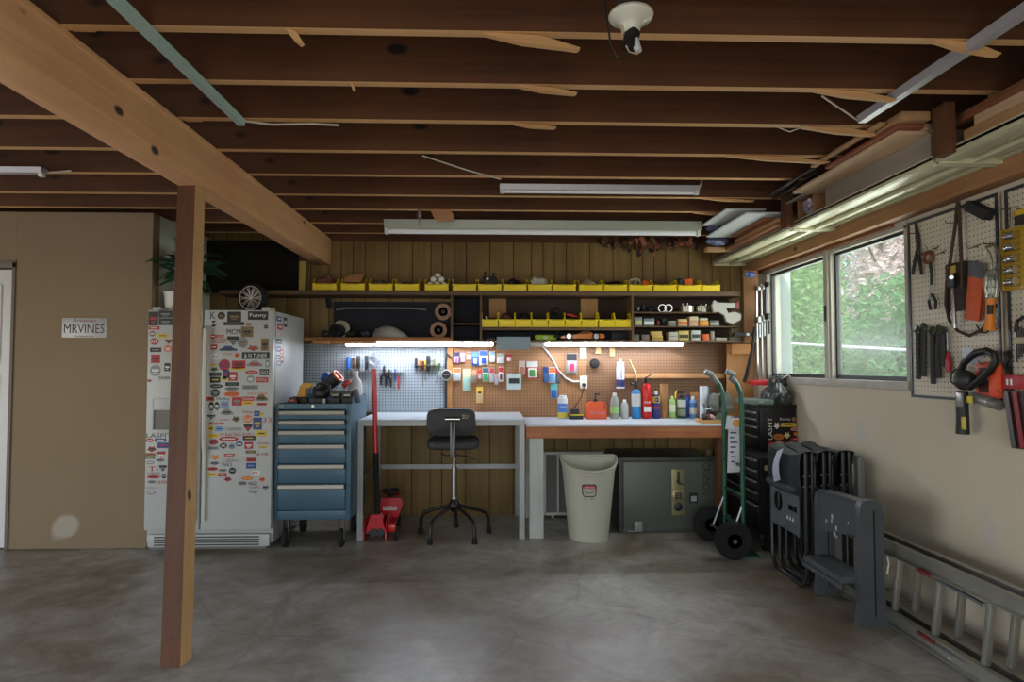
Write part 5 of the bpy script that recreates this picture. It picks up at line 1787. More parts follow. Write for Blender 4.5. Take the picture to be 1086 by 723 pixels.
# oil spray can
t, cx, R, h = can('spray_can', 'dark blue spray can with a yellow round badge and white cap', 691.4, 700, 411.6, C_(28, 40, 110), WHITEP, 'spray can', [(.58, .80, C_(228, 196, 36)), (.36, .44, C_(176, 30, 40))], .12, True, .1)
B().prism([(R * .62 * math.cos(a), R * .62 * math.sin(a)) for a in [k * PI / 10 for k in range(20)]], (cx, 0, ZT + h * .69), U, V, (0, 1, 0), BY - R - .003, BY - R + .004).build('badge', mat((28, 40, 110), .4), t)
B().text('WD-40', (cx, BY - R - .0035, ZT + h * .69), U, V, R * 1.05, h * .055).build('lettering', YELLOW, t)
cx, R, h = px_lathe(700.4, 708.2, 404.2, 440.6, 5.62)
tag(B().lathe([(R * .86, 0), (R, 0), (R, h), (R * .86, h), (R * .86, .0)], (cx, 5.62, ZT), (0, 0, 1), 20).build('cardboard_tube', CARD), 'brown cardboard tube standing right of the dark blue can', 'tube')
can('spray_can', 'light green spray can right of the cardboard tube', 709.6, 716.4, 416.8, C_(150, 190, 110), C_(200, 214, 150), 'spray can', [(.3, .62, C_(206, 214, 186))], .12, True, .12)
t, cx, R, h = can('trigger_bottle', 'dark green trigger spray bottle with a yellow trigger', 718.4, 727.4, 416, C_(52, 66, 60), BLACKP, 'spray bottle', [(.5, .8, C_(190, 200, 180)), (.12, .4, C_(120, 130, 100))], .12, True, .16)
b = B(); b.beam((cx + .02, BY, ZT + h + .022), (cx - .04, BY, ZT + h + .03), .022, .03, .006); b.build('spray_head', BLACKP, t)
B().tube([(cx - .03, BY, ZT + h + .046), (cx - .05, BY, ZT + h + .02), (cx - .052, BY, ZT + h - .03)], .006, 6).build('trigger', YELLOW, t)
can('blue_bottle', 'plain blue bottle behind the trigger bottle', 727.2, 732, 416.5, C_(36, 66, 150), C_(30, 50, 120), 'bottle', None, .1, False, .06, Y=5.66)
can('spray_can', 'pale blue and white spray can right of the blue bottle', 731.4, 739, 417, C_(120, 160, 206), WHITEP, 'spray can', [(.2, .5, C_(214, 206, 196)), (.52, .7, C_(70, 110, 170))], .13, True, .12)
x0, x1, z0, z1 = pxb(733.5, 416, 743, 441, 5.7)
tag(B().beam(((x0 + x1) / 2, 5.72, ZT + .002), ((x0 + x1) / 2, 5.745, z1), x1 - x0, .004, 0, (0, 1, 0)).build('cardboard_sheet', CARD), 'brown cardboard sheet leaning behind the pale blue can', 'cardboard')
cx, R, h = px_lathe(742.4, 750.4, 407.4, 442.5, 5.5)
t = T('paper_roll', 'white and blue grey upright roll beside the vise', 'roll', (cx, 5.5, ZT))
B().lathe([(R * .3, 0), (R, 0), (R, h), (R * .3, h), (R * .3, 0)], (cx, 5.5, ZT), (0, 0, 1), 22).build('roll', mat((206, 214, 224), .5), t)
B().box((cx + R * .5, 5.5, ZT), (cx + R * 1.5, 5.57, ZT + h * .97), .006).build('sleeve', mat((120, 150, 186), .4), t)
# bench vise
q = P(764, 430, Y=5.4)
M_VISE = mat((120, 124, 116), .5, .4, .15)
t = T('bench_vise', 'grey green bench vise at the right end of the wooden bench', 'vise', (q.x, 5.42, ZT))
b = B()
b.lathe([(0, 0), (.062, 0), (.062, .014), (.04, .03), (.036, .06), (0, .06)], (q.x + .01, 5.42, ZT), (0, 0, 1), 20)
b.build('swivel_base', M_VISE, t)
b = B()
b.box((q.x - .005, 5.37, ZT + .06), (q.x + .10, 5.47, ZT + .12), .015)
b.prism([(0, 0), (.1, 0), (.1, .05), (.075, .11), (.03, .12), (0, .09)], (q.x + .0, 5.375, ZT + .115), (1, 0, 0), (0, 0, 1), (0, 1, 0), 0, .09)
b.build('body', M_VISE, t)
b = B()
b.prism([(0, 0), (-.05, 0), (-.065, .03), (-.05, .09), (-.02, .11), (0, .10)], (q.x - .02, 5.375, ZT + .115), (1, 0, 0), (0, 0, 1), (0, 1, 0), 0, .09)
b.box((q.x - .07, 5.39, ZT + .07), (q.x - .006, 5.45, ZT + .115), .008)
b.build('front_jaw', M_VISE, t)
B().cyl((q.x - .07, 5.42, ZT + .09), (q.x - .13, 5.42, ZT + .09), .012, seg=10).build('screw', CHROME, t)
B().cyl((q.x - .12, 5.42 - .05, ZT + .06), (q.x - .12, 5.42 + .05, ZT + .13), .006, seg=8).build('handle', CHROME, t)
# wooden tray of clutter in front
q0, q1 = P(744, 447, Y=5.1), P(768, 447, Y=5.1)
t = T('wooden_tray', 'shallow wooden tray of clutter on the bench corner before the vise', 'tray', ((q0.x + q1.x) / 2, 5.14, ZT))
b = B()
w0, w1 = q0.x, bx1 - .003
b.box((w0, 5.06, ZT), (w1, 5.26, ZT + .006))
for a, c in (((w0, 5.06), (w1, 5.068)), ((w0, 5.252), (w1, 5.26)), ((w0, 5.068), (w0 + .008, 5.252)), ((w1 - .008, 5.068), (w1, 5.252))):
    b.box((a[0], a[1], ZT + .0062), (c[0], c[1], ZT + .028))
b.build('tray', wood((170, 126, 76), (196, 152, 100), 'X', .7), t)
rr = random.Random(95)
for k, (nm, lab, m) in enumerate((('clamp_part', 'dark clamp part lying in the wooden tray', DKSTEEL), ('glove', 'dull red crumpled rag in the wooden tray', mat((126, 66, 66), .8)), ('packet', 'pale packet in the wooden tray', mat((186, 176, 166), .4, 0, .3, 30)))):
    cx_ = w0 + .04 + (w1 - w0 - .08) * k / 2
    o = crumple((cx_, 5.16, ZT + .04), (.022, .04, .03), 96 + k, 3, .3).build(nm, m)
    o.location.z = ZT + .007
    tag(o, lab, nm.replace('_', ' '))

# right end corner: plywood backing, red shelf, bar clamps
x0, x1 = P(771, 400, Y=5.66).x, P(800, 400, Y=5.66).x
tag(B().box((x0, 5.66, ZBR - .3), (x1, 5.675, ZL0 - .006), .003).build('plywood_backboard', wood((176, 122, 72), (204, 152, 98), 'Z', .65, 0, .5)), 'orange plywood backboard in the corner right of the brown pegboard', 'backboard')
x0 = P(776, 371, Y=5.6).x; x1 = P(797, 371, Y=5.6).x; z1 = ZL0 - .008
tag(B().box((x0, 5.59, z1 - .085), (x1, 5.659, z1), .003).build('wood_offcut', wood((186, 126, 72), (210, 156, 102), 'X', .65)), 'wood offcut fixed under the right end of the shelf', 'offcut')
zr = P(803, 404, Y=5.3).z
x0 = P(796, 404, Y=5.3).x
t = T('red_shelf', 'narrow red metal shelf below the bar clamps in the corner', 'shelf', (XR - .1, 5.35, zr))
B().box((x0, 5.30, zr - .02), (XR - .003, 5.42, zr), .002).build('plate', mat((170, 26, 34), .35), t)
B().box((x0, 5.295, zr - .035), (XR - .003, 5.3, zr + .012), .001).build('front_lip', mat((170, 26, 34), .35), t)


def bar_clamp(px, py0, lab, m, hcol, dy=0.0, lean=0.0):
    y = 5.35 + dy
    a = P(px, py0, Y=y)
    t = T('bar_clamp', lab, 'clamp', (a.x, y, zr), 'bar clamps in the corner')
    x = min(a.x, XR - .03)
    B().beam((x + lean, y, zr + .001), (x, y, a.z), .010, .022, .001).build('bar', m, t)
    b = B()
    b.box((x - .012, y - .06, a.z - .05), (x + .012, y + .012, a.z - .015), .005)
    b.build('fixed_jaw', hcol, t)
    b = B()
    b.box((x - .014, y - .06, a.z - .32), (x + .014, y + .012, a.z - .27), .005)
    b.build('sliding_jaw', hcol, t)
    B().cyl((x + lean * .5, y - .05, a.z - .33), (x + lean * .6, y - .05, a.z - .44), .012, seg=10).build('handle', hcol, t)
bar_clamp(802, 302, 'chrome bar clamp leaning in the corner, left one', CHROME, STEEL, 0.0)
bar_clamp(807, 301, 'bar clamp with a pale jaw in the corner, middle one', STEEL, mat((190, 186, 176), .5), .05)
bar_clamp(812, 298, 'dark bar clamp nearest the window frame', mat((90, 92, 96), .35, .8), DKSTEEL, -.04)
a = P(800, 350, Y=5.27)
tag(B().tube([P(800.5, 347, Y=5.28), P(797.5, 372, Y=5.27), P(792, 398, Y=5.26), P(789, 405, Y=5.26)], [.012, .014, .018, .014], 8).build('black_strap', BLACKR), 'black rubber strap hanging slanted in the corner', 'strap')
q = P(797, 291, Y=5.42)
tag(crumple((q.x, 5.43, q.z), (.05, .03, .03), 99, 3, .3).build('blue_rag', mat((96, 120, 190), .5, 0, .5, 30)), 'small blue and pink tag at the top of the corner panel', 'tag')
# ---------------------------------------------------------------- fridge with stickers
M_FRIDGE = mat((182, 184, 182), .35, 0, .03, 3)
M_GASK = mat((120, 118, 110), .6)
YFD = 4.70                     # face of the doors
fx0, fx1 = P(154.5, 450, Y=YFD).x, P(288.5, 450, Y=YFD).x
fxm = P(213.5, 450, Y=YFD).x
fz1 = P(230, 328.5, Y=YFD).z
fz0 = P(230, 562, Y=YFD).z
fbx0 = XP + .012
FR = T('fridge', 'white side by side fridge covered with stickers beside the blue tool cabinet', 'fridge', ((fx0 + fx1) / 2, 5.1, 0))
B().box((fbx0, YFD + .075, .045), (fx1 - .004, 5.47, fz1 - .004), .008).build('body', M_FRIDGE, FR)
b = B()
b.box((fbx0 + .01, YFD + .09, .0), (fx1 - .06, 5.4, .045))
b.build('base', M_GASK, FR)
b = B()
b.box((fx0 + .012, YFD + .03, .03), (fx1 - .02, YFD + .069, .115), .004)
for k in range(4):
    b.mi = 1
    b.box((fx0 + .06, YFD + .026, .040 + k * .018), (fx1 - .09, YFD + .0305, .049 + k * .018))
b.build('grille', [M_FRIDGE, mat((70, 68, 64), .6)], FR)
b = B()
b.box((fx0 + .01, YFD + .055, fz0 + .005), (fx1 - .005, YFD + .0745, fz1 - .005))
b.build('door_gasket', M_GASK, FR)
LD = B().box((fx0, YFD, fz0), (fxm - .004, YFD + .0545, fz1), .012).build('freezer_door', M_FRIDGE, FR)
RD = B().box((fxm + .004, YFD, fz0), (fx1, YFD + .0545, fz1), .012).build('fridge_door', M_FRIDGE, FR)
for x in (fx0 + .05, fx1 - .06):
    B().box((x - .03, YFD + .015, fz1 + .0005), (x + .03, YFD + .13, fz1 + .022), .006).build('hinge_cover', M_FRIDGE, FR)
for s, d in ((-1, LD), (1, RD)):
    x = fxm + s * .032
    za, zb = P(215, 470, Y=YFD).z, P(215, 346, Y=YFD).z
    zq = P(215, 552, Y=YFD).z
    b = B()
    b.tube([(x, YFD + .01, zb), (x, YFD - .035, zb - .02), (x, YFD - .042, (za + zb) / 2), (x, YFD - .03, za), (x, YFD - .012, za - .10), (x, YFD - .010, zq)], [.014, .016, .016, .016, .012, .010], 8)
    b.build('handle', mat((206, 202, 190), .4), d)
# dispenser recess
x0, x1, z0, z1 = pxb(161, 422, 187, 458, YFD)
b = B()
b.box((x0, YFD - .012, z0), (x0 + .02, YFD, z1), .003)
b.box((x1 - .02, YFD - .012, z0), (x1, YFD, z1), .003)
b.box((x0 + .02, YFD - .012, z1 - .085), (x1 - .02, YFD, z1), .003)
b.box((x0 + .02, YFD - .03, z0), (x1 - .02, YFD, z0 + .02), .003)
b.mi = 1
b.box((x0 + .02, YFD - .002, z0 + .02), (x1 - .02, YFD - .0005, z1 - .085))
b.build('dispenser', [M_FRIDGE, mat((112, 108, 98), .5)], LD)

STK = {'k': (26, 26, 28), 'w': (216, 216, 212), 'r': (168, 30, 36), 'b': (34, 60, 120), 'y': (206, 176, 50), 'o': (206, 104, 40), 'g': (56, 96, 66), 'n': (120, 96, 60), 's': (130, 132, 134), 'l': (110, 150, 190), 'p': (206, 150, 150)}
SM = {k: mat(v, .4, 0, .05) for k, v in STK.items()}


def sticker(parent, shape, r, bg, fg, text=None, yy=None):
    y = YFD if yy is None else yy
    x0, x1, z0, z1 = pxb(*r, y)
    cx, cz, w, h = (x0 + x1) / 2, (z0 + z1) / 2, x1 - x0, z1 - z0
    b = B()
    b.mi = 0
    if shape == 'r':
        poly = [(-.5, -.5), (.5, -.5), (.5, .5), (-.5, .5)]
    elif shape == 'e':
        poly = [(.5 * math.cos(k * PI / 9), .5 * math.sin(k * PI / 9)) for k in range(18)]
    elif shape == 'd':
        poly = [(-.5, .5), (.5, .5), (.5, .25), (0, -.5), (-.5, .25)]
    elif shape == 'f':
        poly = [(-.5, -.1), (-.2, -.3), (0, -.5), (.2, -.3), (.5, -.1), (.25, .1), (.3, .4), (0, .25), (-.3, .4), (-.25, .1)]
    elif shape == 'c':
        poly = [(-.5, -.3), (.5, -.3), (.5, .0), (.3, .1), (.15, .45), (-.2, .45), (-.35, .1), (-.5, 0)]
    if shape != 't':
        b.prism(poly, (cx, 0, cz), (w, 0, 0), (0, 0, h), (0, 1, 0), y - .0012, y + .0002)
    b.mi = 1
    if text:
        k = .82 if shape != 't' else 1
        b.text(text, (cx, y - .0018, cz), U, V, w * k, h * (.55 if shape != 't' else 1))
    elif shape != 't':
        b.box((cx - w * .32, y - .0017, cz - h * .10), (cx + w * .32, y - .0011, cz + h * .12))
        if h > .045:
            b.box((cx - w * .2, y - .0017, cz - h * .3), (cx + w * .2, y - .0011, cz - h * .2))
    return b.build('sticker', [SM[bg], SM[fg]], parent)


R_ = lambda x0, y0, x1, y1: (215 + x0 / 6.575, 320 + y0 / 6.575, 215 + x1 / 6.575, 320 + y1 / 6.575)
Q_ = lambda x0, y0, x1, y1: (215 + x0 / 6.575, 425 + y0 / 6.575, 215 + x1 / 6.575, 425 + y1 / 6.575)
top = [('t', (55, 70, 90, 120), 'k', 'k', 'K'), ('e', (103, 70, 157, 122), 'k', 'n', None), ('r', (172, 68, 268, 140), 'k', 'n', None), ('r', (146, 140, 290, 164), 'k', 'n', None), ('r', (316, 66, 456, 126), 'k', 'w', 'Funny'), ('e', (53, 130, 100, 175), 'k', 'w', 'M'),
       ('r', (303, 148, 340, 166), 'n', 'r', None), ('e', (426, 160, 456, 188), 'k', 's', None), ('t', (168, 190, 264, 226), 'k', 'k', 'MCM'), ('r', (268, 172, 352, 246), 'n', 'k', None), ('e', (52, 224, 92, 258), 'r', 'w', None), ('r', (92, 230, 148, 248), 'r', 'p', None),
       ('t', (56, 254, 170, 290), 'r', 'r', 'VASER'), ('d', (170, 240, 256, 304), 'k', 's', None), ('e', (244, 246, 316, 322), 's', 'n', None), ('f', (306, 298, 398, 342), 'r', 'n', None), ('r', (408, 256, 460, 340), 'n', 'k', None), ('r', (56, 298, 100, 332), 'r', 'w', None), ('c', (118, 304, 240, 350), 'b', 'k', None),
       ('e', (54, 356, 126, 404), 'w', 'l', '66'), ('t', (140, 356, 208, 370), 'k', 'r', 'RACERS'), ('e', (222, 356, 258, 388), 'o', 'k', None), ('r', (274, 350, 466, 398), 'k', 'w', '& N TUNER'), ('r', (48, 430, 106, 446), 'y', 'n', None), ('e', (112, 400, 192, 480), 'r', 'b', 'NOS'), ('r', (203, 410, 298, 462), 'r', 'k', None),
       ('c', (308, 408, 418, 460), 's', 'r', None), ('r', (438, 405, 466, 456), 's', 'w', None), ('f', (50, 452, 112, 486), 'g', 'k', None), ('r', (190, 456, 296, 476), 'y', 'r', None), ('r', (48, 492, 130, 518), 'k', 'n', None), ('r', (142, 474, 184, 532), 'b', 'r', None), ('r', (180, 488, 242, 550), 'r', 'w', None), ('e', (298, 478, 386, 506), 'r', 'p', None),
       ('r', (398, 468, 462, 512), 'k', 'w', 'GO'), ('r', (52, 522, 122, 564), 'k', 'y', None), ('r', (134, 520, 168, 552), 'y', 'k', None), ('e', (306, 512, 360, 564), 's', 'w', None), ('r', (372, 526, 456, 562), 'r', 'w', 'MOTUL'), ('e', (50, 572, 140, 602), 'k', 's', None), ('r', (158, 560, 252, 586), 'k', 'g', None), ('e', (152, 590, 256, 620), 's', 'k', None),
       ('r', (276, 580, 388, 610), 's', 'k', 'AIRLIFT'), ('e', (58, 606, 118, 662), 'k', 's', None), ('e', (148, 624, 260, 662), 'o', 'r', 'XTRIM'), ('t', (310, 630, 452, 648), 'r', 'o', 'WEATHER'), ('r', (28, 662, 80, 690), 'r', 'k', None), ('t', (98, 664, 192, 690), 'k', 'k', 'Holley'), ('r', (204, 664, 274, 722), 'r', 's', None), ('r', (278, 660, 360, 690), 'r', 'w', 'Holden'),
       ('c', (368, 640, 454, 700), 'n', 'k', None), ('r', (276, 690, 350, 720), 'y', 'r', None), ('r', (380, 704, 446, 722), 'r', 'k', None)]
for s_, r, bg, fg, tx in top:
    sticker(RD, s_, R_(*r), bg, fg, tx)
bot = [('e', (42, 6, 78, 68), 'k', 'w', None), ('e', (82, 6, 116, 64), 'k', 'w', None), ('r', (124, 2, 182, 46), 'l', 'r', None), ('c', (126, 50, 212, 108), 's', 'k', None), ('t', (282, 64, 348, 86), 'r', 'r', 'Eneos'), ('r', (358, 70, 398, 106), 'b', 'l', None), ('e', (396, 76, 424, 106), 'y', 'g', None),
       ('d', (30, 98, 90, 126), 'k', 's', None), ('t', (110, 126, 186, 142), 'r', 'r', 'JUSTRITE'), ('f', (200, 100, 266, 150), 'n', 'k', None), ('e', (280, 98, 346, 152), 'o', 'w', 'Gulf'), ('r', (352, 116, 412, 200), 'b', 'y', None), ('t', (420, 116, 480, 150), 'r', 'r', '33'), ('r', (44, 150, 146, 166), 'r', 'w', None), ('e', (36, 172, 78, 214), 'y', 'k', None), ('r', (88, 176, 144, 212), 'l', 'b', None),
       ('t', (156, 184, 272, 210), 'k', 's', 'CHAMPION'), ('d', (286, 162, 346, 214), 'k', 'r', None), ('r', (376, 208, 448, 246), 'y', 'k', None), ('r', (34, 228, 110, 256), 'y', 'o', None), ('t', (116, 222, 356, 246), 'r', 'r', 'VP RACING FUELS'), ('e', (112, 248, 250, 282), 'r', 'w', None), ('r', (280, 244, 368, 274), 'k', 'y', None), ('e', (46, 266, 108, 306), 'r', 'b', None), ('r', (36, 318, 112, 340), 's', 'k', None), ('e', (118, 292, 170, 332), 'k', 'w', 'X'), ('e', (180, 296, 226, 338), 's', 'b', None), ('e', (230, 282, 280, 318), 'b', 'w', None),
       ('r', (292, 286, 350, 334), 'r', 'w', None), ('t', (386, 288, 460, 304), 'r', 'r', 'KING'), ('r', (390, 314, 450, 330), 'y', 'g', None), ('r', (300, 346, 372, 366), 'g', 'o', None), ('t', (380, 362, 454, 382), 'r', 'r', 'KYB'), ('f', (50, 372, 124, 412), 'o', 'y', None), ('r', (150, 368, 222, 386), 'r', 'w', None), ('t', (142, 396, 252, 428), 'k', 's', 'Lokino'), ('r', (304, 396, 374, 424), 'r', 'k', None), ('t', (132, 434, 204, 456), 'k', 'k', 'WKS'), ('f', (44, 414, 122, 452), 's', 'k', None), ('r', (304, 432, 370, 470), 'b', 'l', None),
       ('e', (34, 460, 106, 486), 'r', 'k', None), ('e', (108, 472, 172, 494), 's', 'k', None), ('e', (182, 464, 232, 508), 'k', 's', None), ('r', (344, 486, 400, 522), 'w', 'r', 'R'), ('r', (34, 500, 98, 526), 'y', 'k', None), ('r', (108, 502, 166, 526), 'r', 'p', None), ('e', (270, 526, 352, 552), 'o', 'y', None), ('f', (390, 526, 440, 566), 'o', 'r', None), ('f', (146, 524, 206, 564), 'r', 'k', None), ('e', (246, 558, 310, 590), 's', 'k', None), ('t', (320, 562, 384, 588), 'k', 'k', 'NGK'), ('t', (322, 596, 400, 612), 'r', 'r', "TOM'S"), ('t', (322, 622, 382, 648), 'b', 'b', 'Forge'), ('f', (410, 582, 468, 622), 's', 'k', None)]
# about a hundred stickers on this door: the smallest go into one piece
n_single = 46
allst = [(s_, Q_(*r), bg, fg, tx) for s_, r, bg, fg, tx in bot]
allst.sort(key=lambda q: -(q[1][2] - q[1][0]) * (q[1][3] - q[1][1]))
for q in allst[:n_single]:
    sticker(RD, *q)
rest = [sticker(RD, *q) for q in allst[n_single:]]
bpy.ops.object.select_all(action='DESELECT')
for o in rest:
    o.select_set(True)
bpy.context.view_layer.objects.active = rest[0]
bpy.ops.object.join()
rest[0].name = 'small_stickers'
rest[0]['kind'] = 'stuff'
L_ = lambda x0, y0, x1, y1: (150 + x0 / 7.6, 325 + y0 / 7.6, 150 + x1 / 7.6, 325 + y1 / 7.6)
for s_, r, bg, fg, tx in [('r', (60, 40, 134, 154), 'k', 'r', None), ('r', (140, 32, 250, 90), 'k', 's', None), ('r', (140, 94, 250, 150), 'k', 's', None), ('r', (60, 160, 146, 186), 'r', 'w', None), ('e', (66, 196, 112, 242), 'n', 'w', None), ('r', (130, 216, 216, 254), 'y', 'n', None), ('e', (70, 254, 140, 310), 'r', 'w', 'APR'), ('d', (190, 266, 250, 300), 'k', 'r', None),
                         ('e', (182, 312, 244, 366), 'o', 'w', None), ('r', (70, 330, 160, 366), 'k', 's', None), ('r', (78, 386, 150, 456), 'r', 'k', None), ('e', (70, 470, 156, 560), 's', 'w', None), ('r', (186, 456, 232, 520), 'k', 'w', None), ('t', (140, 560, 226, 596), 'k', 'k', 'JULIAN'), ('r', (50, 588, 80, 606), 'r', 'k', None)]:
    sticker(LD, s_, L_(*r), bg, fg, tx)
K_ = lambda x0, y0, x1, y1: (140 + x0 / 4.516, 440 + y0 / 4.516, 140 + x1 / 4.516, 440 + y1 / 4.516)
for s_, r, bg, fg, tx in [('t', (70, 88, 190, 108), 'k', 'k', 'LASFIT'), ('e', (66, 112, 104, 130), 'r', 'w', None), ('r', (110, 112, 164, 128), 'b', 'w', None), ('f', (70, 146, 120, 178), 'r', 'k', None), ('r', (122, 132, 180, 158), 'b', 'r', None), ('r', (64, 182, 112, 198), 'n', 'r', None), ('d', (118, 174, 160, 212), 'r', 'w', None), ('f', (110, 206, 162, 226), 's', 'k', None), ('r', (60, 202, 110, 210), 'g', 'y', None),
                         ('e', (68, 218, 106, 236), 's', 'w', None), ('t', (80, 246, 124, 268), 'r', 'r', 'Ti'), ('d', (130, 240, 166, 270), 'k', 's', None), ('t', (72, 274, 136, 286), 'k', 'k', 'CORTEX'), ('e', (72, 288, 134, 304), 'r', 'k', None), ('f', (138, 280, 168, 306), 'k', 's', None), ('e', (74, 312, 116, 328), 's', 'k', None), ('t', (124, 314, 166, 330), 'r', 'r', 'ATM'), ('t', (68, 342, 114, 352), 's', 's', 'Some'), ('e', (70, 362, 114, 380), 's', 'w', None)]:
    sticker(LD, s_, K_(*r), bg, fg, tx)
# stickers on the fridge's right side
FB = [o for o in FR.children if o.name.startswith('body')][0]
for (py0, py1, pxc, wpx, c) in ((335, 341, 296, 5, 'b'), (336, 347, 302.5, 3.4, 'k'), (343, 350, 297, 5, 'r'), (352, 356, 296, 5, 'p'), (359, 365, 296, 5.5, 'k'), (367, 373, 295.5, 4, 'b'), (370, 376, 299, 3.4, 'o'), (376, 381, 295, 4, 'g'), (377, 385, 299, 3, 'r'), (382, 388, 295.5, 5, 's')):
    a, c_ = P(pxc - wpx / 2, py0, X=fx1 - .004), P(pxc + wpx / 2, py1, X=fx1 - .004)
    b = B().box((fx1 - .0042, a.y, c_.z), (fx1 - .003, c_.y, a.z))
    b.mi = 1
    b.box((fx1 - .0032, a.y + (c_.y - a.y) * .2, c_.z + (a.z - c_.z) * .35), (fx1 - .0026, c_.y - (c_.y - a.y) * .2, a.z - (a.z - c_.z) * .35))
    b.build('sticker', [SM[c], SM['w']], FB)

# ---------------------------------------------------------------- on the fridge: palm and model wheel
ZF = fz1 - .0035
pc = Vector((XP + .125, 4.92, ZF))
t = T('potted_palm', 'artificial green palm in a white pot on top of the fridge behind the post', 'plant', pc)
B().lathe([(0, 0), (.075, 0), (.09, .13), (.095, .15), (.08, .15), (.075, .12), (0, .12)], pc, (0, 0, 1), 20).build('pot', mat((216, 216, 210), .4), t)
rr = random.Random(121)
fb = B()
sb = B()
c0 = pc + Vector((0, 0, .13))
cc = P(201, 283, Y=4.86)
for k in range(64):
    a = rr.uniform(0, 2 * PI)
    el = rr.uniform(-.05, 1.35)
    L = rr.uniform(.18, .31)
    d = Vector((math.cos(a) * math.cos(el), math.sin(a) * math.cos(el) * .75, math.sin(el)))
    st = Vector((cc.x, 4.84, cc.z - .03)) + Vector((rr.uniform(-.04, .04), rr.uniform(-.04, .04), rr.uniform(-.06, .05)))
    p1 = st + d * L * .55
    p2 = st + d * L + Vector((0, 0, -L * .32))
    sb.tube([c0 + Vector((rr.uniform(-.02, .02), 0, 0)), st, p1, p2], [.005, .004, .003, .0015], 5)
    n = 20
    for j in range(n):
        u_ = .25 + .75 * j / (n - 1)
        pp = st * (1 - u_) ** 2 + p1 * 2 * u_ * (1 - u_) + p2 * u_ ** 2
        dd = ((p1 - st) * (1 - u_) + (p2 - p1) * u_).normalized()
        sd = dd.cross(Vector((0, 0, 1))).normalized()
        for s in (-1, 1):
            ll = L * .42 * (1 - .55 * u_)
            tip = pp + (dd * .8 + sd * s * .8).normalized() * ll + Vector((0, 0, -ll * .25))
            w = (dd * .5 - sd * s * .5) * .007
            if min(tip.x, pp.x) < XP + .02:
                if max(pp.y, tip.y) > 4.78:
                    continue
            fb.add([pp, pp + (tip - pp) * .5 + w, tip, pp + (tip - pp) * .5 - w], [(0, 1, 2, 3)])
fb.build('foliage', mat((40, 92, 66), .45, 0, .35, 12), t)
sb.build('stems', mat((50, 70, 36), .6), t)
fl = B()
for k in range(9):
    p_ = Vector((cc.x, 4.78, cc.z)) + Vector((rr.uniform(-.16, .2), rr.uniform(-.1, .05), rr.uniform(-.06, .12)))
    sx = p_ + Vector((rr.uniform(-.02, .02), 0, .04))
    fl.tube([p_ - Vector((0, 0, .05)), p_, sx], [.0015, .0035, .001], 6)
fl.build('flowers', mat((206, 186, 60), .5), t)

q = P(266, 314, Y=4.98)
R = .118
zc_ = ZF + R
t = T('spoked_wheel_ornament', 'small spoked alloy wheel with a black tyre standing on the fridge', 'wheel', (q.x, 4.98, ZF))
ax = Vector((-.22, -1, .0)).normalized()
c = Vector((q.x, 5.0, zc_ + .001))
B().torus(c + ax * -.02, R - .026, .026, ax, 32, 10, 1.5).build('tyre', BLACKR, t)
M_ALLOY = mat((128, 124, 118), .4, .6)
b = B()
b.lathe([(R - .045, -.02), (R - .038, .0), (R - .032, .022), (R - .026, .022), (R - .026, -.03), (R - .045, -.02)], c, ax, 32)
b.lathe([(0, .012), (.016, .012), (.018, 0), (0, 0)], c, ax, 14)
ux, uy, _ = frame_from(ax)
for k in range(10):
    a = 2 * PI * k / 10
    o_ = ux * math.cos(a) + uy * math.sin(a)
    for s in (-.10, .10):
        o2 = ux * math.cos(a + s) + uy * math.sin(a + s)
        b.beam(c + o_ * .012 + ax * .006, c + o2 * (R - .036) + ax * .012, .005, .008, 0, ax)
b.build('rim', M_ALLOY, t)
B().lathe([(.018, -.012), (R - .05, -.012), (R - .05, -.016), (.018, -.016), (.018, -.012)], c, ax, 24).build('brake_disc', mat((96, 78, 66), .5, .5), t)

# licence plate on the partition
x0, x1, z0, z1 = pxb(66, 337, 113, 358, YP - .004)
t = T('licence_plate', 'old white licence plate screwed to the tan partition wall', 'licence plate', ((x0 + x1) / 2, YP - .004, z0))
B().box((x0, YP - .005, z0), (x1, YP - .0005, z1), .0015).build('plate', mat((168, 167, 165), .4, .2, .08), t)
cx = (x0 + x1) / 2
b = B()
b.text('MRVINES', (cx, YP - .006, (z0 + z1) / 2 - .006), U, V, (x1 - x0) * .90, (z1 - z0) * .46)
b.build('number', mat((30, 30, 38), .5), t)
b = B()
b.text('Arkansas', (cx, YP - .006, z1 - .018), U, V, (x1 - x0) * .52, (z1 - z0) * .17)
b.text('The Natural State', (cx, YP - .006, z0 + .011), U, V, (x1 - x0) * .42, (z1 - z0) * .09)
b.build('state_name', mat((130, 44, 48), .5), t)
B().lathe([(0, 0), (.004, 0), (.003, .003), (0, .003)], (x0 + .03, YP - .005, z1 - .012), (0, -1, 0), 10).build('screw', STEEL, t)
B().lathe([(0, 0), (.004, 0), (.003, .003), (0, .003)], (x1 - .03, YP - .005, z1 - .012), (0, -1, 0), 10).build('screw', STEEL, t)

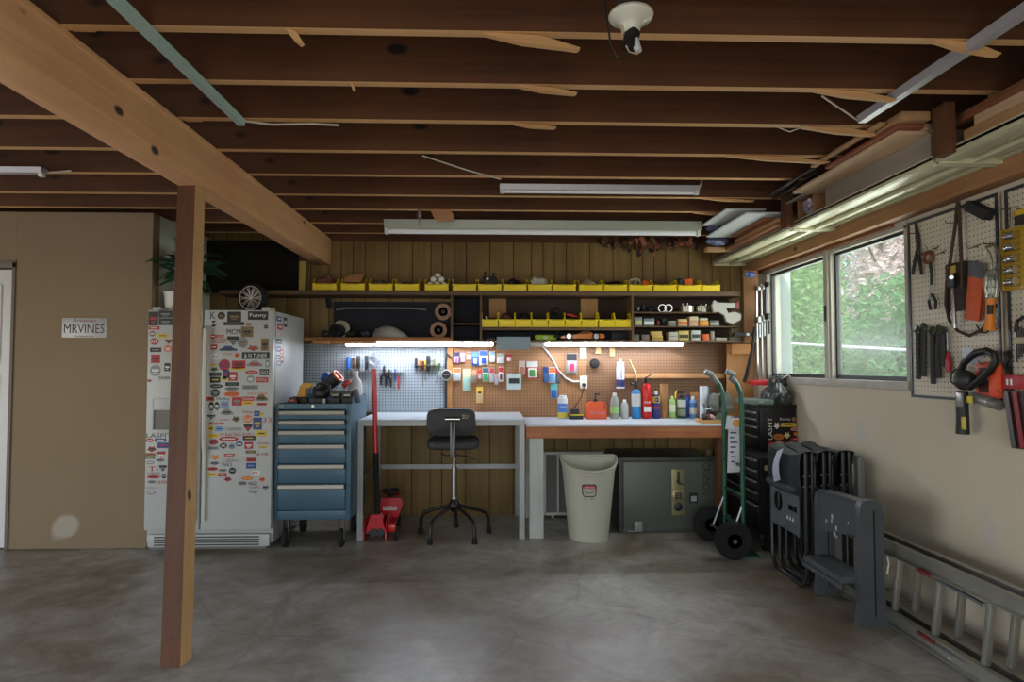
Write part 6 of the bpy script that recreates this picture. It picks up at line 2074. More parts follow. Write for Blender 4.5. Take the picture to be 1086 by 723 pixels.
# ---------------------------------------------------------------- blue tool cabinet on casters
M_CABB = mat((62, 94, 112), .4, .1, .06, 3)
M_CABD = mat((56, 90, 110), .4, .1, .06, 3)
M_HAND = mat((170, 164, 152), .4, .5, .05)
YC = 4.74
cx0, cx1 = P(291.5, 490, Y=YC).x, P(371.8, 490, Y=YC).x
cz1, cz0 = P(332, 428, Y=YC).z, P(332, 551, Y=YC).z
YCB = YC + .58
t = T('tool_cabinet', 'blue steel drawer cabinet on casters between fridge and steel bench', 'tool cabinet', ((cx0 + cx1) / 2, 5.0, 0))
CAB = t
b = B()
b.box((cx0, YC + .012, cz0), (cx0 + .012, YCB, cz1), .002)
b.box((cx1 - .012, YC + .012, cz0), (cx1, YCB, cz1), .002)
b.box((cx0 + .012, YCB - .01, cz0), (cx1 - .012, YCB, cz1))
b.box((cx0 + .012, YC + .03, cz0), (cx1 - .012, YCB - .01, cz0 + .012))
b.box((cx0 + .012, YC + .012, cz1 - .02), (cx1 - .012, YCB - .01, cz1 - .012))
# face frame
b.box((cx0, YC, cz0), (cx0 + .022, YC + .012, cz1), .002)
b.box((cx1 - .034, YC, cz0), (cx1, YC + .012, cz1), .002)
ztop = P(332, 434, Y=YC).z
b.box((cx0 + .022, YC, ztop), (cx1 - .034, YC + .012, cz1), .002)
zbot = P(332, 541.5, Y=YC).z
b.box((cx0 + .022, YC, cz0), (cx1 - .034, YC + .012, zbot), .002)
b.build('body', M_CABB, t)
B().box((cx0 + .014, YC + .014, cz1 - .0115), (cx1 - .014, YCB - .012, cz1 - .006)).build('top_mat', BLACKR, t)
# raised rim at the sides and rear
b = B()
b.box((cx1 - .004, YC + .04, cz1 + .0005), (cx1, YCB, cz1 + .045))
b.box((cx0, YCB - .004, cz1 + .0005), (cx1 - .005, YCB, cz1 + .045))
b.build('top_rim', M_CABB, t)
ys = [434.5, 444.8, 455.6, 470.3, 491.4, 512.6, 541.0]
for k in range(6):
    za, zb = P(332, ys[k + 1], Y=YC).z + .002, P(332, ys[k], Y=YC).z - .002
    d = B().box((cx0 + .025, YC - .004, za), (cx1 - .037, YC + .010, zb), .003).build('drawer', M_CABD, t)
    h = B()
    h.prism([(0, 0), (.022, -.004), (.026, -.026), (.018, -.034), (.010, -.034), (0, -.03)], (cx0 + .027, YC - .004, zb - .002), (0, -1, 0), (0, 0, 1), (1, 0, 0), 0, (cx1 - .039) - (cx0 + .027))
    h.build('handle', M_HAND, d)
    for x in (cx0 + .025, cx1 - .041):
        B().box((x, YC - .031, zb - .034), (x + .004, YC - .004, zb - .003)).build('handle_end', BLACKP, d)
qx = P(332, 430.5, Y=YC)
B().lathe([(0, 0), (.011, 0), (.011, .006), (0, .006)], (qx.x, YC, qx.z), (0, -1, 0), 14).build('lock', CHROME, t)
x0, x1, z0, z1 = pxb(295.5, 429, 301, 433, YC)
B().box((x0, YC - .0015, z0), (x1, YC - .0002, z1)).build('maker_plate', mat((130, 134, 120), .5), t)


def caster(par, x, y, ztop, r=.05, name='caster'):
    b = B()
    b.box((x - .035, y - .04, ztop - .004), (x + .035, y + .04, ztop - .0005))
    for s in (-1, 1):
        b.prism([(-.03, ztop - .004), (.03, ztop - .004), (.014, r - .012), (-.014, r - .012)], (x + s * .02 - .0015, y, 0), (0, 1, 0), (0, 0, 1), (1, 0, 0), 0, .003)
    o = b.build(name, STEEL, par)
    w = B()
    w.lathe([(0, -.013), (r * .55, -.013), (r * .6, -.017), (r * .94, -.016), (r, -.010), (r, .010), (r * .94, .016), (r * .6, .017), (r * .55, .013), (0, .013)], (x, y, r), (1, 0, 0), 22)
    w.build('wheel', BLACKR, o)
    h = B(); h.cyl((x - .0235, y, r), (x + .0235, y, r), .011, seg=10)
    h.build('axle', CHROME, o)
for x in (cx0 + .065, cx1 - .075):
    for y in (YC + .07, YCB - .07):
        caster(t, x, y, cz0, .066)

# tools on top of the cabinet
ZCT = cz1 - .0055
def on_cab(px, dy):
    return P(px, 420, Y=YC + dy).x
t = T('cordless_light', 'dark wedge shaped power tool with a red light at the left of the cabinet top', 'power tool', (on_cab(311, .10), YC + .1, ZCT))
x = on_cab(311, .08)
b = B(); b.prism([(-.035, 0), (.04, 0), (.035, .03), (.01, .055), (-.02, .05)], (x, 0, ZCT), (1, 0, 0), (0, 0, 1), (0, 1, 0), YC + .05, YC + .13); b.build('housing', BLACKP, t)
B().box((x - .012, YC + .047, ZCT + .022), (x + .02, YC + .05, ZCT + .032)).build('red_light', mat((230, 40, 40), .3), t)
t = T('yellow_drill', 'yellow and black drill standing on the cabinet top', 'drill', (on_cab(320, .12), YC + .12, ZCT))
x = on_cab(321.5, .12)
b = B()
b.prism([(-.045, .05), (-.025, .13), (.0, .15), (.055, .15), (.055, .12), (.012, .11), (.012, .05)], (x, 0, ZCT), (1, 0, 0), (0, 0, 1), (0, 1, 0), YC + .12, YC + .18)
b.build('body', mat((206, 150, 34), .4), t)
B().box((x - .05, YC + .11, ZCT), (x + .03, YC + .19, ZCT + .05), .008).build('battery', BLACKP, t)
B().cyl((x + .055, YC + .15, ZCT + .135), (x + .085, YC + .15, ZCT + .135), .018, .012, 12).build('chuck', mat((190, 180, 150), .4), t)
t = T('circular_tool', 'bulky black grinder in the middle of the cabinet top', 'grinder', (on_cab(337, .1), YC + .1, ZCT))
x = on_cab(340, .1)
b = B()
b.ball((x, YC + .14, ZCT + .075), (.06, .06, .052), 16, 10)
b.box((x - .055, YC + .05, ZCT), (x + .055, YC + .14, ZCT + .045), .012)
b.build('housing', BLACKP, t)
B().box((x + .032, YC + .047, ZCT + .006), (x + .046, YC + .05, ZCT + .036)).build('switch', mat((190, 190, 186), .4), t)
B().torus((x, YC + .14, ZCT + .10), .058, .010, (0, -1, .5), 20, 8).build('guard', DKSTEEL, t)


def charger(px, dy, w, h, lab, led):
    x = on_cab(px, dy)
    t = T('tool_charger', lab, 'charger', (x, YC + dy, ZCT), 'chargers on the cabinet top')
    b = B()
    b.box((x - w / 2, YC + dy, ZCT), (x + w / 2, YC + dy + .09, ZCT + h * .45), .006)
    b.build('base', BLACKP, t)
    b = B()
    b.box((x - w * .42, YC + dy + .008, ZCT + h * .47), (x + w * .42, YC + dy + .085, ZCT + h), .008)
    b.build('battery', mat((40, 40, 42), .4), t)
    B().box((x - w * .3, YC + dy + .0055, ZCT + h * .6), (x + w * .3, YC + dy + .0085, ZCT + h * .7)).build('label', led, t)
charger(355, .07, .075, .10, 'black battery charger right of the grinder on the cabinet', mat((150, 150, 110), .4))
charger(367.5, .08, .072, .095, 'black battery charger nearest the right edge of the cabinet', mat((190, 190, 194), .4))
t = T('work_lamp', 'blue handled black work lamp tilted upward on the cabinet', 'work lamp', (on_cab(350, .3), YC + .3, ZCT))
x = on_cab(347, .3)
b = B(); b.cyl((x - .03, YC + .32, ZCT + .11), (x + .075, YC + .30, ZCT + .195), .048, .052, 16); b.build('head', mat((54, 54, 58), .5), t)
B().lathe([(.040, 0), (.054, 0), (.054, .012), (.040, .012), (.040, 0)], (x + .077, YC + .2995, ZCT + .197), (.105, -.02, .085), 18).build('orange_ring', ORANGE, t)
B().tube([(x - .055, YC + .33, ZCT + .004), (x - .05, YC + .33, ZCT + .09), (x - .035, YC + .32, ZCT + .12)], .018, 8).build('stand', DKSTEEL, t)
t2 = T('blue_grip', 'blue funnel shaped tool behind the tilted work lamp', 'tool', (on_cab(340, .4), YC + .44, ZCT))
x = on_cab(344, .42)
b = B(); b.lathe([(.03, 0), (.034, .05), (.028, .12), (.045, .18), (.02, .225), (0, .23)], (x, YC + .46, ZCT + .001), (0, 0, 1), 14); b.build('body', BLUE, t2)
t = T('red_trigger', 'small red clamp leaning on the spray bottle on the cabinet', 'clamp', (on_cab(368, .3), YC + .3, ZCT))
x = on_cab(366, .3)
b = B(); b.beam((x - .03, YC + .3, ZCT + .0), (x + .01, YC + .3, ZCT + .14), .03, .03, .008); b.build('lower_arm', mat((150, 150, 150), .4), t)
b = B(); b.beam((x - .012, YC + .27, ZCT + .12), (x + .045, YC + .27, ZCT + .165), .03, .035, .01); b.build('upper_arm', RED, t)
t = T('white_jug', 'translucent white plastic jug at the back right of the cabinet top', 'jug', (on_cab(377, .4), YC + .42, ZCT))
x = on_cab(378, .4)
B().lathe([(0, 0), (.05, 0), (.055, .01), (.055, .12), (.045, .16), (.022, .19), (.02, .215)], (x - .012, YC + .42, ZCT), (0, 0, 1), 18).build('jug', mat((206, 212, 216), .3), t)
B().cyl((x - .012, YC + .42, ZCT + .215), (x - .012, YC + .42, ZCT + .24), .023, seg=14).build('cap', WHITEP, t)
x = on_cab(376, .13)
t = T('grey_block', 'grey and light blue bottle at the right front corner of the cabinet top', 'bottle', (x, YC + .14, ZCT))
B().box((x - .03, YC + .11, ZCT), (x + .0, YC + .15, ZCT + .05), .006).build('blue_base', mat((110, 160, 200), .4), t)
B().rbox((x + .012, YC + .17, ZCT + .055), (.035, .04, .11), (0, -.25, 0), .012).build('grey_body', mat((96, 98, 102), .5), t)

# ---------------------------------------------------------------- floor jack
q = P(404, 572, Z=0.0)
jx, jy = q.x, 4.92
M_JR = mat((196, 24, 34), .3, 0, .05, coat=.3)
t = T('floor_jack', 'red trolley jack with its tall red and black handle upright beside the cabinet', 'floor jack', (jx, jy + .2, 0))
jx0, jx1 = P(388, 572, Z=0).x, P(411, 572, Z=0).x
for s, x in ((-1, jx0), (1, jx1)):
    b = B()
    b.prism([(0, .012), (.05, .0), (.55, .03), (.60, .07), (.58, .12), (.40, .13), (.16, .165), (.06, .16), (.0, .09)], (x - .004, jy - .02, 0.0), (0, 1, 0), (0, 0, 1), (1, 0, 0), 0, .008)
    b.build('side_plate', M_JR, t)
b = B()
b.prism([(-.075, .07), (.075, .07), (.04, .19), (.03, .20), (-.03, .20), (-.04, .19)], (jx - .03, jy, 0), (1, 0, 0), (0, 0, 1), (0, 1, 0), .02, .09)
b.build('handle_yoke', M_JR, t)
b = B()
b.cyl((jx0 + .004, jy + .03, .06), (jx1 - .004, jy + .03, .06), .012, seg=10)
b.cyl((jx - .045, jy + .0, .07), (jx - .045, jy + .12, .075), .028, seg=14)
b.cyl((jx + .005, jy + .0, .07), (jx + .005, jy + .12, .075), .028, seg=14)
b.build('hydraulic_unit', mat((70, 74, 78), .35, .7), t)
b = B()
b.prism([(0, .06), (.25, .10), (.46, .26), (.52, .27), (.52, .235), (.30, .06), (.1, .03)], (jx + .0, jy + .05, 0), (0, 1, 0), (0, 0, 1), (1, 0, 0), -.04, .075)
b.prism([(-.05, 0), (.08, 0), (.115, .1), (.10, .15), (-.05, .15), (-.075, .1)], (jx + .02, jy + .28, .12), (1, 0, 0), (0, 0, 1), (0, 1, 0), 0, .10)
b.build('lift_arm', M_JR, t)
x0 = jx + .035
B().text('RACING', (x0, jy + .2785, .20), U, V, .11, .02).build('lettering', WHITEP, t)
b = B().box((x0 - .055, jy + .279, .175), (x0 + .055, jy + .2798, .19))
b.build('label', mat((200, 200, 204), .4), t)
B().lathe([(.02, 0), (.03, .03), (.062, .036), (.066, .058), (.05, .058), (.048, .046), (0, .046)], (jx + .03, jy + .34, .27), (0, 0, 1), 18).build('saddle', BLACKP, t)
for s, x in ((1, jx1 + .01), (-1, jx0 - .034)):
    B().lathe([(0, 0), (.05, 0), (.05, .024), (0, .024)], (x, jy + .50, .05), (1, 0, 0), 20).build('front_wheel', DKSTEEL, t)
x = P(422, 570, Z=0).x
b = B()
b.box((jx1 + .006, jy + .02, .07), (x - .006, jy + .10, .12), .006)
b.build('caster_arm', M_JR, t)
w = B().lathe([(0, -.012), (.03, -.012), (.044, -.01), (.044, .01), (.03, .012), (0, .012)], (x - .008, jy + .06, .044), (1, 0, .0), 18)
w.build('rear_wheel', BLACKR, t)
B().cyl((x - .022, jy + .06, .044), (x + .006, jy + .06, .044), .012, seg=10).build('axle', STEEL, t)
# handle
ha, hm, hb = P(400.5, 545, Y=jy + .06), P(398.6, 480, Y=jy + .06), P(396.6, 391, Y=jy + .06)
B().tube([ha - Vector((0, 0, .03)), hm], .0215, 14).build('handle_grip', BLACKR, t)
B().tube([hm, hb], .0185, 14).build('handle_tube', M_JR, t)

# ---------------------------------------------------------------- shop stool
M_SEAT = mat((50, 52, 54), .55, 0, .2, 12)
M_TUBE = mat((46, 44, 42), .35, .6, .1)
sc = P(483, 562, Z=0.0)
sx, sy = sc.x, 5.08
t = T('shop_stool', 'black padded shop stool with a five legged tubular base', 'stool', (sx, sy, 0))
hz = .235
for k in range(5):
    a = math.radians(90 + 72 * k)
    d = Vector((math.cos(a), math.sin(a), 0))
    c0 = Vector((sx, sy, 0))
    pts = [c0 + d * .03 + Vector((0, 0, hz)), c0 + d * .20 + Vector((0, 0, hz - .05)), c0 + d * .255 + Vector((0, 0, hz - .075)), c0 + d * .275 + Vector((0, 0, hz - .115)), c0 + d * .28 + Vector((0, 0, .03))]
    lg = B().tube(pts, .0135, 10).build('leg', M_TUBE, t)
    B().lathe([(0, 0), (.022, 0), (.020, .02), (.016, .045), (0, .045)], c0 + d * .28, (0, 0, 1), 12).build('foot', BLACKR, lg)
b = B().lathe([(0, hz - .05), (.02, hz - .05), (.045, hz - .02), (.048, hz + .005), (.034, hz + .03), (.026, hz + .05), (0, hz + .05)], (sx, sy, 0), (0, 0, 1), 18)
b.build('hub', M_TUBE, t)
B().cyl((sx, sy, hz + .05), (sx, sy, .53), .021, seg=14).build('gas_column', CHROME, t)
B().cyl((sx, sy, .53), (sx, sy, .655), .012, seg=12).build('spindle', CHROME, t)
zs1, zs0 = P(479, 466.5, Y=5.0).z, P(479, 477, Y=4.9).z
def rslab(c, w, d, h, r, M=None):
    """cushion: rounded rectangle with domed edges"""
    b = B()
    n = 28
    def ring(k, s, z):
        a = 2 * PI * k / n
        ca, sa = math.cos(a), math.sin(a)
        e = .42
        return Vector((math.copysign(abs(ca) ** e, ca) * w / 2 * s, math.copysign(abs(sa) ** e, sa) * d / 2 * s, z))
    levels = [(0.0, 0), (.86, 0), (.97, h * .15), (1, h * .45), (.98, h * .75), (.88, h * .97), (0.0, h)]
    vs, fs = [], []
    for s, z in levels:
        for k in range(n):
            vs.append(ring(k, s, z))
    for i in range(len(levels) - 1):
        for k in range(n):
            fs.append((i * n + k, i * n + (k + 1) % n, (i + 1) * n + (k + 1) % n, (i + 1) * n + k))
    if M is None:
        M = Matrix.Translation(Vector(c))
    b.add([M @ v for v in vs], fs, True)
    return b
rslab((sx - .005, sy - .02, zs0 + .0), .40, .38, .075, .05).build('seat', M_SEAT, t)
bx0, bx1_ = P(452, 450, Y=4.86).x, P(504.5, 450, Y=4.86).x
bz0, bz1 = P(478, 463.5, Y=4.86).z, P(478, 433, Y=4.86).z
Mb = Matrix.Translation(Vector(((bx0 + bx1_) / 2, 4.93, (bz0 + bz1) / 2))) @ Euler((math.radians(-84), 0, 0)).to_matrix().to_4x4()
Mb = Matrix.Translation(Vector(((bx0 + bx1_) / 2, 4.87, (bz0 + bz1) / 2))) @ Euler((math.radians(-86), 0, 0)).to_matrix().to_4x4()
rslab(None, bx1_ - bx0, bz1 - bz0, .055, .05, Mb).build('backrest', M_SEAT, t)
B().tube([(sx, sy, .635), (sx, sy - .15, .635), (sx, 4.84, .66), (sx, 4.835, .90)], [.016, .016, .015, .014], 8).build('back_post', M_TUBE, t)
B().box((sx - .019, 4.825, .64), (sx + .019, 4.832, .90), .002).build('back_bar', mat((110, 110, 108), .4, .6), t)
B().cyl((sx - .055, 4.83, (bz0 + bz1) / 2 + .03), (sx + .055, 4.83, (bz0 + bz1) / 2 + .03), .016, seg=12).build('clamp_knob', CHROME, t)
B().text('2U', (sx + .09, 4.8625, (bz0 + bz1) / 2 + .045), U, V, .045, .028).build('lettering', mat((206, 196, 130), .5), t)
B().tube([(sx + .01, sy - .04, .625), (sx + .10, sy - .08, .62), (sx + .19, sy - .1, .585)], .006, 8).build('lever', CHROME, t)
B().tube([(sx - .01, sy - .04, .625), (sx - .06, sy - .06, .622), (sx - .10, sy - .07, .635)], .006, 8).build('lever', CHROME, t)

# ---------------------------------------------------------------- under the wooden bench
x0, x1 = P(577, 500, Y=5.62).x, P(641, 500, Y=5.62).x
z1 = P(610, 479, Y=5.66).z
t = T('window_screen', 'white framed grey screen panel leaning on the panelling under the wooden bench', 'screen', ((x0 + x1) / 2, 5.66, .0))
y = 5.66
b = B()
for a, c in (((x0, .02), (x0 + .022, z1)), ((x1 - .022, .02), (x1, z1)), ((x0 + .022, z1 - .024), (x1 - .022, z1)), ((x0 + .022, .02), (x1 - .022, .045))):
    b.box((a[0], y, a[1]), (c[0], y + .025, c[1]), .002)
for f in (.24, .48, .73):
    xx = x0 + (x1 - x0) * f
    b.box((xx - .008, y, .045), (xx + .008, y + .02, z1 - .024), .002)
b.build('frame', mat((196, 196, 186), .5), t)
B().box((x0 + .02, y + .012, .04), (x1 - .02, y + .016, z1 - .02)).build('mesh_panel', mat((112, 112, 112), .7, 0, .1, 30), t)
for xx in (x0 + .08, x1 - .08):
    B().box((xx - .012, y + .004, 0), (xx + .012, y + .022, .0195), .002).build('foot', mat((196, 196, 186), .5), t)

# waste bin: half-round with a dipping rim
q0, q1 = P(605, 574, Z=0.0), P(645, 574, Z=0.0)
bxc, byb = P(625, 570, Z=0).x, 5.06
M_BIN = mat((186, 184, 170), .5, 0, .06, 5)
t = T('waste_bin', 'beige half round plastic waste bin before the wooden bench', 'waste bin', (bxc, byb - .12, 0))
HB = P(625, 485, Y=4.95).z
def bin_pt(a, f, inset=0.0):
    """a: 0..1 around the D outline starting at the back left corner, front first; f: height fraction"""
    w = .150 + .058 * f - inset
    d = .205 + .055 * f - inset
    top = HB - .085 * max(0, math.sin(PI * a / .72)) ** .8 if a < .72 else HB
    if a < .72:
        th = PI * (1 - a / .72)
        x = math.cos(th) * w
        yy = -math.sin(th) ** .8 * d
    else:
        x = w - 2 * w * (a - .72) / .28
        yy = 0.0
    return Vector((bxc + x, byb + yy - inset * (1 if a >= .72 else -0), f * top))
b = B()
n = 50
nu = n
vs, fs = [], []
lv = [0, .04, .3, .6, .93, .935, 1.0]
for j, f in enumerate(lv):
    for i in range(n):
        p_ = bin_pt(i / n, f, -.008 if j >= 5 else 0.0)
        vs.append(p_)
m_ = len(lv)
for j, f in enumerate((1.0, .6, .06)):
    for i in range(n):
        vs.append(bin_pt(i / n, f, .004 if j else -.002))
L_all = m_ + 3
for j in range(L_all - 1):
    for i in range(n):
        fs.append((j * n + i, j * n + (i + 1) % n, (j + 1) * n + (i + 1) % n, (j + 1) * n + i))
fs.append(tuple(range(n))[::-1])
fs.append(tuple((L_all - 1) * n + i for i in range(n)))
sm = [True] * (len(fs) - 2) + [False, False]
b.add(vs, fs, sm)
b.build('bin', M_BIN, t)
rimpts = [bin_pt(i / 60, 1.0, -.006) for i in range(60)]
B().tube(rimpts, .010, 8, closed=True).build('rim', M_BIN, t)
# printed label
def bin_front(px, py):
    # point on the bin's curved front below the pixel
    f = max(.05, min(.97, P(px, py, Y=byb - .24).z / HB))
    x = P(px, py, Y=byb - .24).x
    w = .150 + .058 * f; d = .205 + .055 * f
    cth = max(-1, min(1, (x - bxc) / w))
    return Vector((x, byb - (math.sqrt(max(0, 1 - cth * cth))) ** .8 * d - .005, f * (HB - .07)))
def bin_ribbon(pts, r, m, nm):
    fine = []
    for p_, q_ in zip(pts[:-1], pts[1:]):
        fine += [(p_[0] + (q_[0] - p_[0]) * k / 8, p_[1] + (q_[1] - p_[1]) * k / 8) for k in range(8)]
    fine.append(pts[-1])
    B().tube([bin_front(*p_) for p_ in fine], r, 5).build(nm, m, t)
LBK = mat((40, 40, 40), .5)
bin_ribbon([(618.5, 506), (631, 505.5), (632, 508), (631.8, 518), (629.5, 520), (619.5, 520), (618, 516), (617.5, 508), (618.5, 506)], .0034, LBK, 'label_outline')
bin_ribbon([(619, 513), (622, 515.5), (625, 516), (628, 515), (631, 512)], .0018, LBK, 'label_outline')
b = B()
for k in range(9):
    px = 618.6 + k * 1.45
    a, c = bin_front(px, 506.6), bin_front(px + 1.45, 510.4)
    b.add([Vector((a.x, a.y, c.z)), Vector((c.x, bin_front(px + 1.45, 510.4).y, c.z)), Vector((c.x, bin_front(px + 1.45, 506.6).y, a.z)), a], [(0, 1, 2, 3)])
b.build('red_label', mat((190, 60, 56), .5), t)
o_ = bin_front(625, 508.4)
B().text('Rubbermaid', o_ + Vector((0, -.006, 0)), U, V, .07, .012).build('lettering', WHITEP, t)
for px in (620.6, 627, 629.4):
    a = bin_front(px, 523)
    B().text('A', a + Vector((0, -.004, 0)), U, V, .012, .014).build('lettering', LBK, t)

# safe lying on its side
YSF = 5.13
x0, x1, z0, z1 = pxb(656.5, 485.5, 763, 567, YSF)
z0 = 0.0
M_SAFE = mat((66, 70, 64), .45, .2, .08, 4)
M_SAFED = mat((90, 95, 86), .4, .2, .06, 3)
t = T('gun_safe', 'grey green steel safe lying on its side under the wooden bench', 'safe', ((x0 + x1) / 2, 5.4, 0))
B().box((x0, YSF + .012, 0.0), (x1, 5.72, z1), .006).build('body', M_SAFE, t)
d0, d1, e0, e1 = pxb(661.5, 490, 759.5, 561, YSF)
b = B()
for a, c in (((x0, 0.0), (x0 + .03, z1)), ((x1 - .022, 0.0), (x1, z1)), ((x0 + .03, z1 - .03), (x1 - .022, z1)), ((x0 + .03, 0.0), (x1 - .022, .03))):
    b.box((a[0], YSF, a[1]), (c[0], YSF + .0115, c[1]), .003)
b.build('door_frame', M_SAFE, t)
DO = B().box((d0, YSF + .002, e0), (d1, YSF + .011, e1), .003).build('door', M_SAFED, t)
kx0, kx1, kz0, kz1 = pxb(712, 497.5, 725.5, 546, YSF)
M_BRASS = mat((150, 140, 104), .4, .5)
B().box((kx0, YSF - .006, kz0), (kx1, YSF + .0018, kz1), .005).build('lock_plate', M_BRASS, DO)
kcx = (kx0 + kx1) / 2
q = P(718.5, 525, Y=YSF)
b = B()
b.lathe([(.05, 0), (.054, .006), (.048, .010), (0, .010)], (kcx, YSF - .006, q.z), (0, -1, 0), 22)
b.mi = 1
for i in range(3):
    for j in range(3):
        b.box((kcx - .026 + i * .018, YSF - .019, q.z - .026 + j * .018), (kcx - .012 + i * .018, YSF - .0155, q.z - .012 + j * .018), .001)
b.build('keypad', [M_BRASS, DKSTEEL], DO)
q2 = P(718.8, 537, Y=YSF)
b = B(); b.lathe([(.03, 0), (.034, .006), (.026, .012), (0, .012)], (kcx, YSF - .006, q2.z), (0, -1, 0), 18)
b.build('dial', DKSTEEL, DO)
q3 = P(718.5, 506, Y=YSF)
b = B(); b.beam((kcx, YSF - .03, q3.z + .05), (kcx, YSF - .03, q3.z - .05), .016, .012, .004); b.beam((kcx, YSF - .03, q3.z - .035), (kcx + .03, YSF - .045, q3.z - .05), .016, .012, .004); b.cyl((kcx, YSF - .006, q3.z - .03), (kcx, YSF - .03, q3.z - .03), .012, seg=10)
b.build('lever_handle', DKSTEEL, DO)
sx0, sx1, sz0, sz1 = pxb(731, 522.5, 740, 533, YSF)
b = B(); b.box((sx0, YSF - .002, sz0), (sx1, YSF + .0019, sz1)); b.mi = 1; b.box((sx0 + .014, YSF - .003, sz0 + .012), (sx1 - .01, YSF - .0021, sz1 - .025))
b.build('label', [BLACKP, mat((160, 160, 170), .4)], DO)
lq = P(749, 507.5, Y=YSF)
b = B()
b.text('CANNON', (lq.x, YSF + .001, lq.z), Vector((0, 0, -1)), Vector((1, 0, 0)), .25, .062)
b.build('lettering', mat((36, 40, 36), .5), DO)
hx0, hx1, hz0, hz1 = pxb(672.5, 552.5, 681, 562.5, YSF)
B().box((hx0, YSF - .02, hz0), (hx1, YSF + .0018, hz1), .004).build('hinge', mat((150, 152, 142), .4, .3), DO)
B().box((hx0 - .05, YSF - .008, hz0 - .008), (hx1, YSF + .0018, hz0 - .001), .002).build('hinge_tab', mat((150, 152, 142), .4, .3), DO)
# wood stick beside the safe
a, c = P(767.5, 556, Y=5.2), P(767, 481, Y=5.25)
tag(B().beam((a.x, 5.2, 0.002), (a.x - .012, 5.28, c.z), .03, .02, .003).build('wooden_stick', wood((160, 116, 66), (190, 146, 92), 'Z', .7)), 'bare wooden stick upright at the right end of the safe', 'stick')
# small block on the safe
x0_, x1_, z0_, z1_ = pxb(747.5, 476, 752.5, 482, 5.3)
tag(B().box((x0_, 5.25, z1 + .0005), (x1_, 5.33, z1 + .05), .006).build('wood_stub', mat((96, 78, 60), .7)), 'small brown block lying on top of the safe', 'block')

# ---------------------------------------------------------------- hand truck
M_GRN = mat((34, 84, 66), .35, .1, .08)
HX = 1.735
YA, YBk = 4.47, 4.82
t = T('hand_truck', 'green two wheeled hand truck with curved grey grips', 'hand truck', (HX, (YA + YBk) / 2, 0))
zb_ = .06
for y, pxg in ((YA, 773), (YBk, 748)):
    top = P(791 if y == YA else 771, 414, Y=y)
    g = P(pxg + (2 if y == YA else 4), 397, Y=y)
    pts = [(HX, y, zb_), (HX, y, top.z - .10), (HX - .006, y, top.z - .02), (HX - .03, y, top.z + .045), (HX - .07, y, top.z + .085), (g.x + .02, y, g.z - .002)]
    r_ = B().tube(pts, .0165, 12).build('rail', M_GRN, t)
    b = B().tube([Vector((HX - .045, y, top.z + .062)), Vector((HX - .075, y, top.z + .089)), Vector((g.x + .02, y, g.z)), Vector((g.x - .03, y, g.z + .022))], [.021, .0225, .022, .021], 12)
    b.build('grip', mat((120, 122, 124), .6, 0, .2, 40), r_)
for z in (P(780, 526, Y=YA).z, .95, .62):
    if z > .7:
        continue
    B().tube([(HX, YA, z), (HX, YBk, z)], .011, 10).build('crossbar', M_GRN, t)
B().tube([(HX, YA, .20), (HX, YBk, .20)], .011, 10).build('crossbar', M_GRN, t)
RW = .127
xw = HX - .09
B().cyl((xw, YA - .085, RW), (xw, YBk + .085, RW), .009, seg=10).build('axle', STEEL, t)
for y, s in ((YA - .055, -1), (YBk + .055, 1)):
    w = B().lathe([(.05, -.028), (.085, -.038), (.115, -.036), (RW, -.018), (RW, .018), (.115, .036), (.085, .038), (.05, .028), (.05, -.028)], (xw, y, RW), (0, 1, 0), 30)
    wo = w.build('wheel', BLACKR, t)
    h = B().lathe([(0, -.02), (.018, -.03), (.02, -.012), (.055, -.012), (.055, .012), (.02, .012), (.018, .03), (0, .02)], (xw, y, RW), (0, 1, 0), 20)
    h.build('rim', mat((58, 58, 56), .5, .3), wo)
    B().cyl((xw, y - .036, RW), (xw, y + .036, RW), .014, seg=10).build('hub', STEEL, wo)
    ys_ = y - s * .05
    B().tube([(xw, ys_, RW), (HX - .004, YA if s < 0 else YBk, P(790, 532, Y=YA).z - .02)], .010, 8).build('strut', STEEL, t)
b = B()
b.box((HX - .01, YA - .02, .004), (HX + .11, YBk + .02, .012), .002)
b.box((HX - .012, YA - .02, .012), (HX - .004, YBk + .02, .10), .002)
b.build('toe_plate', M_GRN, t)
# paper tag wired on the truck
ta, tb_ = P(771, 441, Y=YA + .06), P(789, 441, Y=YA + .06)
t2 = T('paper_tag', 'white printed cardboard sleeve hung on the hand truck', 'paper', (HX - .02, YA + .06, .8))
zt_ = [P(780, v, Y=YA + .1).z for v in (441, 452, 455, 501)]
xs0, xs1 = P(769.5, 470, Y=YA + .1).x, P(787.5, 470, Y=YA + .1).x
b = B()
b.prism([(0, 0), (1, .02), (.98, .98), (.12, 1.0)], (xs0 + .01, YA + .1, zt_[3]), (xs1 - xs0 - .012, 0, 0), (0, 0, zt_[1] - zt_[3]), (0, 1, 0), 0, .003)
b.prism([(-.05, 0), (1, .02), (1.0, .8), (.1, 1.05)], (xs0, YA + .09, zt_[2]), (xs1 - xs0 - .004, 0, 0), (0, 0, zt_[0] - zt_[2]), (0, 1, 0), 0, .003)
b.build('sheet', mat((196, 198, 206), .5, 0, .1), t2)
b = B()
x0_, x1_, z0_, z1_ = pxb(777, 444.5, 785, 453, YA + .085)
b.prism([(.5 + .5 * math.cos(k * PI / 8), .5 + .5 * math.sin(k * PI / 8)) for k in range(16)], (x0_, YA + .0895, z0_), (x1_ - x0_, 0, 0), (0, 0, z1_ - z0_), (0, -1, 0), 0, .001)
b.build('orange_print', mat((206, 140, 60), .5), t2)
b = B()
rr = random.Random(131)
for k in range(7):
    z = zt_[2] - .03 - k * .034
    b.box((xs0 + .03 + rr.uniform(0, .01), YA + .0985, z), (xs0 + .03 + rr.uniform(.02, .06), YA + .0997, z + .012))
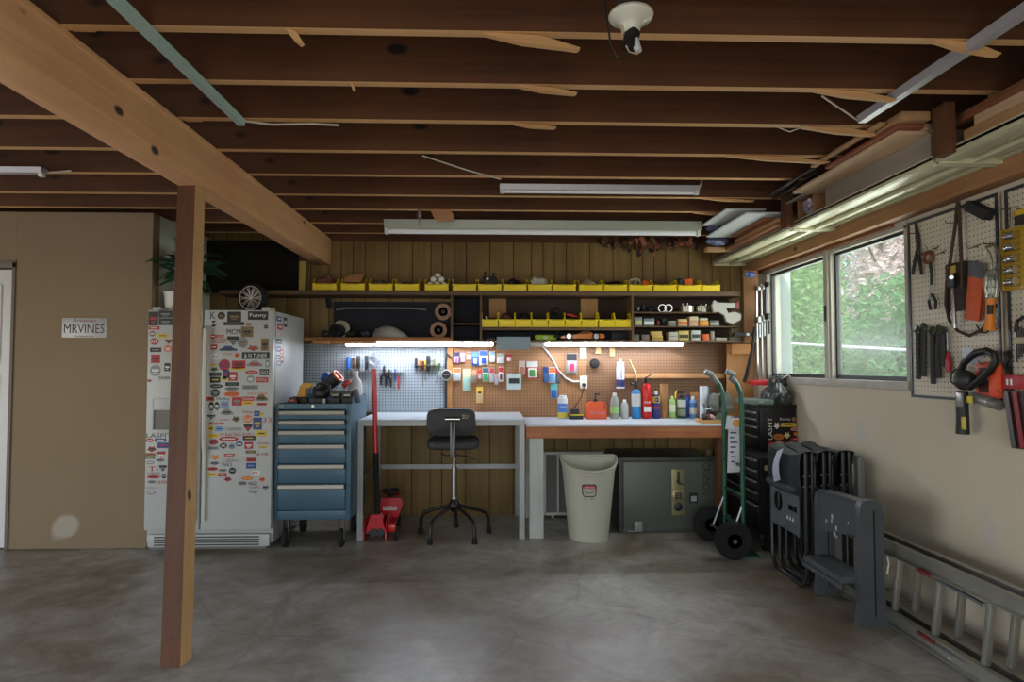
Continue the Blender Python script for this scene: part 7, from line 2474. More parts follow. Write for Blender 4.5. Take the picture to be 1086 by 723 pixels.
b.build('print', mat((70, 80, 110), .5), t2)
B().tube([(xs0 + .03, YA + .095, zt_[0] - .012), (HX - .005, YA + .06, zt_[0] - .006), (HX + .02, YA + .022, zt_[0])], .002, 5).build('tie', BLACKP, t2)

# ---------------------------------------------------------------- black tool chest on roll cabinet
M_TBK = mat((26, 26, 28), .35, .2, .1)
CX0 = 1.90
CY0, CY1 = 4.57, 5.26
zc1 = .66
t = T('roll_cabinet', 'black rolling tool cabinet with chrome edged drawers behind the hand truck', 'tool cabinet', ((CX0 + 2.33) / 2, 4.9, 0))
B().box((CX0 + .008, CY0, .12), (2.325, CY1, zc1), .004).build('body', M_TBK, t)
zz = [.14, .33, .42, .50, .575, .65]
for k in range(5):
    d = B().box((CX0 - .008, CY0 + .02, zz[k] + .004), (CX0 + .0075, CY1 - .02, zz[k + 1] - .004), .003).build('drawer', M_TBK, t)
    B().box((CX0 - .022, CY0 + .03, zz[k + 1] - .024), (CX0 - .0085, CY1 - .03, zz[k + 1] - .006), .004).build('handle', mat((160, 162, 166), .25, .8), d)
x0_, x1_, z0_, z1_ = pxb(810.5, 493.5, 823, 499, CY0)
B().box((x0_, CY0 - .002, z0_), (x1_, CY0 - .0002, z1_)).build('label', mat((170, 150, 126), .5), t)
for x in (CX0 + .05, 2.27):
    for y in (CY0 + .06, CY1 - .06):
        caster(t, x, y, .12, .045)
t = T('tool_chest', 'black top tool chest with stickers on its side standing on the rolling cabinet', 'tool chest', (2.2, 5.25, zc1))
TX0, TY0, TY1 = 2.05, 4.93, 5.60
zt1 = P(815, 432, Y=TY0).z
tb = B().box((TX0 + .008, TY0, zc1 + .001), (2.335, TY1 - .35, zt1), .004).build('body', M_TBK, t)
B().box((TX0 - .004, TY0 - .004, zt1 + .0005), (2.338, TY1 - .34, zt1 + .02), .004).build('lid', M_TBK, t)
zz = [zc1 + .02, zc1 + .12, zc1 + .19, zc1 + .25, zt1 - .03]
for k in range(4):
    d = B().box((TX0 - .006, TY0 + .02, zz[k] + .003), (TX0 + .0075, TY1 - .37, zz[k + 1] - .003), .003).build('drawer', M_TBK, t)
    B().box((TX0 - .020, TY0 + .03, zz[k + 1] - .022), (TX0 - .0065, TY1 - .38, zz[k + 1] - .006), .004).build('handle', mat((160, 162, 166), .25, .8), d)
W_ = lambda x0, y0, x1, y1: (740 + x0 / 7.23, 380 + y0 / 7.23, 740 + x1 / 7.23, 380 + y1 / 7.23)
def side_sticker(shape, r, bg, fg, text=None, vert=False):
    if vert:
        x0, x1, z0, z1 = pxb(*W_(*r), TY0)
        b = B(); b.mi = 1
        b.text(text, ((x0 + x1) / 2, TY0 - .0016, (z0 + z1) / 2), Vector((0, 0, 1)), Vector((-1, 0, 0)), z1 - z0, x1 - x0)
        b.build('sticker', [SM[bg], SM[fg]], tb)
    else:
        sticker(tb, shape, W_(*r), bg, fg, text, TY0)
side_sticker('t', (535, 452, 572, 622), 'w', 'w', 'LASFIT', True)
for a in [('f', (582, 484, 630, 544), 'w', 'w', None), ('r', (636, 494, 754, 524), 'y', 'n', None), ('e', (720, 448, 752, 484), 'n', 'o', None), ('t', (630, 456, 710, 478), 'w', 'w', 'Racing'), ('e', (710, 528, 804, 556), 'p', 'r', None), ('r', (734, 566, 796, 590), 'o', 'y', None), ('e', (580, 576, 660, 626), 'o', 'n', None), ('f', (656, 556, 712, 616), 'y', 'w', None), ('r', (716, 606, 802, 632), 'r', 'p', None), ('r', (540, 640, 598, 700), 'r', 'w', None), ('r', (600, 636, 656, 680), 'p', 'r', None), ('r', (660, 644, 752, 676), 'o', 'r', None)]:
    side_sticker(*a)
# flat case on the chest, and the black bag
x0_, x1_ = TX0 - .02, 2.12
t = T('flat_case', 'flat grey green case lying on the left edge of the tool chest', 'case', (2.06, 5.05, zt1 + .021))
B().box((1.98, TY0 - .01, zt1 + .021), (2.16, TY1 - .36, zt1 + .06), .006).build('case', mat((96, 112, 102), .5), t)
B().box((2.04, TY0 - .014, zt1 + .03), (2.08, TY0 - .0105, zt1 + .05), .002).build('latch', STEEL, t)
x0_, x1_ = P(811, 420, Y=5.0).x, XR - .012
rr = random.Random(141)
t = T('bin_bag', 'bulging black plastic bag tied on top of the tool chest', 'bag', ((x0_ + x1_) / 2 + .02, 5.06, zt1 + .021))
bc = Vector(((x0_ + x1_) / 2 + .012, 5.06, zt1 + .021))
bw = (x1_ - x0_) / 2 - .002
b = B()
def bagf(u, v):
    th = 2 * PI * u
    z = v
    r = (math.sin(min(1, z * 1.12) * PI * .5 + .95) ** .5) * (1 - .55 * max(0, z - .55) / .45)
    r *= 1 + .05 * math.sin(th * 7 + z * 5) + .04 * math.sin(th * 13 - z * 9)
    return bc + Vector((min(bw, max(-bw, math.cos(th) * r * bw)), math.sin(th) * r * .15, z * .165))
b.grid(bagf, 64, 16)
b.build('bag', mat((56, 62, 62), .28, 0, .2, 20), t)
b = B()
for a0, sx_ in ((-.06, 1), (.02, 1.15), (-.01, .8)):
    c1 = bc + Vector((a0, -.02, .14))
    b.tube([c1, c1 + Vector((.0, -.02, .055)), c1 + Vector((.05 * sx_, -.01, .08)), c1 + Vector((.11 * sx_, .01, .04)), c1 + Vector((.10 * sx_, .01, -.005))], [.016, .012, .013, .012, .018], 8)
b.build('tied_handles', mat((56, 62, 62), .28, 0, .2, 20), t)

# ---------------------------------------------------------------- folded camp chairs
M_CFR = mat((58, 60, 60), .35, .6, .1)
M_CFAB = mat((32, 35, 38), .8, 0, .15, 20)
M_CTAB = mat((82, 88, 94), .5, 0, .06)


def camp_chair(x, y0, y1, label, near):
    """folded director's chair standing edge-on along Y, folded flat in X"""
    t = T('folding_chair', label, 'folding chair', (x, (y0 + y1) / 2, 0), 'folded camp chairs against the right wall')
    zt = .795
    # outer loop: leg - foot bar - leg
    for k, dx in enumerate((0.0, .045)):
        b = B()
        ya, yb_ = y0 + .015 * k, y1 - .015 * k
        b.tube([(x + dx, yb_, zt - .08), (x + dx, yb_, .10), (x + dx, yb_ - .02, .045), (x + dx, yb_ - .06, .013), (x + dx, ya + .06, .013), (x + dx, ya + .02, .045), (x + dx, ya, .10), (x + dx, ya, zt - .0)], .0125, 10)
        b.build('leg', M_CFR, t)
    for k, dx in enumerate((.022, .066)):
        b = B()
        b.tube([(x + dx, y0 + .04, .03), (x + dx, y0 + .03, zt - .02)], .011, 8)
        b.tube([(x + dx, y1 - .06, .05), (x + dx, y1 - .05, zt - .12)], .011, 8)
        b.build('cross_tube', M_CFR, t)
    rv = B()
    for z in (.66, .60, .2):
        for dx in (0, .045):
            rv.ball((x + dx - .0135, y0 + .014 * (dx > 0), z), .006, 8, 6)
    rv.build('rivets', STEEL, t)
    # fabric back folded over the top, seat sling
    def fb_(u, v):
        y = y0 - .005 + (y1 - y0 - .03) * u
        sag = .03 * math.sin(PI * u) * (1 - v)
        return Vector((x - .028 - .012 * math.sin(PI * v) + .006 * math.sin(u * 19), y, zt + .0 - sag - v * .21))
    fbm = B()
    fbm.grid(fb_, 22, 8)
    fbm.grid(lambda u, v: fb_(u, v) + Vector((.098, 0, 0)) * (1 - .2 * v), 22, 8)
    fbm.grid(lambda u, v: fb_(u, 0) + Vector((.098 * v, 0, .012 * math.sin(PI * v))), 22, 4)
    fbm.build('back_fabric', M_CFAB, t)
    rl = B()
    rl.tube([(x - .03, y0 + .03, .565), (x - .034, (y0 + y1) / 2, .558), (x - .03, y1 - .04, .57)], .026, 10)
    rl.build('rolled_seat', M_CFAB, t)
    if near:
        # hanging side table with cup hole and slot
        def pt(u, v):
            return (y1 - .05 - (y1 - y0 - .09) * u, .30 + .235 * v)
        bb = B()
        n_ = 24
        X0 = x - .026
        hole = [(.27 + .16 * math.cos(2 * PI * k / n_), .66 + .27 * math.sin(2 * PI * k / n_)) for k in range(n_)]
        def outer(a):
            ca, sa = math.cos(a), math.sin(a)
            s = .5 / max(abs(ca), abs(sa), 1e-6)
            return (.27 + (ca * s) * .54, .66 + (sa * s) * .68 - (.0))
        # left part with the hole
        vs, fs = [], []
        for k in range(n_):
            a = 2 * PI * k / n_
            ou = (max(0, min(.54, .27 + math.cos(a) * .5)), max(.32, min(1, .66 + math.sin(a) * .5)))
            vs.append((X0, *pt(*hole[k])))
            vs.append((X0, *pt(*ou)))
        for k in range(n_):
            j = (k + 1) % n_
            fs.append((2 * k, 2 * k + 1, 2 * j + 1, 2 * j))
        bb.add(vs, fs)
        bb.add([(X0 + .006, v_[1], v_[2]) for v_ in vs], fs)
        def plate(u0, v0, u1, v1):
            p_, q_ = pt(u0, v0), pt(u1, v1)
            bb.box((X0, p_[0], p_[1]), (X0 + .006, q_[0], q_[1]), .001)
        plate(0, 0, .54, .33)
        plate(.53, 0, 1, .55)
        plate(.53, .70, 1, 1)
        plate(.53, .55, .62, .70)
        plate(.93, .55, 1, .70)
        bb.build('side_table', M_CTAB, t)
        mk = B()
        for k in range(3):
            p_ = pt(.58 + .1 * k, .3)
            mk.prism([(0, 0), (.022, 0), (.018, .012), (.011, .028), (.004, .012)], (X0 - .0008, p_[0], p_[1]), (0, -1, 0), (0, 0, 1), (1, 0, 0), 0, .0005)
        mk.build('warning_mark', WHITEP, t)
        lb = B()
        lb.grid(lambda u, v: Vector((x - .052 - .02 * math.sin(v * PI), y1 - .16 - .09 * u - .05 * (1 - v) , zt - .02 - .20 * v + .03 * u)), 4, 8)
        lb.build('care_label', mat((176, 182, 200), .6), t)
        pk = B()
        pk.grid(lambda u, v: Vector((x - .046, y1 - .05 - .13 * u, zt - .04 - .14 * v)), 4, 4)
        pk.build('pocket', BLACKR, t)
    return t


camp_chair(1.85, 3.80, 4.27, 'folded black camp chair in front with a grey side table and white label', True)
camp_chair(1.978, 3.84, 4.33, 'folded black camp chair second from the front, behind the side table', False)
camp_chair(2.106, 3.86, 4.36, 'folded black camp chair nearest the wall behind the other two', False)
# folded plastic table against the wall
t = T('folding_table', 'grey folded plastic table with speckled top edge standing against the wall behind the chairs', 'folding table', (2.26, 4.0, 0))
ya, yb_ = P(912, 490, X=2.25).y, P(868, 490, X=2.25).y
zt_ = P(905, 482, X=2.25).z
b = B()
b.box((2.235, ya, 0.004), (2.285, yb_, zt_), .02)
b.build('table_top', mat((120, 120, 118), .5, 0, .2), t)
b = B()
for k in range(10):
    yy = ya + .03 + (yb_ - ya - .06) * k / 9
    b.box((2.242, yy - .012, zt_ + .0003), (2.278, yy + .012, zt_ + .004), .001)
b.build('edge_speckles', mat((176, 176, 172), .6, 0, .3), t)
for yy in (ya + .035, ya + .10):
    B().tube([(2.222, yy, .01), (2.222, yy, zt_ * .55), (2.216, yy + .02, zt_ * .68), (2.222, yy, zt_ * .8), (2.222, yy, zt_ - .05)], .012, 8).build('leg', mat((150, 148, 142), .4, .4), t)

# ---------------------------------------------------------------- folded step stool
M_STEP = mat((72, 75, 80), .5, 0, .1, 16)
SXc = 1.925
ra = P(921, 665, Z=0.0)
YS0 = ra.y + .0
YS1 = P(872, 628, Z=0.0).y
t = T('step_stool', 'grey plastic folded step stool with a wide tread before the camp chairs', 'step stool', (SXc, (YS0 + YS1) / 2, 0))
ztr, ztl = P(925, 531, Y=YS0).z, P(872, 518, Y=YS1).z


def step_rail(y, zt, w, th):
    b = B()
    xa = SXc - w / 2
    prof = [(-.012, 0), (w + .012, 0), (w + .004, .05), (w - .002, .3), (w, zt - .06), (w - .012, zt - .015), (w - .04, zt), (.03, zt), (.008, zt - .02), (0, zt - .07), (0, .1)]
    b.prism(prof, (xa, y - th / 2, 0.0), (1, 0, 0), (0, 0, 1), (0, 1, 0), 0, th)
    o = b.build('side_rail', M_STEP, t)
    g = B().box((xa + w * .56, y - th / 2 - .0015, .05), (xa + w * .62, y - th / 2 - .0001, zt - .05))
    g.build('seam', BLACKR, o)
    return o
step_rail(YS0 + .03, ztr, .125, .05)
step_rail(YS1 - .025, ztl, .10, .045)
xf = SXc - .040
b = B()
b.prism([(YS0 + .056, ztr - .03), (YS1 - .048, ztl - .012), (YS1 - .048, P(872, 560, Y=YS1).z), (YS0 + .056, P(911, 572, Y=YS0).z)], (0, 0, 0), (0, 1, 0), (0, 0, 1), (1, 0, 0), xf, xf + .03)
b.build('top_panel', M_STEP, t)
b = B()
b.prism([(YS0 + .056, ztr - .028), (YS1 - .048, ztl - .010), (YS1 - .048, ztl + .004), (YS0 + .056, ztr - .012)], (0, 0, 0), (0, 1, 0), (0, 0, 1), (1, 0, 0), xf + .002, xf + .07)
b.build('top_tread', M_STEP, t)
zs_ = P(885, 600, Y=3.5).z
b = B()
b.box((xf - .10, YS0 + .056, zs_ - .035), (xf + .06, YS1 - .048, zs_), .008)
b.box((xf - .105, YS0 + .056, zs_ - .06), (xf - .085, YS1 - .048, zs_ - .036), .004)
b.build('lower_tread', M_STEP, t)
rr = random.Random(151)
b = B()
for k in range(7):
    y = rr.uniform(YS0 + .1, YS1 - .1); z = rr.uniform(.36, .50); s = rr.uniform(.004, .011)
    b.prism([(math.cos(a) * s, math.sin(a) * s * 1.4) for a in [j * PI / 4 for j in range(8)]], (xf - .0006, y, z), (0, 1, 0), (0, 0, 1), (1, 0, 0), 0, .0005)
b.build('paint_spots', mat((186, 188, 190), .6), t)
B().tube([(SXc + .075, YS0 + .002, ztr * .55), (SXc + .08, YS0 - .002, ztr * .5), (SXc + .072, YS0 + .002, ztr * .42)], .004, 6).build('latch_cord', mat((206, 204, 196), .5), t)

# ---------------------------------------------------------------- aluminium ladder lying on edge along the wall
M_ALU = mat((168, 166, 156), .4, .75, .15, 14)
t = T('extension_ladder', 'aluminium extension ladder lying on its side along the right wall', 'ladder', (2.15, 2.4, 0))
y0, y1 = .9, 3.76
bot = Vector((2.035, 0, .0)); topv = Vector((2.085, 0, .40))
dv = (topv - bot).normalized()
for sec, off in (('front_section', Vector((0, 0, 0))), ('rear_section', Vector((.085, -.03, .0)))):
    so = None
    nrm = Vector((dv.z, 0, -dv.x))
    for k, base in enumerate((bot, topv)):
        c = base + off + dv * (.035 if k == 0 else -.035) * 1.0 + Vector((0, 0, .004))
        b = B()
        # C-shaped rail
        for (dn, dd, w, h) in ((0, 0, .004, .07), (.02, .033, .04, .004), (.02, -.033, .04, .004)):
            p_ = c + nrm * (-.0) + Vector((dn * (1 if k == 0 else 1), 0, 0)) * 0 + nrm * dn * (-1) + dv * dd
            b.beam((p_.x, y0 + off.y, p_.z), (p_.x, y1 + off.y, p_.z), w, h, 0, dv)
        o = b.build('side_rail' if so else sec, M_ALU, t)
        so = so or o
    k = 0
    y = 1.15 + off.y
    while y < y1 - .1:
        a, c = bot + off + dv * .07 + Vector((0, 0, .004)), topv + off - dv * .07 + Vector((0, 0, .004))
        B().beam((a.x, y, a.z), (c.x, y, c.z), .03, .028, .008, (0, 1, 0)).build('rung', M_ALU, t)
        y += .3048
        k += 1
qa = P(993, 612, X=2.06)
lk = B()
lk.beam((2.045, qa.y, .335), (2.055, qa.y - .30, .315), .02, .012, .003)
lk.build('rung_lock', STEEL, t)
B().beam((2.04, qa.y + .10, .34), (2.045, qa.y, .335), .024, .016, .004).build('rung_lock_grip', mat((120, 40, 34), .5), t)
lk = B()
lk.beam((2.04, qa.y - .02, .04), (2.05, qa.y - .30, .035), .02, .012, .003)
lk.build('rung_lock', STEEL, t)
B().beam((2.038, qa.y + .10, .045), (2.04, qa.y - .02, .04), .024, .016, .004).build('rung_lock_grip', mat((120, 40, 34), .5), t)
# ---------------------------------------------------------------- pegboards and tools on the right wall
def RW_(px, py, off=.03):
    return P(px, py, X=XR - off)


M_PEGC = pegboard_mat((214, 206, 188), (40, 38, 36), hole=.14, plane='YZ')
yA, yBd = RW_(967, 400, .02).y, RW_(1064, 400, .02).y
zA0, zA1 = RW_(968, 421, .02).z, 2.105
M_STEELF = mat((70, 74, 78), .4, .6, .1)


def wall_board(y0, y1, lab):
    t = T('wall_pegboard', lab, 'pegboard', (XR - .01, (y0 + y1) / 2, zA0), 'pegboards on the right wall')
    B().box((XR - .02, y1, zA0), (XR - .012, y0, zA1), .0005).build('board', M_PEGC, t)
    b = B()
    w = .014
    for a, c in (((y0 - w, zA0), (y0, zA1)), ((y1, zA0), (y1 + w, zA1)), ((y1 + w, zA0), (y0 - w, zA0 + w)), ((y1 + w, zA1 - w), (y0 - w, zA1))):
        b.box((XR - .0265, a[0], a[1]), (XR - .0205, c[0], c[1]))
    b.build('frame', M_STEELF, t)
    return t
wall_board(yA, yBd, 'cream pegboard with a steel frame beside the window')
yB2 = RW_(1072, 400, .02).y
wall_board(yB2, yB2 - .62, 'cream pegboard cut off by the edge of the view')
XG = XR - .0205


def rpath(pts, off):
    return [RW_(a, b_, off) for a, b_ in pts]


def rtool(name, label, cat, px, py, off=.04, group='tools on the right pegboards'):
    return T(name, label, cat, RW_(px, py, off), group)


def wire_peg(t, px, py, L=.05):
    q = P(px, py, X=XG)
    B().tube([q, q + Vector((-L, 0, -.004)), q + Vector((-L - .006, 0, .012))], .003, 6).build('hook', mat((110, 96, 70), .4, .6), t)


# long black pliers
t = rtool('pliers', 'long black handled pliers at the window edge of the pegboard', 'pliers', 972, 292)
B().tube(rpath([(971, 237), (973, 250), (974, 263)], .035), [.006, .012, .011], 8).build('jaw', DKSTEEL, t)
B().tube(rpath([(973.6, 262), (970.5, 275), (967.5, 291)], .035), [.009, .009, .008], 8).build('handle', BLACKP, t)
B().tube(rpath([(973.6, 262), (975.5, 277), (977.5, 291)], .042), [.009, .009, .008], 8).build('handle', BLACKP, t)
wire_peg(t, 973, 247)
# strap wrench pliers with brown ring
t = rtool('filter_wrench', 'oil filter wrench with a brown ring head and black handles', 'wrench', 987, 328)
c = RW_(984, 273, .045)
B().torus(c, .029, .008, (1, .1, 0), 24, 8, 1.6).build('ring_head', mat((120, 66, 46), .5), t)
B().tube(rpath([(986.5, 279), (988, 290), (988, 302)], .045), .008, 8).build('chain', BLACKP, t)
B().tube(rpath([(988, 300), (987, 310), (986, 318)], .045), .006, 8).build('shank', STEEL, t)
B().tube(rpath([(987.5, 312), (985, 320), (987, 328.5)], .04), .007, 8).build('handle', BLACKP, t)
B().tube(rpath([(988.5, 312), (992.5, 319), (992, 328)], .048), .007, 8).build('handle', BLACKP, t)
wire_peg(t, 984.5, 268)
# loose wire hooks
for px, py, lab in ((993.5, 264, 'empty wire hook right of the brown ring wrench'), (1001, 268, 'empty bent wire hook left of the leather straps'), (1037, 262, 'wire hook above the orange glove')):
    t = rtool('wire_hook', lab, 'hook', px, py, .03)
    q = P(px, py, X=XG)
    B().tube([q + Vector((0, -.02, .012)), q + Vector((-.02, -.01, .0)), q + Vector((-.045, 0, -.01)), q + Vector((-.055, .008, .02))], .003, 6).build('wire', mat((120, 104, 74), .4, .6), t)
    B().tube([q, q + Vector((-.02, -.01, .0))], .003, 6).build('shank', mat((120, 104, 74), .4, .6), t)
# leather strap loop with drive belt
M_LEA = mat((60, 36, 24), .6, 0, .2, 20)
t = rtool('leather_strap', 'long dark leather strap looped over a hook in the middle of the pegboard', 'strap', 1016, 300)
B().tube(rpath([(1015.5, 214), (1013, 240), (1008, 275), (1004, 300), (1003, 322), (1007, 340), (1016, 351), (1028, 356), (1042, 349), (1052, 334), (1056, 322)], .055), .008, 8).build('strap', M_LEA, t)
B().tube(rpath([(1016.5, 214), (1018, 240), (1019.5, 275), (1020, 305)], .06), .008, 8).build('strap_end', M_LEA, t)
wire_peg(t, 1016, 236, .06)
# sheathed power tool with yellow label
t = rtool('tool_pouch', 'black tool pouch with a yellow label behind the leather strap', 'pouch', 1016, 330)
y0_, y1_ = RW_(1006, 300, .03).y, RW_(1027, 300, .03).y
za_, zb2 = RW_(1016, 330, .03).z, RW_(1016, 278, .03).z
B().box((XG - .030, y1_, za_), (XG - .001, y0_, zb2), .012).build('pouch', mat((46, 36, 30), .7, 0, .2), t)
B().box((XG - .0325, RW_(1018, 286, .03).y, RW_(1014, 290, .03).z), (XG - .0305, RW_(1009, 286, .03).y, RW_(1014, 282, .03).z)).build('label', mat((196, 166, 60), .5), t)
# ratchet
t = rtool('ratchet', 'chrome ratchet wrench hanging handle down in front of the pouch', 'ratchet', 1012, 348)
B().tube(rpath([(1008.6, 291), (1009.6, 303), (1010.2, 306)], .075), [.020, .019, .010], 12).build('head', DKSTEEL, t)
B().tube(rpath([(1010.2, 305), (1011.4, 325), (1012.4, 348)], .075), [.008, .010, .012], 10).build('handle', CHROME, t)
B().cyl(RW_(1009, 294, .096), RW_(1009, 294, .088), .010, seg=12).build('dial', CHROME, t)
# rubber mallet head
t = rtool('rubber_block', 'black rubber sanding block near the top of the pegboard', 'block', 1039, 223)
a, c = RW_(1028, 217.5, .05), RW_(1049.5, 228.5, .05)
B().beam(a, c, .05, .052, .012, (0, .4, 1)).build('block', mat((34, 34, 36), .7, 0, .2), t)
wire_peg(t, 1037, 220, .03)
# orange glove pack
t = rtool('orange_gloves', 'orange dotted work gloves hung with a grey card', 'gloves', 1034, 338)
def glove(u, v):
    px = 1027.5 + 15.5 * u - 5 * v ** 1.5
    py = 276 + 62 * v + 3 * u
    return RW_(px, py, .05 + .006 * math.sin(u * PI) + .004 * math.sin(v * 9))
B().grid(lambda u, v: glove(u, .25 + .75 * v), 6, 14).grid(lambda u, v: glove(u, .25 + .75 * v) + Vector((.012, 0, 0)), 6, 14).build('gloves', mat((206, 92, 50), .7, 0, .15, 30), t)
B().grid(lambda u, v: glove(u, .27 * v) + Vector((-.002, 0, 0)), 6, 5).grid(lambda u, v: glove(u, .27 * v) + Vector((.002, 0, 0)), 6, 5).build('grey_card', mat((88, 88, 96), .5), t)
wire_peg(t, 1037, 277, .045)
# caged work lamp
t = rtool('caged_lamp', 'caged work lamp with an orange handle hung upright on the pegboard', 'work lamp', 1051, 350)
M_CAGE = mat((170, 172, 160), .3, .7)
cz_ = [RW_(1052, v, .07) for v in (286, 292, 305, 316)]
b = B()
for r_, q_ in zip((.014, .028, .030, .022), cz_):
    b.torus(q_, r_, .0025, (0, 0, 1), 18, 6)
for k in range(8):
    a = 2 * PI * k / 8
    b.tube([q_ + Vector((math.cos(a) * r_, math.sin(a) * r_, 0)) for r_, q_ in zip((.014, .028, .030, .022), cz_)], .0025, 6)
b.build('cage', M_CAGE, t)
B().lathe([(0, 0), (.016, .01), (.020, .04), (.014, .07), (0, .08)], RW_(1052, 314, .07), (0, 0, 1), 14).build('bulb', mat((206, 210, 200), .15), t)
B().tube(rpath([(1051, 316), (1050.4, 326), (1050, 340), (1049.5, 350)], .07), [.020, .018, .018, .026], 12).build('handle', mat((224, 128, 36), .45), t)
B().tube(rpath([(1050.3, 323), (1049.9, 333)], .089), .012, 8).build('switch', BLACKP, t)
B().tube(rpath([(1052, 286), (1052, 276), (1050, 268), (1047, 264), (1045.5, 270)], .055), .004, 6).build('hanging_hook', M_CAGE, t)
B().tube([RW_(1049.5, 349, .07), RW_(1046, 353, .05), RW_(1040, 352, .04), RW_(1036, 345, .035)], .004, 6).build('cord', BLACKP, t)
# tangle of small hooks and cable right of the lamp
t = rtool('cable_bundle', 'bundle of grey cable hanging beside the caged lamp', 'cable', 1058, 300)
rr = random.Random(161)
b = B()
for k in range(5):
    o_ = rr.uniform(-1.5, 1.5)
    b.tube(rpath([(1046 + o_, 262), (1054 + o_, 258), (1060 + o_, 270), (1060 + o_ * .5, 290), (1055 + o_, 300), (1058 + o_, 280)], .04 + .004 * k), .004, 6)
b.build('cable', mat((112, 108, 96), .6, .1, .2), t)
wire_peg(t, 1055, 258, .05)

# spring clamps
M_CLG = mat((74, 84, 76), .4, .5, .2)
for i, (px, p0, p1, lab) in enumerate(((973.6, 347, 402, 'leftmost dark clamp in the row on the pegboard'), (979.4, 343.5, 399, 'second dark clamp from the window'), (989.4, 347, 407, 'third and longest dark clamp in the row'), (995.4, 346, 401, 'fourth dark clamp in the row, right of the longest'), (1000.2, 348, 389, 'shortest dark clamp beside the red handled tool'))):
    t = rtool('hand_clamp', lab, 'clamp', px, p1, group='dark hand clamps in a row')
    B().tube(rpath([(px + (.6 if i % 2 else -.4), p0 + 6), (px, (p0 + p1) / 2), (px + .4, p1)], .05), [.012, .014, .013], 8).build('handle', BLACKP, t)
    B().tube(rpath([(px - 2.6, p0 + 5), (px, p0 + 1), (px + 3, p0 + 4)], .045), [.010, .014, .009], 8).build('jaw', M_CLG, t)
    B().tube(rpath([(px + 2.2, p0 + 5), (px + 2.6, p0 + 16), (px + 1.6, p0 + 26)], .036), .005, 6).build('lever', M_CLG, t)
    wire_peg(t, px, p0 + 3, .035)
t = rtool('red_nut_driver', 'red handled driver hanging at the right of the clamps', 'driver', 1006, 395)
B().lathe([(0, 0), (.012, .004), (.015, .03), (.013, .07), (.006, .105), (0, .107)], RW_(1006.4, 395, .045), (0, .04, 1), 12).build('handle', mat((176, 30, 44), .35), t)
B().tube(rpath([(1005.2, 371), (1004.6, 352)], .045), .004, 6).build('shaft', STEEL, t)
wire_peg(t, 1004.6, 353, .03)

# cordless inspection vacuum with hose loop
t = rtool('cordless_light', 'black cordless tool with a looped hose and yellow marks hanging below the pegboard', 'power tool', 1020, 462, .08)
b = B()
b.tube(rpath([(1020.5, 415), (1020.5, 430), (1021, 446), (1021, 460)], .08), [.026, .027, .028, .030], 14)
b.build('battery_handle', BLACKP, t)
b = B()
b.ball(RW_(1023, 403, .08), (.045, .05, .05), 16, 10)
b.build('head', mat((40, 44, 42), .5), t)
B().tube(rpath([(1016, 398), (1023, 384), (1034, 374.5), (1046, 371.5), (1054, 375), (1055.5, 384), (1050, 393), (1040, 402), (1028, 411)], .085), .0165, 12).build('hose_loop', BLACKP, t)
B().box((RW_(1016, 420, .11).x, RW_(1019.5, 420, .11).y, RW_(1016, 431, .11).z), (RW_(1016, 420, .100).x, RW_(1013.5, 420, .11).y, RW_(1016, 416, .11).z), .003).build('grey_clip', mat((150, 152, 150), .3, .4), t)
for px0, py0, px1, py1, of in ((1026, 420, 1031, 427, .09), (1020.5, 442, 1024, 455, .112)):
    a, c = RW_(px0, py1, of), RW_(px1, py0, of)
    B().box((a.x - .004, c.y, a.z), (a.x + .004, a.y, c.z), .001).build('yellow_mark', mat((206, 190, 60), .5), t)
B().tube(rpath([(1012.5, 408), (1008.5, 404), (1009, 396), (1014, 391)], .075), .004, 6).build('trigger_guard', BLACKP, t)
B().tube([RW_(1021, 391, .06), P(1021, 388, X=XG)], .004, 6).build('hook', STEEL, t)
# white boxed bulb and orange case
t = rtool('boxed_bulb', 'white box with a red and blue corner behind the hose loop', 'box', 1031, 385)
a, c = RW_(1024, 385, .03), RW_(1040, 368.5, .03)
B().box((XG - .028, c.y, a.z), (XG - .0008, a.y, c.z), .003).build('carton', mat((196, 202, 212), .5, 0, .1), t)
a, c = RW_(1032, 374, .05), RW_(1039.5, 369, .05)
B().box((XG - .0295, c.y, a.z), (XG - .0282, a.y, c.z)).build('print', mat((196, 90, 80), .5), t)
t = rtool('orange_case', 'orange saw blade case with a dark clear window', 'case', 1047, 421)
a, c = RW_(1033, 421, .045), RW_(1060, 384, .045)
B().box((XG - .02, c.y, a.z), (XG - .001, a.y, c.z), .01).build('shell', mat((206, 92, 70), .4, 0, .15), t)
a, c = RW_(1037, 416, .045), RW_(1050, 390, .045)
B().box((XG - .0225, c.y, a.z), (XG - .0202, a.y, c.z), .004).build('window', mat((84, 50, 46), .25), t)
a, c = RW_(1050.5, 420, .06), RW_(1060.5, 386, .06)
B().box((XG - .05, c.y, a.z), (XG - .0205, a.y, c.z), .010).build('handle', mat((226, 84, 44), .45), t)
wire_peg(t, 1048, 385, .04)
t = rtool('silver_tube', 'silver tube with a worn label lying on a hook under the orange case', 'tube', 1047, 428)
B().tube([RW_(1032, 421, .045), RW_(1052, 427, .045)], .026, 14).build('tube', mat((176, 178, 176), .3, .5), t)
B().tube([RW_(1052.2, 427, .045), RW_(1061, 430, .045)], .024, 14).build('end', mat((130, 126, 120), .5, .3), t)

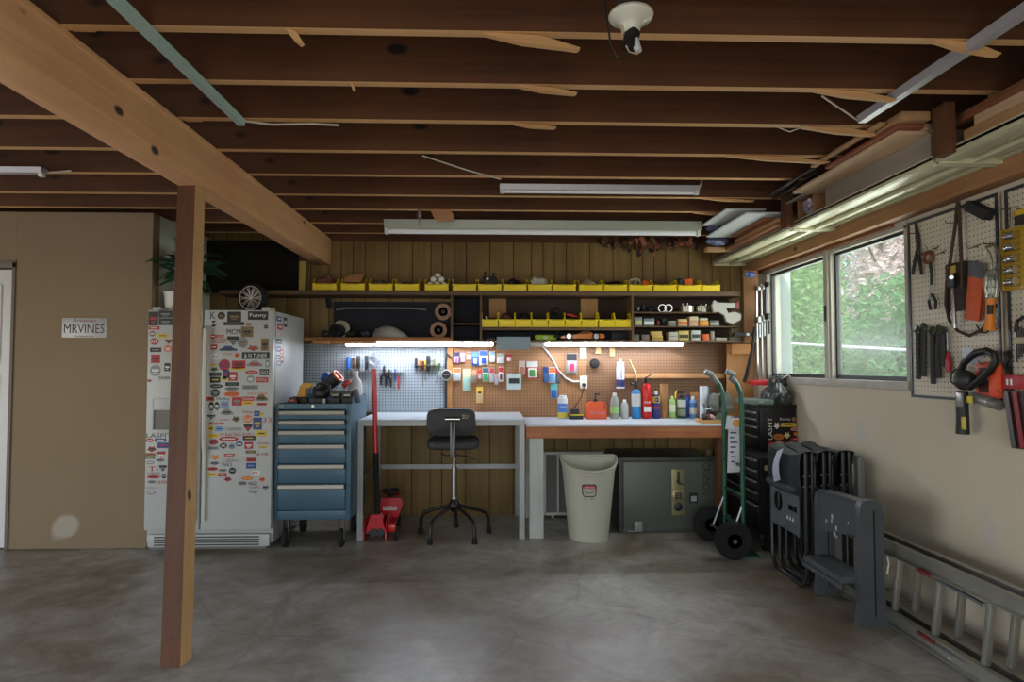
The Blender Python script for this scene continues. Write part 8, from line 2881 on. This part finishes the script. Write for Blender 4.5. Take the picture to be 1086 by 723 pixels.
# second board: socket rack etc.
M_YRACK = mat((176, 140, 40), .4, 0, .1)
t = rtool('socket_rack', 'yellow socket rack with five chrome sockets at the edge of the view', 'socket rack', 1075, 308, .03)
ya_, yb2 = RW_(1066, 275, .03).y, RW_(1098, 275, .03).y
za_, zb2 = RW_(1066, 309, .03).z, RW_(1066, 243.5, .03).z
B().box((XG - .012, yb2, za_), (XG - .001, ya_, zb2), .003).build('tray', M_YRACK, t)
b = B()
b.box((XG - .028, ya_ - .004, za_), (XG - .0125, ya_, zb2), .002)
b.build('edge', M_YRACK, t)
for k in range(5):
    q = RW_(1072.5, 249.5 + 12.3 * k, .055)
    B().lathe([(.010, -.024), (.018, -.024), (.018, .024), (.010, .024), (.010, -.02)], q, (0, 1, 0), 16).build('socket', CHROME, t)
    q2 = P(1072.5, 249.5 + 12.3 * k, X=XG - .0125)
    B().box((XG - .0165, q.y - .024, q.z - .010), (XG - .0128, q.y + .024, q.z + .010)).build('socket_clip', M_YRACK, t)
t = rtool('extension_bar', 'slim chrome extension bar hanging above the socket rack', 'bar', 1072.5, 241)
B().tube(rpath([(1072.3, 219), (1072.6, 241)], .05), .006, 8).build('bar', CHROME, t)
wire_peg(t, 1072, 221, .045)
t = rtool('hang_card', 'black and yellow hang card above the socket rack', 'card', 1083, 240)
a, c = RW_(1076, 240, .03), RW_(1092, 219, .03)
B().box((XG - .010, c.y, a.z), (XG - .007, a.y, c.z)).build('card', mat((44, 40, 38), .5), t)
B().box((XG - .012, c.y, c.z - (c.z - a.z) * .35), (XG - .0103, a.y, c.z)).build('yellow_header', mat((206, 170, 40), .5), t)
wire_peg(t, 1083, 221, .02)
# drill bit set below the rack
t = rtool('hex_key_set', 'set of dark hex keys in a pale holder below the socket rack', 'hex keys', 1083, 385)
a, c = RW_(1077, 365, .04), RW_(1092, 357, .04)
B().box((XG - .03, c.y, a.z), (XG - .001, a.y, c.z), .003).build('holder', mat((176, 160, 130), .5), t)
for k in range(5):
    px = 1078.5 + 2.3 * k
    B().tube(rpath([(px, 345 + k), (px, 384 - 3 * k)], .042), .0035, 6).build('key', DKSTEEL, t)
B().tube(rpath([(1077, 352), (1079, 340), (1086, 336), (1092, 340)], .05), .008, 8).build('carry_loop', BLACKP, t)
t = rtool('dark_strap_clip', 'dark clip hung on the seam between the two pegboards', 'clip', 1069, 392)
B().tube(rpath([(1067, 373), (1070, 380), (1066, 388), (1071, 393)], .04), .010, 8).build('clip', BLACKP, t)
wire_peg(t, 1068, 374, .03)
t = rtool('red_box', 'red and white tool box card below the hex keys at the edge of the view', 'box', 1076, 412)
a, c = RW_(1065, 412, .04), RW_(1092, 398, .04)
B().box((XG - .035, c.y, a.z), (XG - .001, a.y, c.z), .004).build('carton', mat((170, 40, 46), .4, 0, .1), t)
a, c = RW_(1067, 408, .056), RW_(1074, 402, .056)
for k in range(2):
    B().box((XG - .0365, a.y - .012 - .022 * k, a.z), (XG - .0352, a.y - .002 - .022 * k, c.z)).build('print', WHITEP, t)
t = rtool('long_blister', 'long red and black blister pack slanting down at the edge of the view', 'package', 1078, 478)
def lb_(u, v):
    return RW_(1064 + 24 * u + 9 * v, 413 + 62 * v + 3 * u, .05 + .006 * math.sin(PI * u))
B().grid(lb_, 5, 6).grid(lambda u, v: lb_(u, v) + Vector((.016, 0, 0)), 5, 6).build('card', mat((60, 40, 42), .35, 0, .2), t)
B().grid(lambda u, v: lb_(.05 + .22 * u, .02 + .95 * v) + Vector((-.008, 0, 0)), 3, 6).build('clear_edge', mat((120, 122, 126), .2, .3), t)
B().grid(lambda u, v: lb_(.45 + .2 * u, .02 + .95 * v) + Vector((-.007, 0, 0)), 3, 6).build('red_stripe', mat((150, 40, 48), .4), t)
wire_peg(t, 1070, 416, .045)
